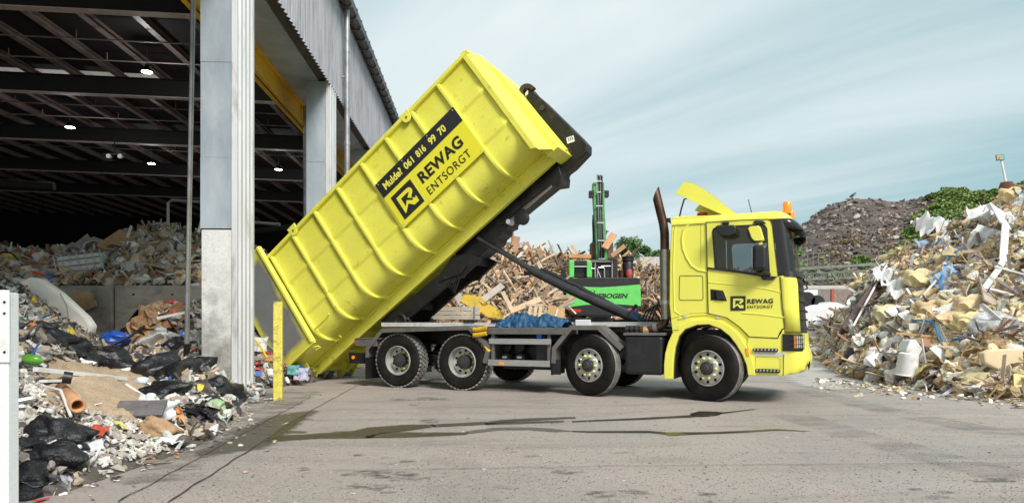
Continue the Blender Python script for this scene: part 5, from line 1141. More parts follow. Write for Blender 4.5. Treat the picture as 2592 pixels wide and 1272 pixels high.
for j, (_, kind, a, t, p, rt, L_, c_) in enumerate(ind):
    i = rnd.randrange(len(LIB[kind])); sz_ = (L_, L_ * .4 + .55, 1.0) if kind == 'plank' else (L_, L_ * .8, .7)
    if j < 285 and t < 1.03:
        piece('wood_plank' if kind == 'plank' else 'wood_board' if kind == 'board' else 'wood_piece', kind, i, M_wood, p, rt, sz_, c_, 'large loose piece of scrap wood lying on the brown timber heap', 'scrap wood', 'large pieces on the scrap wood heap')
    else: st.add(kind, i, M_wood, p, rt, sz_, c_)
for k in range(3600):
    a, t = rnd.random(), rnd.uniform(0, 1.05); p = WH.pos(a, t); n = WH.nrm(a, t); st.add(rnd.choice(['plank', 'shard', 'slip']), rnd.randrange(8), M_wood, p + n * .05, lay(n, rnd, .6), (rnd.uniform(.15, .5),) * 3, vary(rnd.choice(WC), rnd, .35))
st.build('wood_scraps', 'countless split boards and splinters of the scrap wood heap', 'scrap wood')
def stick(name, p0, p1, w, t, c_, label, cat, m=None):
    m_ = MB(); m_.bar(p0, p1, w, t, up=(0, -1, .3)); o = m_.build(name, m or M_wood, bevel=.004, label=label, cat=cat); o.color = (*c_, 1); return o
stick('wood_plank', at(1298,650,28.5), at(1308,598,28.5), .30, .06, (.45,.26,.16), 'upright brown board sticking up left of two on the wood heap crest', 'scrap wood')
stick('wood_plank', at(1340,640,28.5), at(1328,614,28.5), .32, .06, (.40,.24,.15), 'short upright brown board right of the tall one on the wood heap crest', 'scrap wood')
o = MB().prism([at(1350,645,28.3), at(1364,624,28.3), at(1378,644,28.3), at(1365,655,28.3)], (0, .05, 0)).build('wood_board', M_wood, label='square brown panel standing on its corner on the wood heap crest', cat='scrap wood'); o.color = (.42, .26, .16, 1)
stick('wood_plank', at(1232,655,25.5), at(1262,690,25), .26, .10, (.60,.33,.10), 'upper orange-brown beam stacked on the left shoulder of the wood heap', 'scrap wood')
stick('wood_plank', at(1222,665,25.3), at(1250,700,24.8), .2, .10, (.50,.28,.11), 'lower orange-brown beam stacked on the left shoulder of the wood heap', 'scrap wood')
stick('wood_plank', at(1530,628,25.5), at(1554,592,26.5), .26, .06, (.48,.25,.13), 'steep reddish board right of the green boom', 'scrap wood')
stick('wood_plank', at(1548,648,25), at(1582,622,25), .16, .08, (.42,.24,.14), 'reddish beam slanting up right of the excavator boom foot', 'scrap wood')
stick('wood_plank', at(1440,648,26), at(1496,650,26), .16, .10, (.46,.24,.10), 'orange beam lying flat left of the green boom', 'scrap wood')
stick('wood_plank', at(1148,712,21.5), at(1194,710,21.8), .16, .1, (.62,.36,.13), 'orange beam lying level beside the tipping frame', 'scrap wood')
stick('wood_plank', at(1147,730,20.8), at(1172,772,20.2), .22, .06, (.42,.37,.32), 'grey weathered board slanting down beside the tipping frame', 'scrap wood')
stick('wood_plank', at(1215,765,20.2), at(1272,722,21), .2, .06, (.40,.35,.31), 'grey weathered board crossing the yellow panel', 'scrap wood')
stick('wood_plank', at(1291,788,19.8), at(1368,757,20), .16, .08, (.60,.45,.30), 'long pale beam above the blue tarpaulin', 'scrap wood')
stick('wood_plank', at(1272,738,20), at(1296,785,19.9), .12, .07, (.63,.48,.33), 'pale batten leaning against the long pale beam', 'scrap wood')
m = MB(); m.prism([at(x, y, 20.2) for x, y in [(1176,743),(1220,752),(1232,765),(1278,792),(1270,806),(1236,802),(1165,762)]], (0, .05, 0)); o = m.build('formwork_board', mat('worn_yellow_panel', (.72, .50, .06), .6, var=.15, dirt=.95, dirtcol=(.16, .09, .03), dscale=7, dpos=.545), label='scuffed yellow formwork panel lying on the wood heap', cat='panel')
cr_ = empty('timber_crate', at(1130, 800, 19.7), 0, 'low grey timber crate side with steel posts below the yellow panel', 'crate')
for j in range(3):
    a, b = at(1068, 806 - j * 11 - 3, 19.7) - cr_.location, at(1215, 806 - j * 11 - 3, 19.7) - cr_.location; o = MB().bar(a, b, .04, .112, up=(0, 0, 1)).build('board', M_wood, cr_, bevel=.006); o.color = (.47, .41, .35, 1)
for x in (1084, 1202): a = at(x, 810, 19.66) - cr_.location; MB().bar(a, a + Vector((0, 0, .52)), .06, .03).build('post', M_metal, cr_).color = (.4, .4, .4, 1)
pl_ = empty('broken_pallet', at(1345, 800, 19.8), 0, 'broken pale pallet with upright slats above the blue tarpaulin', 'pallet')
for x in (1338, 1352, 1364): a = at(x, 806, 19.8) - pl_.location; o = MB().bar(a, a + Vector((.06, 0, .36)), .09, .02, up=(0, 1, 0)).build('slat', M_wood, pl_); o.color = (.68, .55, .38, 1)
for z in (.05, .3): o = MB().bx((-.15, .02, z), (.35, .08, z + .06)).build('rail', M_wood, pl_); o.color = (.6, .48, .34, 1)
o = MB().prism([at(x, y, 19.75) for x, y in [(1388,775),(1430,779),(1428,806),(1386,806)]], (0, .04, 0)).build('cardboard_sheet', M_wood, label='square brown chipboard sheet left of the excavator', cat='panel'); o.color = (.55, .36, .18, 1)
stick('white_batten', at(1402,808,19.7), at(1412,782,19.7), .05, .03, (.75,.72,.66), 'thin white batten leaning on the chipboard sheet', 'batten', M_soft)

# ---------------------------------------------------------------- EXCAVATOR
EX = 25.0
ex_ = empty('material_handler', at(1527, 825, EX), 0, 'green and black material handler seen from behind, boom raised', 'excavator')
ex_.location.z = 0
def E_(x, y, dy=0.0): p = at(x, y, EX + dy) ; return p - ex_.location
e1 = lambda x, y, dy=0.0: E_(1400 + x / 5.746, 620 + y / 5.746, dy)
e2 = lambda x, y, dy=0.0: E_(1440 + x / 4.86, 420 + y / 4.86, dy)
m = MB(); CW = [(190,640),(200,600),(205,500),(240,482),(700,470),(1230,470),(1262,500),(1270,580),(1278,720),(1275,890),(1270,940),(1200,1010),(1100,1022),(300,1022),(240,1000),(195,930)]
m.prism([e1(x, y) for x, y in CW], (0, 2.2, 0)); body = m.build('counterweight', M_blk, ex_, bevel=.06)
gp = [(192,560),(330,590),(500,607),(700,612),(900,600),(1100,585),(1266,570),(1277,720),(1274,885),(1100,870),(900,855),(700,852),(450,870),(300,890),(196,912)]
m = MB(); m.prism([e1(x, y, -.012) for x, y in gp], (0, .02, 0)); gpn = m.build('green_panel', M_green, body)
for pts in ([(245,935),(290,928),(400,935),(412,955),(405,975),(285,978)], [(1070,930),(1100,920),(1215,925),(1185,965),(1130,955)]):
    m = MB(); m.prism([e1(x, y, -.02) for x, y in pts], (0, .03, 0)); m.build('tail_light', M_red, ex_, bevel=.01)
a, b = e1(600, 772, -.03), e1(1090, 702, -.03)
def tw(s, x0, x1, y0, y1): a, b = e1(x0, y0, -.02), e1(x1, y1, -.02); text_part('lettering', s, a, (1, 0, 0), (0, 0, 1), b.x - a.x, b.z - a.z, M_ink, gpn, (0, 0, 0), .04, 1.0, .25)
tw('N', 520, 612, 772, 662); tw('IEBOGEN', 622, 1092, 772, 702)
m = MB(); m.bx(e1(560, 470, .2), e1(870, 250, 1.4)); m.build('engine_bay', M_frame, ex_)
m = MB(); m.prism([e1(x, y, .1) for x, y in [(540,250),(555,215),(865,215),(872,250)]], (0, 1.3, 0)); m.build('engine_hood', M_dgrey, ex_, bevel=.02)
for pts in ([e1(640,470,.1), e1(650,340,.1)], [e1(655,325,.1), e1(735,325,.1), e1(745,345,.1), e1(748,470,.1)], [e1(640,350,.1), e1(690,470,.1)], [e1(612,260,.1), e1(612,470,.1)], [e1(858,260,.1), e1(858,470,.1)], [e1(700,305,.1), e1(835,305,.1)], [e1(550,340,.1), e1(610,340,.1)]): MB().tube(pts, .022, 8).build('handrail', M_alu, ex_, smooth=True)
for x in (235, 490): MB().bx(e1(x, 470, .1), e1(x + 55, 240, .6)).build('cab_lift_frame', M_green, ex_, bevel=.03)
m = MB(); m.bx(e1(300, 290, .15), e1(480, 240, .6)); m.bx(e1(310, 470, .3), e1(480, 330, .6)); m.build('radiator', M_blk, ex_, bevel=.02)
MB().bx(e1(290, 318, .1), e1(490, 302, .15)).build('cross_bar', M_alu, ex_)
MB().bx(e1(118, 470, .3), e1(178, 345, .5)).build('side_mirror', M_blk, ex_, bevel=.02)
c_ = e1(1088, 300, .5); m = MB(); h = lambda y: e1(0, y).z
m.lathe([(0, h(470)), (.21, h(470)), (.21, h(250)), (.19, h(230)), (.22, h(215)), (.22, h(165)), (.25, h(160)), (.25, h(150)), (.08, h(143)), (.06, h(120)), (0, h(115))], (c_.x, c_.y, 0), 'Z', 20); m.build('air_filter', M_blk, ex_, smooth=True)
m = MB(); m.tube([e1(1105, 470, .2), e1(1105, 420, .2), e1(1105, 350, .2)], .12, 12, rs=[.10, .14, .09]); m.build('red_hose', mat('red_rubber', (.40, .07, .05), .5), ex_, smooth=True)
m = MB(); m.tube([e1(992, 470, .3), e1(992, 360, .3)], .11, 12); m.build('exhaust_stub', M_rust, ex_, smooth=True)
# boom seen from behind
bl = [(340,1155),(335,950),(330,740),(312,520),(300,330),(295,200),(310,192)]; br = [(415,188),(435,200),(440,330),(440,520),(455,740),(462,950),(475,1150)]
m = MB()
m.prism([e2(x, y, 1.2 + (1155 - y) * .0006) for x, y in [(355,1155),(350,950),(345,740),(330,520),(322,330),(318,200),(405,195),(412,330),(415,520),(425,740),(435,950),(447,1150)]], (0, .3, 0)); bm_ = m.build('boom', M_boomg, ex_, bevel=.0)
for L_ in ([(340,1155),(335,950),(328,740),(312,520),(300,330),(298,200)], [(475,1150),(462,950),(452,740),(440,520),(438,330),(432,200)]):
    s_ = 1 if L_[0][0] < 400 else -1; m = MB(); m.prism([e2(x, y, 1.0) for x, y in L_] + [e2(x + 36 * s_, y, 1.0) for x, y in reversed(L_)], (0, .45, 0)); m.build('boom_side', M_boomg, bm_, bevel=.01)
for k in range(6):
    o0 = 366 + k * 8.5; MB().tube([e2(o0 + 10, 1140, .95), e2(o0 + 6, 950, .92), e2(o0 + 4 - k, 740, .9), e2(o0 + 10 * math.sin(k * 2.1), 620, .88), e2(o0 - 4 + 8 * math.sin(k * 1.3), 500, .9), e2(o0 - 8 + 2 * k, 330, .92), e2(o0 - 10 + k * 2, 190, .95), e2(o0 - 20 + k * 4, 105 + 8 * (k % 3), .95)], .024, 8).build('hydraulic_hose', M_blk if k % 3 else mat('grey_hose', (.20, .20, .22), .5), ex_, smooth=True)
for y, x0, x1 in ((915, 355, 440), (695, 350, 430), (490, 335, 415), (320, 345, 395), (185, 330, 400), (1138, 365, 445)): m = MB(); m.bx(e2(x0, y + 8, .86), e2(x1, y - 4, .9)); m.build('hose_clamp', M_alu, bm_)
for a_, b_ in (((252, 380), (300, 320)), ((436, 375), (480, 318))): m = MB(); m.bx(e2(a_[0], a_[1], 1.0), e2(b_[0], b_[1] + 30, 1.3)); m.bx(e2(a_[0], a_[1] - 34, 1.0), e2(b_[0], b_[1], 1.3)); m.build('pivot_pin', M_frame, ex_, bevel=.01)
for a_, b_ in (((275, 1140), (335, 960)), ((470, 1140), (520, 960))): m = MB(); m.bx(e2(a_[0], a_[1], 1.3), e2(b_[0], b_[1], 1.9)); m.build('slew_bracket', mat('rust_brown_steel', (.12, .08, .06), .6, var=.4, dirt=.5), ex_, bevel=.03)
m = MB()
for k in range(5): m.bx(e2(303 - k * 2, 690 + k * 55, 1.5), e2(325 - k, 700 + k * 55 + 40, 1.7))
m.tube([e2(305, 600, 1.5), e2(300, 700, 1.5), e2(310, 960, 1.5)], .05, 8); m.build('stick_cylinder', M_frame, ex_, smooth=True)
MB().tube([e2(455, 850, 1.2), e2(470, 790, 1.2), e2(488, 800, 1.2), e2(478, 815, 1.2), e2(455, 790, 1.2)], .018, 6).build('hose_loop', M_blk, ex_, smooth=True)
# undercarriage behind the truck
m = MB(); m.bx((-1.1, .5, .9), (1.1, 3.6, 1.45)); m.build('undercarriage', M_frame, ex_, bevel=.05)
for x in (-1.2, 1.2):
    for y in (.7, 3.2): MB().lathe([(0, -.25), (.3, -.25), (.5, -.2), (.55, -.1), (.55, .15), (.5, .25), (0, .25)], (x, y, .55), 'X', 24).build('wheel', M_tyre, ex_, smooth=True)
# ================================================================ WASTE IN THE HALL (left)
rnd = random.Random(77)
# block wall
bw = at(385, 800, 15.2)
bx = [(148, 286, 'dark concrete block left of the wall joint, a torn cardboard lying against it'), (288, 474, 'dark concrete block right of the wall joint, behind the leaning pole'), (476, 560, 'dark concrete block partly hidden by the concrete pillar')]
for x0, x1, lb in bx:
    a, b = at(x0, 722, 15.2), at(x1, 722, 15.2); c_ = empty('concrete_block', ((a.x + b.x) / 2, 15.2, 0), 0, lb, 'concrete block', 'concrete blocks walling off the waste')
    w = b.x - a.x
    MB().bx((-w / 2 + .01, 0, 0), (w / 2 - .01, .8, a.z)).build('block', M_block, c_, bevel=.03)
    m = MB(); [m.bx((s * w * .33 - .02, -.006, a.z - .22), (s * w * .33 + .02, .01, a.z - .18)) for s in ((-.7, .9) if w > 1.3 else (0,))]; m.build('anchor_hole', M_hole, c_)
for x0, x1 in ((-60, 147),):
    a, b = at(x0, 722, 15.2), at(x1, 722, 15.2); o = MB().bx((a.x, 15.2, 0), (b.x, 16, a.z)).build('concrete_block', M_block, bevel=.03, label='dark concrete block mostly hidden behind the white mattress', cat='concrete block', group='concrete blocks walling off the waste')
# rear heap behind the blocks
RH = Heap([at(x, 722, 15.6) for x in (-120, 0, 120, 240, 360, 470, 560, 660)],
          [at(-120, 625, 20), at(0, 640, 19.5), at(120, 655, 19), at(230, 672, 19), at(300, 620, 20), at(370, 590, 21), at(430, 583, 21.5), at(480, 610, 21), at(560, 630, 21), at(700, 660, 21)][:8 + 2], 6, 60, 26, .3, 1.1, .7, 9)
RH.build('rear_waste_mound', mat('waste_core', (.10, .085, .07), .9, var=.5, vscale=5, bump=.9, bscale=9), kind='stuff', label='core of the waste heap behind the concrete blocks', cat='waste heap')
# front heap
ffoot = [(-40,1272),(60,1262),(150,1252),(300,1200),(420,1160),(540,1112),(590,1060),(625,1012),(660,1000)]
fcr = [(-60,700,13.5),(60,722,13.6),(150,800,13.8),(230,845,14.4),(300,872,14.8),(380,868,14.8),(450,850,14.8),(520,850,14.6),(600,880,14.4)]
FH = Heap([G(min(x, 2000), min(y, 1290)) for x, y in ffoot], [at(*p) for p in fcr], 1.2, 80, 40, .16, 1.3, .82, 5)
FH.build('front_waste_mound', MATS['waste_core'], kind='stuff', label='core of the waste slope spilling out of the hall', cat='waste heap')
PAL = [(.55,.53,.50),(.62,.60,.57),(.45,.36,.26),(.30,.22,.15),(.20,.17,.15),(.10,.09,.085),(.38,.33,.28),(.66,.64,.60),(.50,.40,.28),(.14,.12,.11),(.28,.27,.27),(.05,.05,.055)]
BRI = [(.65,.08,.05),(.05,.15,.45),(.70,.50,.05),(.06,.30,.12),(.70,.25,.05),(.55,.60,.62)]
def on(Hh, a, t, up=0.0): p = Hh.pos(a, t); return p + Hh.nrm(a, t) * up
def find(Hh, x, y, it=(90, 60)):
    """heap parameters whose surface point projects nearest to a source pixel"""
    best = None
    for i in range(it[0]):
        for j in range(it[1]):
            a, t = i / it[0], j / it[1]; p = Hh.base(a, t)
            px = CX + F * p.x / p.y; py = HY - (p.z - HC) * F / p.y; d = (px - x) ** 2 + (py - y) ** 2
            if best is None or d < best[0]: best = (d, a, t)
    return best[1], best[2]
st = Stuff()
M_gran = mat('plaster_rubble', (1, 1, 1), .9, tint=True, var=.15, vscale=6, bump=.4)
# pale plaster rubble and the sand patch are zones of the front slope, given by where they lie
def zone(px, py):
    if py > 950 and px < 330 + (py - 950) * .6 and not (px < 240 and py > 1120) : return 'plaster' if not (px > 110 and py < 1010 and px < 420) else 'sand'
    if 100 < px < 430 and 915 < py < 1040: return 'sand'
    return 'mixed'
for k in range(9000):
    a, t = rnd.random(), rnd.random() ** .8; p = FH.pos(a, t); px = CX + F * p.x / p.y; py = HY - (p.z - HC) * F / p.y; n = FH.nrm(a, t); z = zone(px, py)
    if px < 20 or px > 700: continue
    if z == 'sand':
        if rnd.random() < .4: st.add('small', rnd.randrange(8), M_gran, p + n * .01, lay(n, rnd, 1), (rnd.uniform(.03, .08),) * 3, vary((.42, .29, .17), rnd, .2))
        continue
    if z == 'mixed' and p.y < 9: n_ = 1
    if z == 'plaster':
        s = rnd.uniform(.03, .13); st.add(rnd.choice(['small', 'slip', 'shard']), rnd.randrange(8), M_gran, p + n * .015, lay(n, rnd, .7), (s, s, s * .8), vary(rnd.choice([(.58,.54,.49),(.50,.45,.40),(.64,.61,.57),(.42,.37,.32),(.32,.27,.23)]), rnd, .2)); continue
    s = rnd.uniform(.06, .26) * min(1, p.y / 10); kd = rnd.choice(['slip', 'slip', 'sheet', 'shard', 'chunk', 'plank', 'small']); c_ = rnd.choice(PAL) if rnd.random() < .93 else rnd.choice(BRI)
    if kd == 'plank': s *= 2
    st.add(kd, rnd.randrange(8), M_deb, p + n * rnd.uniform(0, .06), lay(n, rnd, .7), (s, s, s), vary(c_, rnd, .25))
for k in range(7000):
    a, t = rnd.random(), rnd.uniform(0, 1.1) ** .85; p = RH.pos(a, t); px = CX + F * p.x / p.y; n = RH.nrm(a, t)
    kd = rnd.choice(['plank', 'plank', 'slip', 'sheet', 'shard', 'chunk', 'plank', 'small']) if px > 255 else rnd.choice(['slip', 'sheet', 'shard', 'chunk', 'plank'])
    s = rnd.uniform(.12, .42) * (2.0 if kd == 'plank' else 1)
    c_ = rnd.choice(PAL[1:9] + WC[:6] + [(.66, .64, .6), (.6, .57, .52)] + [(.40,.33,.25)] * 2) if rnd.random() < .96 else rnd.choice(BRI)
    st.add(kd, rnd.randrange(8), M_deb, p + n * rnd.uniform(0, .12), lay(n, rnd, .55), (s, s, s), vary(c_, rnd, .3))
for k in range(6500):
    a, t = rnd.uniform(0, .5), rnd.uniform(.02, .6); p = FH.pos(a, t); px = CX + F * p.x / p.y; py = HY - (p.z - HC) * F / p.y; n = FH.nrm(a, t)
    if px < 30 or zone(px, py) != 'plaster': continue
    s = rnd.uniform(.02, .075); st.add(rnd.choice(['small', 'slip', 'shard', 'small']), rnd.randrange(8), M_gran, p + n * .02, lay(n, rnd, .7), (s, s, s * .8), vary(rnd.choice([(.64,.60,.55),(.56,.51,.46),(.68,.65,.61),(.44,.39,.34)]), rnd, .15))
# loose litter on the floor at the foot and round the bollard
for k in range(230):
    x, y = rnd.gauss(560, 130), rnd.gauss(1060, 45)
    if k % 2: x = rnd.uniform(150, 640); y = 1255 - (x - 150) * .40 + rnd.gauss(0, 22)
    if y < 960 or y > 1270 or x < 40 or x > 760: continue
    p = G(x, y); s = rnd.uniform(.015, .07); st.add(rnd.choice(['slip', 'sheet', 'small']), rnd.randrange(8), M_deb, p + Vector((0, 0, .01)), lay(Vector((0, 0, 1)), rnd, .2), (s, s, s * .5), vary(rnd.choice(PAL + [(.7, .7, .7)]), rnd))
st.build('mixed_litter', 'countless scraps, paper, wood and rubble of the waste heaps in the hall', 'litter')
sand = Stuff()
# sand: a smooth low mound lying on the slope
a0, t0 = find(FH, 265, 965)
SP_ = []
m = MB(); rows = []
for j in range(15):
    r_ = []
    for i in range(25):
        x, y = 95 + 350 * i / 24, 905 + 150 * j / 14 + 45 * (i / 24) ; aa, tt = find(FH, x, y, (70, 40)) if (i % 3 == 0 and j % 2 == 0) else (None, None)
        r_.append((x, y, aa, tt))
    rows.append(r_)
def ivl(j, i):
    i0, j0 = i - i % 3, j - j % 2; i1, j1 = min(i0 + 3, 24), min(j0 + 2, 14); fi, fj = (i - i0) / 3, (j - j0) / 2
    g = lambda q, w: [rows[q][w][k] for k in (2, 3)]
    c00, c10, c01, c11 = g(j0, i0), g(j0, i1), g(j1, i0), g(j1, i1)
    return [(c00[k] * (1 - fi) + c10[k] * fi) * (1 - fj) + (c01[k] * (1 - fi) + c11[k] * fi) * fj for k in (0, 1)]
G_ = []
for j in range(15):
    G_.append([])
    for i in range(25):
        a, t = ivl(j, i); e = min(i / 24, 1 - i / 24, 1) * min(j / 14, 1 - j / 14) * 4; p = FH.pos(a, t); w = math.sqrt(max(0, min(1, (1 - (2 * i / 24 - 1) ** 2) * (1 - (2 * j / 14 - 1) ** 2))))
        G_[-1].append(p + Vector((0, 0, -.04 + .16 * w + .06 * noise.noise(p * 2.2) + .03 * noise.noise(p * 7))))
m.grid(G_); m.build('sand_pile', mat('pale_brown_sand', (.50, .37, .25), .95, var=.18, vscale=5, fine=.2, fscale=40, bump=1, bscale=40), smooth=True, kind='stuff', label='patch of pale brown sand on the waste slope', cat='sand')

# ---- single pieces one can point at
def put(name, kind, i, m_, Hh, x, y, size, colour, label, cat, up=.08, tilt=0, spin=0, group=None, f=1.0):
    a, t = find(Hh, x, y); n = Hh.nrm(a, t); q = Vector((0, 0, 1)).rotation_difference((n + Vector((0, -.25, .4))).normalized()).to_matrix() @ Matrix.Rotation(spin, 3, 'Z') @ Matrix.Rotation(tilt, 3, 'X')
    kk = Hh.pos(a, t).y / 11; p = on(Hh, a, t, up * kk); sz_ = tuple(q_ * kk for q_ in (size if isinstance(size, tuple) else (size,) * 3))
    return piece(name, kind, i, m_, p, q, sz_, colour, label, cat, group)
BG = 'black rubbish bags in the waste slope'
bags = [(150,1125,.95,'large black rubbish bag, upper of the two in front of the white post',0,.5),(135,1175,.80,'black rubbish bag marked with white scribble, lower of the two near the white post',1,.2),
 (60,1140,.55,'black rubbish bag just right of the white post, highest of three there',2,1),(75,1215,.72,'dull black rubbish bag low beside the white post, above the white film',3,2),(55,1255,.5,'black rubbish bag at the bottom left corner beside the white post',4,.4),
 (120,880,.75,'black rubbish bag below the white mattress',5,1.3),(185,905,.8,'crumpled black rubbish bag left of the small white card',0,2.2),(255,925,.9,'long black rubbish bag below the blue sack',1,.1),(330,900,.6,'black rubbish bag under the long clear film',2,.7),
 (395,958,.85,'black rubbish bag above the blue-printed bag',3,.9),(455,965,.85,'black rubbish bag with blue print, left of the pillar foot',4,1.7),(420,1000,.75,'flat black rubbish bag with white print on the sand edge',5,.2),(555,1005,.85,'large black rubbish bag leaning against the pillar foot',0,1.1),(520,1025,.6,'black rubbish bag right of the green-white packaging',1,.6),
 (350,840,.8,'black rubbish bag below the brown papers',2,1.9),(505,945,.6,'black rubbish bag tucked beside the pillar base',3,.3),(95,850,.5,'black rubbish bag above the green bottle',4,1.2),(445,890,.7,'wrinkled black bag beside the foot of the leaning pole',5,2.4)]
for x, y, s, lb, i, sp_ in bags: put('rubbish_bag', 'bag', i, M_bag, FH, x, y, (s, s * .8, s * .8), (1, 1, 1), lb, 'rubbish bag', up=s * .12, spin=sp_, group=BG)
# mattress
m = MB(); MP = [(45,712),(75,700),(100,705),(150,740),(215,800),(232,825),(225,845),(205,856),(160,850),(95,818),(50,790)]
m.prism([at(x, y, 12.9) for x, y in MP], (0, .22, 0)); o = m.build('mattress', M_soft, bevel=.05, label='white mattress leaning on the waste slope', cat='mattress'); o.color = (1.0, .98, .92, 1)
m = MB(); m.tube([at(x, y, 12.59) for x, y in [(152,742),(170,775),(172,800),(160,830),(150,848)]], .012, 6); s_ = m.build('seam', M_soft, o); s_.color = (.45, .42, .36, 1)
m = MB(); m.prism([at(x, y, 13.2) for x, y in [(0,705),(40,700),(52,730),(48,800),(0,810)]], (0, .3, 0)); o = m.build('foam_slab', M_soft, bevel=.06, label='dirty white foam slab behind the white post, left of the mattress', cat='foam'); o.color = (.66, .62, .55, 1)
def blob(name, x, y, Y, sx, sz, col, label, cat, m_=None, seed=0, kind='bag', i=0, rot=(0, 0, 0), sy=None):
    return piece(name, kind, i, m_ or M_plas, at(x, y, Y), Matrix.Rotation(rot[2], 3, 'Z') @ Matrix.Rotation(rot[0], 3, 'X') @ Matrix.Rotation(rot[1], 3, 'Y'), (sx, sy or sx * .8, sz), col, label, cat)
blob('blue_sack', 295, 858, 13.2, .55, .45, (.03,.12,.55), 'blue plastic sack below the joint of the concrete blocks', 'sack', i=2)
# torn cardboard
m = MB(); m.prism([at(x, y, 15.05) for x, y in [(165,752),(178,750),(182,742),(215,738),(228,740),(238,745),(236,755),(243,765),(245,773),(225,783),(208,786),(190,778),(162,766),(170,762)]], (0, .02, 0)); o = m.build('cardboard', M_deb, label='torn brown cardboard leaning on the left concrete block', cat='cardboard'); o.color = (.50, .33, .17, 1)
# cage tank
it = empty('cage_tank', at(200, 700, 16.0), 0, 'white plastic tank in a wire cage lying tilted on the rear waste', 'tank'); it.rotation_euler = (R(6), R(-9), R(14))
o = MB().bx((-.40, 0, .0), (.52, .9, .52)).build('tank', M_soft, it, bevel=.06); o.color = (.62, .64, .62, 1)
m = MB()
for k in range(7):
    x = -.43 + k * .163; m.tube([(x, -.03, -.02), (x, -.03, .56)], .014, 6); m.tube([(x, -.03, .56), (x, .93, .56)], .014, 6)
for k in range(5): z = -.02 + k * .145; m.tube([(-.43, -.03, z), (.55, -.03, z)], .014, 6); m.tube([(-.43, -.03, z), (-.43, .93, z)], .014, 6)
for k in range(5): y = k * .22; m.tube([(-.43, y, -.02), (-.43, y, .56)], .014, 6)
m.build('cage', M_pole, it, smooth=True)
for x, y, w, c_ in ((238, 615, .32, (.12, .12, .12)), (185, 628, .28, (.14, .13, .12))): p = at(x, y, 18.2); MB().tube([p + Vector((-w, 0, -.25)), p + Vector((-w * .7, 0, 0)), p + Vector((0, 0, .10)), p + Vector((w * .8, 0, .02)), p + Vector((w * 1.1, 0, -.25))], .07, 10).build('bent_pipe', M_pole, smooth=True, label='large bent grey pipe behind the cage tank' if x > 200 else 'smaller bent grey pipe left behind the cage tank', cat='pipe')
m = MB(); m.bar(at(262, 632, 17.2), at(322, 592, 17.6), .5, .07, up=(0, -1, .6)); m.build('chipboard', M_wood, label='brown chipboard standing tilted right of the cage tank', cat='panel').color = (.42, .27, .14, 1)
blob('orange_bag', 95, 645, 18, .5, .3, (.60,.12,.03), 'small orange-red bag on the left of the rear waste', 'bag', i=1)
blob('yellow_foam', 95, 668, 16.9, .75, .45, (.55,.38,.06), 'torn yellow foam lump left of the cage tank', 'foam', M_wool, kind='wool', i=2)
m = MB(); m.prism([at(x, y, 16.6) for x, y in [(6,642),(32,640),(33,674),(8,670)]], (0, .15, 0)); m.build('yellow_box', M_plas, label='yellow box at the left edge of the rear waste', cat='box').color = (.70, .50, .03, 1)
MB().tube([at(14, 668, 16.5) + Vector((.30 * math.cos(R(a)), 0, .30 * math.sin(R(a)))) for a in range(-20, 201, 20)], .02, 6).build('black_hoop', M_blk, smooth=True, label='thin black hoop round the yellow box', cat='hoop')
blob('blue_crate', 288, 692, 16.2, .35, .22, (.02,.10,.28), 'dark blue crate on the edge of the concrete blocks', 'crate', kind='chunk', i=1)
blob('black_sack', 365, 618, 19, 1.0, .5, (.06,.06,.06), 'long black sack on the top of the rear waste', 'sack', M_bag, i=3)
blob('white_sack', 355, 708, 15.5, .42, .30, (.62,.58,.50), 'whitish stone-like sack on top of the right concrete block', 'sack', M_soft, kind='chunk', i=4)
for i, (x, y, x2, y2, w, c_, lb) in enumerate([(445,682,512,742,.16,(.50,.33,.19),'brown beam slanting down behind the leaning pole'),(248,688,296,713,.16,(.45,.30,.16),'short brown beam right of the cage tank on the block edge'),(322,600,332,572,.05,(.6,.55,.48),'thin pale stick rising from the rear waste'),(502,588,512,552,.05,(.6,.57,.5),'pale splinter standing beside the pillar'),(350,690,352,658,.07,(.55,.47,.38),'pale batten upright in the rear waste'),(395,640,420,612,.16,(.42,.34,.26),'grey-brown plank on the flank of the rear waste'),(452,690,520,668,.05,(.55,.53,.5),'thin pale lath crossing behind the leaning pole')]):
    stick('wood_beam', at(x, y, 16.6), at(x2, y2, 16.9 if i else 15.4), w, .05, c_, lb, 'scrap wood')
RG = 'pieces of wood and board on the rear waste'
for k in range(70):
    a, t = rnd.uniform(.32, 1), rnd.uniform(.05, 1.0); p = RH.pos(a, t); n = RH.nrm(a, t); kd = rnd.choice(['plank', 'plank', 'board', 'shard']); s = rnd.uniform(.5, 1.0)
    piece('wood_scrap', kd, rnd.randrange(5), M_wood, p + n * .12, lay(n, rnd, .5), (s, s, s), vary(rnd.choice(WC), rnd, .25), 'broken piece of wood on the rear waste heap under the hall roof', 'scrap wood', RG)
for k in range(26):
    a, t = rnd.uniform(.05, 1), rnd.uniform(.05, 1.0); p = RH.pos(a, t); n = RH.nrm(a, t); s = rnd.uniform(.4, .8)
    piece('plastic_sheet', 'film', rnd.randrange(6), M_film if k % 2 else M_soft, p + n * .1, lay(n, rnd, .5), (s, s, s), vary((.6, .58, .54), rnd), 'crumpled pale sheet on the rear waste heap under the hall roof', 'sheet', 'crumpled sheets on the rear waste')
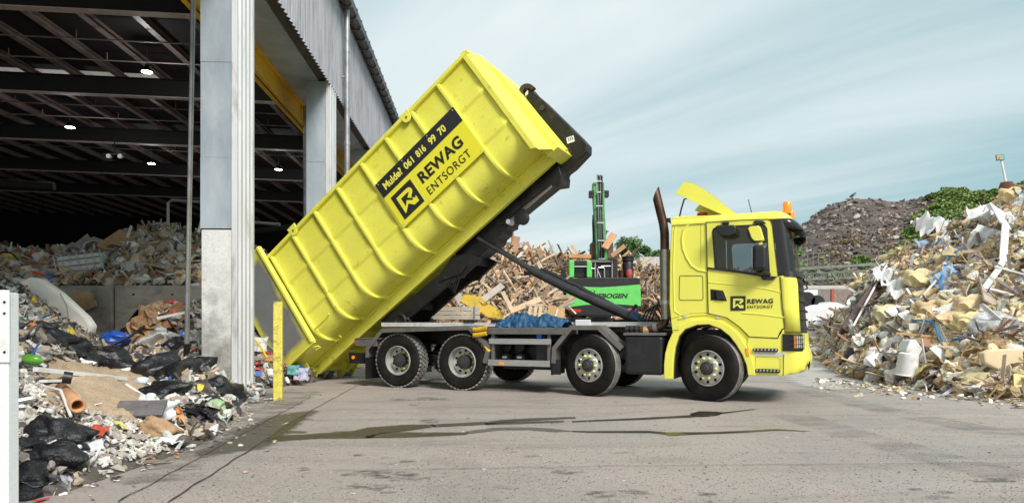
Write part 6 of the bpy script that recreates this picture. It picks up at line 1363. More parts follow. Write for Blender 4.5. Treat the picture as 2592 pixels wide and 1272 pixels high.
# brown rolls and papers right of the block wall
o = MB().tube([at(322, 868, 13.4), at(380, 855, 13.4), at(447, 872, 13.0)][0:3:2], .16, 16, caps=False).build('brown_tube', M_wood, smooth=True, label='thick brown cardboard tube lying beside the pillar', cat='tube'); o.color = (.50, .30, .13, 1); o.modifiers.new('s', 'SOLIDIFY').thickness = .02
PG = 'brown papers and boards beside the leaning pole'
for x, y, s, c_, sp_ in [(378,802,.6,(.34,.20,.10),0),(400,815,.7,(.45,.27,.13),1),(355,835,.6,(.50,.34,.18),2),(430,800,.6,(.28,.15,.07),.5),(445,835,.6,(.42,.18,.07),1.4),(380,850,.6,(.38,.22,.11),2.4),(345,868,.5,(.5,.36,.2),.8),(330,850,.4,(.40,.26,.15),1.2),(465,862,.5,(.3,.17,.09),.2),(410,840,.5,(.55,.20,.05),1.7),(395,790,.5,(.3,.2,.12),2)]:
    a = at(x, y, 13.7); piece('brown_paper', 'sheet', int(x) % 10, M_deb, a, Matrix.Rotation(R(60), 3, 'X') @ Matrix.Rotation(sp_, 3, 'Z'), (s, s, s), c_, 'crumpled brown paper or board in the stack beside the leaning pole', 'paper', PG)
for x, y, s, sp_, lb in [(372,872,.85,.6,'clear plastic film stretched over the brown tube'),(425,895,.8,1.4,'hanging clear plastic film left of the leaning pole'),(488,880,.7,1.6,'long clear plastic film hanging right of the leaning pole'),(205,905,.5,0,'clear crumpled film left of the black bags'),(85,900,.8,2.0,'clear plastic bag right of the white post, above the bottle')]:
    piece('plastic_film', 'film', int(x) % 6, M_film, at(x, y, 12.9), Matrix.Rotation(R(75), 3, 'X') @ Matrix.Rotation(sp_, 3, 'Z'), (s, s * .45, s), (.75, .76, .76), lb, 'plastic film')
MB().bar(at(398, 805, 13.2), at(470, 790, 13.2), .03, .05).build('white_profile', M_wpost, label='white plastic profile sticking out above the brown papers', cat='profile')
MB().tube([at(240, 895, 12.6), at(330, 850, 12.9), at(365, 825, 13.2)], .03, 6).build('black_strap', M_blk, smooth=True, label='black strap running up over the brown papers', cat='strap')
# front slope details
def onp(x, y, up=.1): a, t = find(FH, x, y); return on(FH, a, t, up)
m = MB(); m.bar(onp(68, 945, .12), onp(312, 985, .14), .06, .05); m.bar(onp(95, 962, .08), onp(270, 988, .12), .09, .03); m.build('white_profile', M_wpost, label='long white window profiles lying across the sand and rubble', cat='profile', bevel=.004)
MB().bar(onp(310, 992, .1), onp(362, 1012, .1), .035, .03).build('white_lath', M_wpost, label='short white lath right of the long white profiles', cat='lath')
p0, p1 = onp(146, 1005, .16), onp(190, 1078, .16); o = MB().tube([p0, p1], .115, 22, caps=False, rs=[.06, .07]).build('terracotta_pipe', M_wood, smooth=True, label='orange-brown clay pipe lying on the white rubble', cat='pipe'); o.color = (.50, .26, .13, 1); o.modifiers.new('s', 'SOLIDIFY').thickness = .02
MB().tube([onp(135, 1022, .2), onp(150, 1026, .22)], .06, 14).build('pipe_cap', M_blk, smooth=True, label='black pipe stub beside the clay pipe', cat='pipe')
MB().tube([onp(38, 1022, .08), onp(78, 1042, .08)], .03, 8).build('grey_pipe', M_pole, smooth=True, label='thin grey pipe in the rubble right of the white post', cat='pipe')
MB().tube([onp(90, 995, .1), onp(130, 1030, .1), onp(168, 1075, .1)], .014, 6).build('white_cable', M_wpost, smooth=True, label='thin white cable bending over the white rubble', cat='cable')
p = onp(68, 922, .14); o = MB().lathe([(0, -.22), (.10, -.21), (.13, -.16), (.13, .1), (.06, .2), (.03, .24), (0, .24)], (0, 0, 0), 'X', 18).build('green_bottle', mat('green_plastic', (.12, .38, .04), .2, alpha=.75, var=.2), smooth=True, label='green plastic bottle lying right of the white post', cat='bottle'); o.location = p; o.rotation_euler = (0, R(10), R(8)); o.scale = (.45, .45, .45)
o = MB().bx((-.24, -.12, 0), (.24, .12, .03)).build('dark_board', M_deb, bevel=.005, label='small dark grey striped board left of the white bags', cat='board'); o.color = (.13, .12, .12, 1); o.location = onp(340, 1068, .1); o.rotation_euler = (R(35), 0, R(10))
put('paper_sack', 'bag', 3, M_deb, FH, 390, 1098, (.66, .42, .5), (.40, .25, .14), 'brown paper sack with red print lying at the foot of the slope', 'sack', up=.12)
for x, y, s, kd, c_, lb in [(372,1050,.34,'bag',(.70,.70,.70),'round white plastic bag, left of the pair at the slope foot'),(405,1070,.48,'bag',(.74,.74,.75),'larger white plastic bag, right of the pair at the slope foot'),(282,1178,.42,'film',(.76,.77,.78),'pale translucent bag alone on the concrete'),(305,1140,.48,'film',(.55,.56,.58),'grey crumpled film in front of the paper sack'),(440,1125,.42,'sheet',(.72,.72,.70),'flat white bundle right below the paper sack'),(240,1165,.25,'chunk',(.72,.68,.62),'small whitish lump right of the scribbled bag'),
    (541,1106,.26,'slip',(.62,.66,.70),'white and orange wrapper standing alone near the drain joint'),(180,1205,.7,'film',(.62,.63,.68),'wide pale film spread at the bottom left'),(135,1235,.6,'film',(.72,.72,.76),'white film rumpled over the bottom left bags'),(105,1268,.22,'slip',(.60,.03,.04),'red plastic scrap at the bottom left edge'),(50,1160,.22,'slip',(.45,.12,.08),'reddish wrapper beside the white post'),(160,1222,.32,'chunk',(.28,.20,.13),'brown crumpled lump on the pale film'),
    (215,935,.34,'slip',(.72,.72,.74),'white card on the black bags below the blue sack'),(315,955,.34,'sheet',(.70,.69,.66),'white torn sheet above the sand right side'),(365,960,.22,'slip',(.72,.72,.7),'small white square card near the black bags'),(515,985,.34,'board',(.33,.20,.15),'brown board piece leaning beside the pillar foot'),(505,1000,.22,'slip',(.5,.6,.7),'light blue wrapper in front of the brown board piece'),(405,985,.26,'sheet',(.65,.70,.78),'white and blue packaging between the black bags'),
    (478,1025,.5,'sheet',(.58,.60,.57),'pale green-white plastic packaging behind the dripping dark film'),(545,1035,.30,'bag',(.35,.50,.30),'green and red patterned pouch at the black bag'),(245,1115,.34,'slip',(.55,.08,.04),'red printed wrapper right of the large black bag'),(300,1095,.26,'slip',(.60,.52,.15),'yellow printed wrapper near the paper sack'),(365,1145,.22,'sheet',(.25,.50,.32),'mint green rag at the slope foot'),(372,1165,.28,'slip',(.75,.36,.05),'orange and white wrapper on the concrete'),(395,1140,.10,'small',(.65,.22,.05),'small orange lump beside the mint green rag'),(445,1145,.13,'slip',(.60,.02,.02),'small bright red scrap on the concrete'),
    (400,1175,.40,'slip',(.20,.15,.12),'dark broken strips lying alone on the concrete'),(448,1160,.10,'small',(.55,.38,.15),'ochre crumb on the concrete'),(238,1190,.16,'chunk',(.66,.65,.62),'small white lump on the concrete left of the pale bag'),(645,1000,.45,'bag',(.62,.62,.63),'white crumpled bag at the foot of the white cladding'),(625,1020,.35,'film',(.66,.67,.68),'clear film lying at the pillar corner'),(683,1013,.16,'slip',(.70,.70,.69),'white scrap just left of the yellow post')]:
    z = .09 if y > 1100 else .12
    mm = {'bag': M_plas, 'film': M_film}.get(kd, M_deb); i = (x + y) % len(LIB[kd])
    if y > 1130 or x > 600 or (x > 520 and y > 1080): piece(lb.split()[-1] if 0 else {'bag':'plastic_bag','film':'plastic_film','slip':'wrapper','sheet':'plastic_sheet','chunk':'lump','small':'lump','board':'board_piece'}[kd], kd, i, mm, G(x, y) + Vector((0, 0, s * G(x, y).y / 11 * .16)), Matrix.Rotation(x * .7, 3, 'Z'), tuple(q_ * G(x, y).y / 11 for q_ in (s, s * .8, s * .7)), c_, lb, 'litter')
    else: put({'bag':'plastic_bag','film':'plastic_film','slip':'wrapper','sheet':'plastic_sheet','chunk':'lump','small':'lump','board':'board_piece'}[kd], kd, i, mm, FH, x, y, s, c_, lb, 'litter', up=z, spin=x * .7)
put('dark_film', 'film', 2, M_bag, FH, 500, 1065, (.5, .3, .6), (2.5, 2.3, 2.2), 'shiny dark dirty film hanging at the tip of the slope', 'plastic film', up=.15, tilt=R(60))
LG = 'litter pieces on the waste slope'
for k in range(150):
    x, y = rnd.uniform(60, 600), rnd.uniform(850, 1130)
    if y > 1250 - x * .33: continue
    a, t = rnd.uniform(0, 1), rnd.uniform(.05, .98); p = FH.pos(a, t); px = CX + F * p.x / p.y
    if px < 30: continue
    kd = rnd.choice(['slip', 'sheet', 'shard', 'chunk', 'sheet']); n = FH.nrm(a, t); s = rnd.uniform(.14, .34) * min(1, p.y / 12)
    piece('litter_piece', kd, rnd.randrange(8), rnd.choice([M_deb, M_deb, M_soft, M_plas]), p + n * .06, lay(n, rnd, .5), (s, s, s), vary(rnd.choice(PAL[:4] + PAL[6:9] + [(.7, .69, .67)]) if rnd.random() < .9 else rnd.choice(BRI), rnd), 'torn scrap of packaging or board on the waste slope in the hall', 'litter', LG)
# small heap behind the folded door and skip
SH = Heap([Vector((-5.1, 12.3, 0)), Vector((-4.7, 13.4, 0)), Vector((-4.3, 14.6, 0)), Vector((-4.2, 16, 0))], [Vector((-7.4, 14.0, 1.6)), Vector((-7.0, 15.2, 1.7)), Vector((-6.6, 16.6, 1.5)), Vector((-6.4, 18, 1.3))], 3, 30, 20, .2, 1.4, .7, 12)
SH.build('tipped_waste_mound', MATS['waste_core'], kind='stuff', label='core of the waste lying behind the folded skip door', cat='waste heap')
st = Stuff()
for k in range(1300):
    a, t = rnd.random(), rnd.random(); p = SH.pos(a, t); n = SH.nrm(a, t); s = rnd.uniform(.08, .3); st.add(rnd.choice(['slip', 'sheet', 'shard', 'chunk', 'plank']), rnd.randrange(8), M_deb, p + n * .04, lay(n, rnd, .6), (s, s, s), vary(rnd.choice(PAL + BRI[:2]), rnd, .3))
st.build('tipped_waste', 'countless scraps behind the folded skip door', 'litter')
for x, y, s, kd, c_, lb in [(762,945,.30,'sheet',(.42,.42,.55),'lilac plastic sheet under the skip roller'),(742,935,.24,'sheet',(.12,.34,.30),'teal plastic scrap under the folded door'),(672,905,.4,'slip',(.45,.25,.12),'brown carton piece between the cladding and the yellow post'),(655,870,.35,'sheet',(.6,.58,.55),'pale rag between the cladding and the yellow post')]:
    piece('plastic_sheet' if 'plastic' in lb else 'rag', kd, 3, M_deb, at(x, y, 13.9), Matrix.Rotation(R(70), 3, 'X'), (s, s, s), c_, lb, 'litter')
MB().tube([at(646, 860, 13.4), at(662, 880, 13.3), at(676, 905, 13.2)], .02, 6).build('yellow_cable', mat('cable_yellow', (.7, .5, .03), .5), smooth=True, label='yellow cable in the waste left of the yellow post', cat='cable')

# ================================================================ INSULATION HEAP (right)
rf = [(2092,868),(2100,905),(2118,938),(2158,955),(2230,968),(2330,985),(2440,1000),(2560,1012),(2700,1022),(2900,1035),(3250,1055),(3700,1075)]
rc = [(2100,840,25),(2135,812,24),(2165,775,24),(2184,725,24),(2240,668,23.5),(2299,645,22.5),(2369,598,22),(2478,552,21),(2528,535,20.5),(2592,488,20),(2760,400,18),(3150,420,16),(3600,800,13)]
IH = Heap([G(*p) for p in rf], [at(*p) for p in rc], 6, 90, 50, .34, .9, .98, 15)
IH.build('insulation_mound', mat('insulation_core', (.28, .20, .11), .95, var=.5, vscale=4, bump=1, bscale=8), kind='stuff', label='core of the big insulation waste heap at the right', cat='insulation heap')
IC = [(.64,.52,.31),(.66,.57,.40),(.54,.43,.25),(.42,.31,.17),(.62,.56,.48),(.72,.70,.65),(.33,.23,.13),(.50,.45,.40),(.62,.49,.23),(.76,.75,.73),(.15,.115,.09),(.33,.31,.29),(.22,.17,.13)]
rnd = random.Random(5); st = Stuff(); cand = []
for k in range(13500):
    a, t = rnd.random(), rnd.uniform(0, 1.04) ** .85; p = IH.pos(a, t); n = IH.nrm(a, t); u = rnd.random()
    if u < .34: kd, s, mm, c_ = 'wool', rnd.uniform(.2, .6), M_wool, rnd.choice(IC[:7])
    elif u < .55: kd, s, mm, c_ = 'sheet', rnd.uniform(.2, .6), M_deb, rnd.choice(IC)
    elif u < .74: kd, s, mm, c_ = 'shard', rnd.uniform(.2, .7), M_deb, rnd.choice(IC[3:] + [(.74, .73, .71)])
    elif u < .89: kd, s, mm, c_ = rnd.choice(['plank', 'plank', 'rod']), rnd.uniform(.5, 1.7), M_wood, rnd.choice(WC + [(.45, .45, .45), (.6, .6, .6), (.15, .13, .14)])
    elif u < .95: kd, s, mm, c_ = 'slip', rnd.uniform(.15, .4), M_deb, rnd.choice([(.72,.71,.70),(.60,.58,.55),(.4,.4,.42),(.3,.4,.55)])
    else: kd, s, mm, c_ = 'chunk', rnd.uniform(.15, .4), M_deb, rnd.choice(IC)
    cand.append((s, kd, mm, c_, a, t, p, n))
cand.sort(key=lambda e: -e[0] / max(e[6].y, 1)); ng = dict(wool=0, sheet=0, shard=0, plank=0)
NM = dict(wool=('insulation_clump', 'torn clump of yellow-brown insulation wool on the right-hand heap', 'insulation', 'insulation clumps on the right-hand heap'), sheet=('torn_sheet', 'crumpled torn sheet on the right-hand insulation heap', 'sheet', 'torn sheets on the right-hand heap'), shard=('board_fragment', 'broken flat board fragment on the right-hand insulation heap', 'board', 'board fragments on the right-hand heap'), plank=('batten', 'loose batten or strip on the right-hand insulation heap', 'batten', 'battens on the right-hand heap'))
for s, kd, mm, c_, a, t, p, n in cand:
    s *= .8 if kd != 'plank' else 1; i = rnd.randrange(len(LIB[kd])); rt = lay(n, rnd, .5); q = p + n * rnd.uniform(-.04, .16); c_ = vary(c_, rnd, .22)
    if kd in ng and ng[kd] < 95 and .02 < t < 1: ng[kd] += 1; nm = NM[kd]; piece(nm[0], kd, i, mm, q, rt, (s, s * .35 + .25, .55) if kd == 'plank' else (s, s, s), c_, nm[1], nm[2], nm[3])
    else: st.add(kd, i, mm, q, rt, (s, s * .35 + .25, .55) if kd == 'plank' else (s, s, s), c_)
for k in range(6000):
    a, t = rnd.random(), rnd.random() ** 1.1; p = IH.pos(a, t); n = IH.nrm(a, t); s = rnd.uniform(.05, .2); st.add(rnd.choice(['small', 'slip', 'shard']), rnd.randrange(8), M_deb, p + n * .05, lay(n, rnd, .8), (s, s, s), vary(rnd.choice(IC), rnd, .3))
for k in range(420):
    x = rnd.uniform(2060, 2592); y = 960 + (x - 2100) * .09 + abs(rnd.gauss(0, 14)); p = G(x, y); s = rnd.uniform(.03, .14); st.add(rnd.choice(['small', 'slip', 'shard', 'sheet']), rnd.randrange(8), M_deb, p + Vector((0, 0, .02)), lay(Vector((0, 0, 1)), rnd, .25), (s, s, s * .6), vary(rnd.choice(IC), rnd, .3))
st.build('insulation_scraps', 'countless wool tufts, board crumbs and foil scraps of the insulation heap', 'insulation')
q6 = lambda x, y: (1980 + x / 2.0065, 380 + y / 2.0065)
def ion(x, y, up=.15): a, t = find(IH, *q6(x, y)); return on(IH, a, t, up)
def ist(name, x0, y0, x1, y1, w, th, c_, label, cat, m_=None, up=.25):
    o = MB().bar(ion(x0, y0, up), ion(x1, y1, up), w, th, up=(0, -1, .4)).build(name, m_ or M_metal, bevel=.004, label=label, cat=cat); o.color = (*c_, 1); return o
def hd(x, y, off=.45): a, t = find(IH, *q6(x, y)); return IH.pos(a, t).y - off
ist('dark_plank', 375, 965, 560, 690, .30, .05, (.085,.06,.06), 'long dark purple-brown plank leaning on the insulation heap', 'plank', M_wood, .3)
ist('white_edge_strip', 400, 965, 575, 672, .05, .04, (.7,.66,.6), 'narrow pale strip along the long dark plank', 'strip', M_wood, .38)
m = MB(); gp_ = [ion(1140, 360, .5), ion(1165, 500, .45), ion(1150, 590, .45), ion(1110, 700, .42), ion(1110, 735, .4), ion(1228, 745, .35)]
for a, b, w in ((0, 1, .32), (1, 2, .18), (2, 3, .14), (3, 4, .12), (4, 5, .10)): m.bar(gp_[a], gp_[b], w, .03, up=(0, -1, .3))
m.build('bent_white_gutter', M_wpost, label='bent white metal gutter near the top right of the insulation heap', cat='gutter')
ist('dark_profile', 925, 642, 1108, 622, .09, .08, (.10,.11,.12), 'dark grey metal profile lying level in the heap', 'profile')
ist('grey_profile', 1000, 590, 1075, 490, .10, .05, (.45,.47,.5), 'grey metal channel right of the blue fabric', 'profile')
ist('grey_profile', 720, 625, 830, 590, .10, .05, (.40,.43,.46), 'grey-blue metal channel above the yellow clumps', 'profile')
ist('wood_batten', 690, 840, 850, 650, .05, .04, (.62,.57,.48), 'thin pale batten crossing the middle of the insulation heap', 'batten', M_wood)
ist('wood_batten', 1140, 610, 1165, 735, .10, .05, (.60,.47,.30), 'pale wooden batten beside the bent white gutter', 'batten', M_wood)
ist('brown_board', 1030, 700, 1085, 860, .32, .04, (.44,.36,.30), 'pinkish brown board below the bent white gutter', 'board', M_wood)
ist('grey_board', 1110, 420, 1140, 560, .28, .05, (.30,.24,.20), 'grey-brown board left of the bent white gutter', 'board', M_wood)
ist('metal_rail', 690, 775, 800, 850, .06, .05, (.40,.40,.40), 'short grey metal rail in the middle of the heap', 'rail')
ist('white_strip', 640, 800, 770, 850, .04, .03, (.68,.68,.66), 'thin white strip beside the grey rail', 'strip')
def hose(pts, label, r=.022): MB().tube(_sm([ion(x, y, .32) for x, y in pts]), r, 8).build('blue_hose', mat('hose_blue', (.02, .22, .50), .4) if 'hose_blue' not in MATS else MATS['hose_blue'], smooth=True, label=label, cat='hose')
def _sm(P, k=5):
    out = []
    for i in range(len(P) - 1):
        p0, p1, p2, p3 = P[max(i - 1, 0)], P[i], P[i + 1], P[min(i + 2, len(P) - 1)]
        for j in range(k): t = j / k; out.append(.5 * ((2 * p1) + (p2 - p0) * t + (2 * p0 - 5 * p1 + 4 * p2 - p3) * t * t + (3 * p1 - p0 - 3 * p2 + p3) * t ** 3))
    return out + [P[-1]]
hose([(840,735),(845,660),(870,605),(930,578)], 'light blue hose curving up in the middle of the insulation heap')
hose([(730,945),(790,945),(840,970),(870,1000)], 'light blue hose above the white bucket, left piece')
hose([(875,1025),(900,1040),(960,1000),(990,985)], 'light blue hose above the pale foam board, right piece')
hose([(885,380),(890,360),(920,355)], 'short light blue hose near the green slope', .018)
hose([(790,530),(830,500),(880,550),(940,545)], 'thin light blue hose below the white sheeting', .016)
def ipc(name, kind, i, m_, x, y, s, c_, lb, cat, up=.25, spin=0, tilt=R(35)):
    p = ion(x, y, up); return piece(name, kind, i, m_, p, Matrix.Rotation(spin, 3, 'Y') @ Matrix.Rotation(tilt, 3, 'X'), s if isinstance(s, tuple) else (s, s, s), c_, lb, cat)
ipc('blue_fabric', 'sheet', 4, M_soft, 905, 660, (.75, 1.0, .8), (.28, .38, .52), 'faded blue fabric in the middle of the insulation heap', 'fabric', tilt=R(50), spin=R(-35))
ipc('blue_fabric', 'sheet', 6, M_soft, 735, 520, (.35, .7, .6), (.28, .36, .50), 'small faded blue fabric left of the top of the heap', 'fabric', tilt=R(60))
for x, y, s, lb, k in [(590,690,.9,'white plastic film hanging above the long dark plank',0),(640,760,.7,'white plastic film right of the long dark plank',1),(815,425,1.2,'white plastic sheeting at the top left of the heap',2),(1080,380,1.0,'white and grey sheeting near the heap top',3),(1210,370,.8,'white sheeting at the right edge near the top',4),(200,900,.9,'grey plastic sheet at the left foot of the heap near the truck',5),(880,900,.5,'white crumpled sheet behind the cardboard box',1)]:
    ipc('white_sheeting', 'film', k, M_soft, x, y, s, (.74, .74, .74), lb, 'sheeting', up=.3)
ipc('plastic_bag', 'bag', 2, M_film, 1110, 950, (.95, .6, .75), (.72, .74, .76), 'large clear plastic bag above the pale foam board', 'plastic bag', tilt=0)
D1 = hd(1120, 1120, .3)
m = MB(); m.prism([at(*q6(x, y), D1) for x, y in [(1022,1030),(1060,1012),(1228,1005),(1228,1120),(1180,1125),(1130,1130),(1030,1080)]], (0, .14, 0)); o = m.build('foam_board', M_soft, bevel=.03, label='large pale yellow foam board at the bottom right of the heap', cat='foam board'); o.color = (.68, .55, .36, 1)
m = MB(); m.prism([at(*q6(x, y), D1 - .08) for x, y in [(1085,1120),(1190,1120),(1215,1190),(1130,1192)]], (0, .05, 0)); o = m.build('brown_board', M_deb, label='brown-grey board leaning below the pale foam board', cat='board'); o.color = (.42, .36, .30, 1)
m = MB(); p = ion(645, 1085, .3); m.lathe([(0, .0), (.22, 0), (.25, .02), (.30, .50), (.33, .51), (.33, .53), (.29, .53), (.26, .06), (0, .06)], (0, 0, 0), 'Z', 26); o = m.build('white_bucket', M_wpost, smooth=True, label='upturned white tub standing at the foot of the insulation heap', cat='tub'); d_ = 15.0; o.scale = (.74, .74, .86); D2 = hd(645, 1120, .35); o.location = at(*q6(645, 1028), D2); o.rotation_euler = (R(184), R(3), 0)
m = MB(); 
for pts in ([(628,1020),(700,1055),(735,1035),(680,960),(650,962)],): m.prism([at(*q6(x, y), D2 + .1) for x, y in pts], (0, .3, 0))
m.build('white_box', M_wpost, bevel=.02, label='white electric box with a red mark above the upturned tub', cat='box')
MB().box(at(*q6(655, 988), 14.88), (.06, .01, .05)).build('red_mark', M_red, bpy.data.objects['white_box']) if 0 else None
m = MB(); m.prism([at(*q6(x, y), D2 + .4) for x, y in [(668,958),(735,952),(775,1005),(720,995)]], (0, .25, 0)); m.build('cardboard_box', M_deb, label='open brown cardboard box behind the white electric box', cat='box').color = (.42, .24, .14, 1)
D3 = hd(380, 1060, .35)
m = MB(); m.prism([at(*q6(x, y), D3) for x, y in [(345,1000),(420,1010),(445,1050),(390,1080),(322,1070),(350,1040)]], (0, .10, 0)); o = m.build('plasterboard', M_soft, bevel=.01, label='white panel with a dark torn side at the left heap foot', cat='panel'); o.color = (.76, .76, .75, 1)
m = MB(); m.prism([at(*q6(x, y), D3 - .01) for x, y in [(345,1000),(362,1002),(368,1030),(340,1045),(325,1078),(310,1062)]], (0, .12, 0)); m.build('dark_lining', M_blk, o)
m = MB(); m.prism([at(*q6(x, y), hd(280, 910)) for x, y in [(250,885),(312,862),(300,900),(255,948)]], (0, .06, 0)); m.build('pink_board', M_deb, label='pinkish brown board leaning at the left flank of the heap', cat='board').color = (.46, .36, .29, 1)
for x, y, s, lb in [(620,870,.8,'white triangular plate in the centre of the insulation heap'),(680,910,.6,'white plate below the white triangular plate'),(860,1070,.7,'white plate right of the upturned tub'),(530,1110,.7,'pale flattened carton left of the upturned tub'),(870,540,.8,'white panel standing in the upper heap'),(1090,330,.7,'pale panel at the top of the heap')]:
    ipc('white_plate', 'shard', int(x) % 10, M_soft, x, y, (s, s, s * .5), (.74, .73, .71), lb, 'plate', tilt=R(50))
st2 = Stuff(); BGc = 'bulky insulation bales in the right-hand heap'
for k in range(30):
    a, t = rnd.random(), rnd.uniform(.05, .98); p = IH.pos(a, t); n = IH.nrm(a, t); kd = rnd.choice(['film', 'shard', 'board', 'sheet']); s = rnd.uniform(.4, .95)
    piece('white_board' if kd in ('shard', 'board') else 'white_sheet', kd, rnd.randrange(5), M_soft, p + n * .18, lay(n, rnd, .45), (s, s * rnd.uniform(.5, 1), s * .7), vary(rnd.choice([(.78,.78,.77),(.70,.69,.66),(.5,.52,.54)]), rnd, .1), 'large pale board or sheet lying loose in the right-hand insulation heap', 'sheet', 'large pale sheets on the right-hand heap')
for k in range(420):
    x = rnd.uniform(2040, 2140); y = rnd.uniform(865, 950)
    if y > 880 + (x - 2040) * .9 : continue
    p = G(x, y); s = rnd.uniform(.08, .4); i = rnd.randrange(8); kd = rnd.choice(['sheet', 'shard', 'chunk', 'slip']); st2.add(kd, i, M_deb, p + Vector((0, 0, s * .2)), lay(Vector((0, 0, 1)), rnd, .4), (s, s, s), vary(rnd.choice(IC), rnd, .3))
st2.build('heap_fringe', 'low fringe of insulation scraps beside the truck nose', 'insulation')
for x, y, s in [(720,700,.9),(770,740,.8),(700,660,.8),(930,870,1.0),(1000,830,.9),(1000,900,.8),(880,830,.8),(560,900,.8),(590,520,.9),(650,500,.8),(870,590,.8),(940,520,.7),(1050,330,.8),(1000,350,.7),(430,690,.8),(800,860,.9),(740,870,.7),(330,820,.7),(1170,620,.7),(1200,260,.9)]:
    ipc('insulation_bale', 'wool', int(x) % 8, M_wool, x, y, (s, s * .9, s * .9), vary(rnd.choice([(.66,.52,.27),(.60,.48,.27),(.70,.60,.38),(.55,.42,.24)]), rnd, .1), 'bulky layered bale of yellow insulation wool in the right-hand heap', 'insulation', up=.1); COL.objects[-1]['group'] = BGc
# ================================================================ HILL and its growth
hc = [(1650,745,60),(1780,725,60),(1900,680,59),(1990,615,58),(2022,578,58),(2068,540,58),(2110,515,58),(2155,503,58),(2200,506,58),(2255,512,58),(2310,505,57),(2350,496,56),(2400,486,54),(2450,482,52),(2510,492,50),(2560,478,48),(2640,460,46),(2760,440,44),(2950,470,43),(3150,560,42),(3350,720,41)]
HL = Heap([at(x, 742, 40) for x, _, _ in hc], [at(*p) for p in hc], 30, 110, 50, .5, .22, .9, 31)
HL.build('spoil_hill', mat('dark_spoil', (.105, .082, .07), .95, var=.4, vscale=.5, fine=.3, fscale=5, bump=1, bscale=3, dirt=.6, dirtcol=(.20, .155, .125), dscale=.35, dpos=.55), kind='structure')
st = Stuff(); rnd = random.Random(9); nsl = 0
for k in range(3000):
    a, t = rnd.uniform(.08, .8), rnd.uniform(.05, 1.02); p = HL.pos(a, t); n = HL.nrm(a, t); px = CX + F * p.x / p.y; py = HY - (p.z - HC) * F / p.y
    if px > 2290 + (624 - py) * .6 and py < 660: continue
    s = rnd.uniform(.12, .5) if rnd.random() < .93 else rnd.uniform(.6, 1.5); c_ = vary(rnd.choice([(.15,.12,.10),(.20,.17,.15),(.09,.075,.065),(.075,.06,.055),(.34,.30,.27)]), rnd, .2)
    if s > .75 and nsl < 220: nsl += 1; piece('stone_slab', 'shard', rnd.randrange(10), M_deb, p + n * .1, lay(n, rnd, .15, rnd.gauss(.5, .4)), (s, s * .45, s * .8), c_, 'flat grey stone slab lying on the dark spoil hill', 'slab', 'stone slabs on the dark spoil hill')
    else: st.add(rnd.choice(['shard', 'chunk', 'small', 'shard']), rnd.randrange(8), M_deb, p + n * .05, lay(n, rnd, .3), (s, s * .8, s), c_)
st.build('spoil_rubble', 'countless dark stones and slabs covering the spoil hill', 'rubble')
# leaves
M_leaf = mat('leaf_green', (1, 1, 1), .6, tint=True, var=.2, vscale=1)
def leaves(name, centres, count, leaf, cols, rnd, m_=None, parent=None, kind=None, label=None, cat=None, flat=.75, group=None):
    V = []; Fc = []; Cc = []; n = 0
    for (c_, r_, w) in centres:
        k_ = int(count * w)
        for _ in range(k_):
            d = Vector((rnd.gauss(0, 1), rnd.gauss(0, 1), rnd.gauss(0, 1))).normalized(); rr = r_ * (rnd.random() ** .38); rr *= 1 + .35 * noise.noise(d * 2.2 + Vector(c_))
            p = Vector(c_) + Vector((d.x * rr, d.y * rr, d.z * rr * flat)); q = Matrix.Rotation(rnd.uniform(0, 6.3), 3, 'Z') @ Matrix.Rotation(rnd.gauss(.5, .6), 3, 'X') @ Matrix.Rotation(rnd.gauss(0, .5), 3, 'Y'); s = leaf * rnd.uniform(.6, 1.4)
            for v in ((-.5, 0, 0), (0, -.32, .06), (.6, 0, 0), (0, .32, .06)): V.append(p + q @ (Vector(v) * s))
            Fc.append((n, n + 1, n + 2, n + 3)); n += 4; cc = vary(rnd.choice(cols), rnd, .25); Cc += [*cc, 1] * 4
    me = bpy.data.meshes.new(name); me.from_pydata(V, [], Fc); me.materials.append(m_ or M_leaf); a = me.color_attributes.new('tint', 'FLOAT_COLOR', 'POINT'); a.data.foreach_set('color', Cc)
    o = bpy.data.objects.new(name, me); link(o, parent); return tag(o, label, cat, group, kind)
GR = [(.08,.15,.045),(.11,.20,.06),(.14,.25,.08),(.06,.11,.04),(.17,.27,.09)]
GB = [(.15,.27,.05),(.21,.36,.07),(.26,.42,.10),(.10,.19,.05),(.28,.33,.10)]
rnd = random.Random(3)
def tree(x, ytop, ybase, Y, w, label, seed, cols=GR, nb=16, cat='tree', name='tree'):
    base = at(x, ybase, Y); top = at(x, ytop, Y); h = top.z - base.z; r = random.Random(seed); base.z = min(base.z, 2.0) if cat == 'tree' else base.z; h = top.z - base.z
    t = empty(name, base, 0, label, cat); W_ = w * Y / F / 2
    m = MB(); m.tube([(0, 0, 0), (.1 * h * .1, 0, h * .3), (0, 0, h * .6), (0, 0, h * .9)], .1, 8, rs=[h * .035, h * .028, h * .018, h * .006])
    cs = []
    for k in range(nb):
        a = r.uniform(0, 6.28); q = Vector((math.cos(a) * W_ * r.uniform(.2, .72), math.sin(a) * W_ * .6, h * r.uniform(.32, .86))); m.tube([(0, 0, q.z * .55), tuple(q)], .05, 5, rs=[h * .012, h * .003]); cs.append((tuple(q), W_ * r.uniform(.32, .52), 1 / nb))
    cs.append(((0, 0, h * .82), W_ * .42, .15))
    m.build('trunk', mat('bark', (.07, .05, .04), .9, var=.3) if 'bark' not in MATS else MATS['bark'], t, smooth=True)
    leaves('crown', cs, 6500, .22 * Y / 60, cols, r, parent=t); return t
tree(1580, 582, 800, 62, 105, 'rounded green tree directly right of the excavator boom', 1, nb=20)
tree(1632, 596, 800, 64, 70, 'green tree behind the exhaust pipe, right of the rounded one', 2)
tree(1668, 612, 800, 63, 60, 'smaller green tree between the exhaust pipe and the cab', 3)
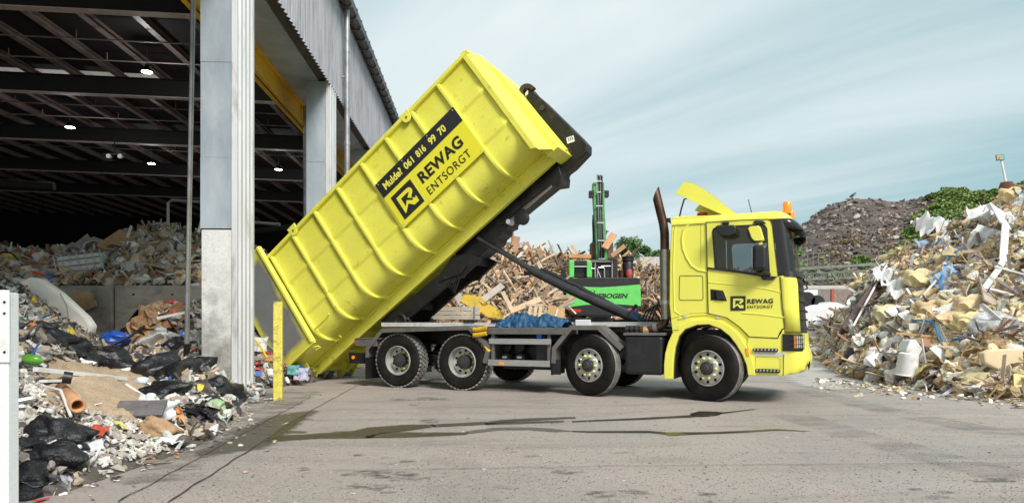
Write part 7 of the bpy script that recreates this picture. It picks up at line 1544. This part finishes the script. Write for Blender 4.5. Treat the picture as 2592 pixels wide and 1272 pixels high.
tree(2008, 580, 740, 44, 46, 'green bush right of the windscreen at the foot of the spoil hill', 4, GB, 12, 'bush', 'bush')
bushes = [(2410,520,600,52,100,'large bright green bush on the crest of the green slope'),(2368,560,640,50,66,'green bush left below the large one on the slope'),(2450,530,600,50,90,'green bush right of the large one on the slope'),(2310,590,660,48,60,'lowest green bush above the insulation heap'),(2250,660,716,44,50,'olive bush low on the slope left of the heap'),(2180,665,716,43,46,'olive bush above the steel conveyor')]
for i, (x, y0, y1, Y, w, lb) in enumerate(bushes): tree(x, y0 - 26, y1, Y, w, lb, 10 + i, GB, 14, 'bush', 'bush')
# grass on the green shoulder
cs = []; tot = 0
for k in range(1300):
    a, t = rnd.random(), rnd.random(); p = HL.pos(a, t); px = CX + F * p.x / p.y; py = HY - (p.z - HC) * F / p.y
    if px > 2290 + (624 - py) * .55 and px < 3300: cs.append((tuple(p + Vector((0, 0, .15))), .6, 1 / 90))
    elif py > 655 and rnd.random() < .2: cs.append((tuple(p), .5, 1 / 900))
leaves('hill_grass', cs, 26000, .22, GB + [(.20,.22,.08),(.24,.20,.10)], rnd, kind='stuff', label='rough grass and weeds growing on the shoulder of the hill', cat='grass', flat=.45)
cs = []
for k in range(60):
    a, t = rnd.uniform(.25, .53), rnd.uniform(.05, .5); p = HL.pos(a, t); cs.append((tuple(p), .6, 1 / 60))
leaves('dry_weeds', cs, 5000, .16, [(.22,.12,.07),(.18,.14,.06),(.13,.14,.05),(.28,.18,.10)], rnd, kind='stuff', label='reddish dry weeds low on the spoil hill', cat='weeds', flat=.5)
# crow on the crest
cp = at(2158, 501, 57.9); cw = MB(); cw.tube([cp + Vector(v) for v in ((-.30,0,.05),(-.18,0,.12),(-.02,0,.22),(.12,0,.32),(.18,0,.40),(.25,0,.40),(.34,0,.38))], .1, 10, rs=[.02,.07,.11,.09,.065,.06,.01]); cw.tube([cp + Vector((.0, .02, .14)), cp + Vector((.01, .02, -.05))], .012, 5); cw.tube([cp + Vector((.03, -.03, .14)), cp + Vector((.04, -.03, -.05))], .012, 5)
cw.build('crow', M_blk, smooth=True, label='black crow standing on the crest of the spoil hill', cat='bird')
# sign on the heap
sg_ = empty('sign_post', at(2556, 480, 22), 0, 'leaning thin post with a small green and orange sign above the heap', 'sign'); o0 = sg_.location
MB().tube([at(2550, 480, 22) - o0, at(2533, 400, 22) - o0], .035, 8).build('pole', M_wpost, sg_, smooth=True)
m = MB(); m.prism([at(x, y, 21.95) - o0 for x, y in [(2521,392),(2541,391),(2543,405),(2523,407)]], (0, .03, 0)); b_ = m.build('sign_board', mat('sign_green', (.03, .22, .16), .5), sg_)
m = MB(); m.prism([at(x, y, 21.93) - o0 for x, y in [(2523,394),(2531,393.5),(2527,400),(2524,404)]], (0, .01, 0)); m.build('orange_mark', M_org, b_)
m = MB(); m.bx(*[at(x, y, 21.93) - o0 for x, y in ((2530,396.5),(2540,394.5))]); m.bx(*[at(x, y, 21.93) - o0 for x, y in ((2530,402),(2540,400))]); m.build('sign_marks', M_white, b_)
m = MB(); p = at(2548, 500, 21); m.lathe([(0, .75), (.16, .72), (.2, .6), (.19, .1), (.22, -.2), (0, -.3)], tuple(p - Vector((0, 0, .25))), 'Z', 14); m.build('rusty_stump', mat('rust_stump', (.16, .06, .03), .8, var=.4, bump=.6), smooth=True, label='rust-brown stump beside the leaning sign post', cat='stump')
# concrete retaining wall, containers, conveyor and covered trailer behind the truck's nose
a, b = at(1900, 722, 38), at(2330, 722, 38)
o = MB().bx((a.x, 38, .5), (b.x, 38.4, a.z)).build('retaining_wall', M_wallc, label='pale concrete retaining wall below the spoil hill', cat='wall', bevel=.02)
cn = empty('rubbish_container', at(2112, 800, 36), 0, 'rusty grey and red steel container in front of the retaining wall', 'container'); c0 = cn.location
MB().bx((-1.75, 0, -.5), (1.1, .9, 1.45)).build('body', mat('grey_container', (.22, .19, .17), .7, var=.3, dirt=.7, dirtcol=(.28, .08, .04), dscale=2), cn, bevel=.02)
m = MB()
for x in (-.1, 1.05): m.bx((x - .08, -.06, -.5), (x + .08, 0, 1.45))
m.build('red_frame', mat('faded_red', (.36, .08, .05), .7, var=.3), cn)
m = MB(); m.bx((-1.7, -.05, 1.0), (-.9, -.01, 1.4)); m.build('cover_sheet', M_wpost, cn)
for k, (x, y) in enumerate(((2046, 752), (2071, 760))): MB().lathe([(0, 0), (.35, 0), (.4, .1), (.4, .4), (0, .4)], tuple(at(x, y + 6, 34)), n=16).build('cable_drum', M_frame, label='dark cable drum left of the red container frame' if k else 'dark drum nearest to the truck nose', cat='drum', smooth=True)
cv = empty('conveyor', at(2140, 706, 39), 0, 'long green-grey steel lattice conveyor lying above the retaining wall', 'conveyor'); c0 = cv.location
m = MB(); z0 = 0
L0, L1 = at(1960, 712, 39) - c0, at(2240, 698, 39) - c0
for dz in (0, .38): m.bar(L0 + Vector((0, 0, dz)), L1 + Vector((0, 0, dz * .9)), .12, .10)
for k in range(22): p = L0.lerp(L1, k / 22); q = L0.lerp(L1, (k + .5) / 22); r_ = L0.lerp(L1, (k + 1) / 22); m.bar(p, q + Vector((0, 0, .36)), .04, .04); m.bar(q + Vector((0, 0, .36)), r_, .04, .04)
m.build('lattice', mat('conveyor_green', (.16, .19, .15), .6, var=.3, dirt=.4), cv)
m = MB(); m.bar(L0 + Vector((0, 0, .62)), L1 + Vector((0, 0, .7)), .5, .16); m.build('belt', MATS['conveyor_green'], cv)
m = MB()
for k in range(8): p = L0.lerp(L1, .15 + k * .05) + Vector((0, 0, .7)); m.bar(p, p + Vector((0, 0, .8)), .03, .03)
m.bar(L0.lerp(L1, .15) + Vector((0, 0, 1.5)), L0.lerp(L1, .5) + Vector((0, 0, 1.5)), .03, .03); m.build('railing', MATS['conveyor_green'], cv)
for x0, y0, x1, y1, nm, c_ in ((2118,708,2106,690,'conveyor arm','g'),):
    MB().bar(at(x0, y0, 38.6) - c0, at(x1, y1, 38.6) - c0, .12, .12).build('arm', MATS['conveyor_green'], cv)
stick('steel_beam', at(2170,694,37), at(2260,684,37), .14, .14, (.12,.15,.14), 'dark steel beam behind the orange one above the wall', 'beam', M_metal)
stick('steel_beam', at(2175,700,36.4), at(2232,694,36.4), .22, .2, (.42,.20,.08), 'rusty orange steel beam above the retaining wall', 'beam', M_metal)
tr = empty('covered_trailer', at(2100, 830, 28), 0, 'flat trailer under a white sheet behind the truck nose', 'trailer'); c0 = tr.location
m = MB(); rows = []
for j in range(7):
    r_ = []
    for i in range(25):
        s = i / 24; x = 2020 + 150 * s; ytop = 783 - 14 * math.sin(s * 3.0) ** 2 - (6 if .5 < s < .9 else 0); t = j / 6; yy = 812 if j == 0 else 800 + (ytop - 800) * min(t * 2, 1); Yd = 27.6 + 1.6 * max(0, t - .4)
        p = at(x, yy, 27.6); r_.append(Vector((p.x, Yd, p.z + .06 * noise.noise(Vector((s * 12, t * 3, 0))))) - c0)
    rows.append(r_)
m.grid(rows); o = m.build('white_sheet', M_soft, tr, smooth=True); o.color = (.74, .74, .75, 1)
m = MB(); m.bx(at(2020, 815, 27.7) - c0, at(2160, 800, 29) - c0); 
for x in (2040, 2075, 2110): m.bx(at(x, 832, 27.7) - c0, at(x + 6, 812, 28.0) - c0)
m.build('bed', M_frame, tr)
p = at(2068, 822, 28.2) - c0; MB().lathe([(0, -.1), (.3, -.1), (.32, .1), (0, .1)], tuple(p), n=18).build('wheel', M_tyre, tr)
ipc('plastic_bag', 'film', 3, M_soft, 215, 890, (1.1, .8, .9), (.66, .68, .70), 'grey-white plastic heap left of the insulation foot beside the truck nose', 'plastic bag', up=.3, tilt=R(20))
# far shed and flat roof
sh = empty('far_shed', at(1250, 700, 52), 0, 'pale corrugated shed far behind the wood heap', 'shed'); c0 = sh.location
a, b = at(1205, 800, 52) - c0, at(1295, 652, 52) - c0; m = MB(); n = 60; r0 = []; r1 = []
for i in range(n * 2 + 1): x = a.x + (b.x - a.x) * i / (2 * n); r0.append(Vector((x, .05 * (i % 2), a.z))); r1.append(Vector((x, .05 * (i % 2), b.z)))
m.grid([r0, r1]).build('wall', mat('pale_sheet', (.50, .53, .56), .6, var=.08), sh); MB().bx((a.x - .3, -.3, b.z), (b.x + .3, 6, b.z + .35)).build('roof', mat('pale_roof', (.55, .57, .58), .7), sh)
fr2 = empty('far_roof', at(1670, 690, 55), 0, 'flat grey roof edge behind the wood heap, left of the cab', 'building'); c0 = fr2.location
m = MB(); m.bx(at(1620, 672, 55) - c0, at(1760, 664, 60) - c0); m.build('roof', M_wallc, fr2); m = MB(); m.bx(at(1630, 800, 56) - c0, at(1750, 672, 59) - c0); m.build('wall', MATS['pale_sheet'], fr2)
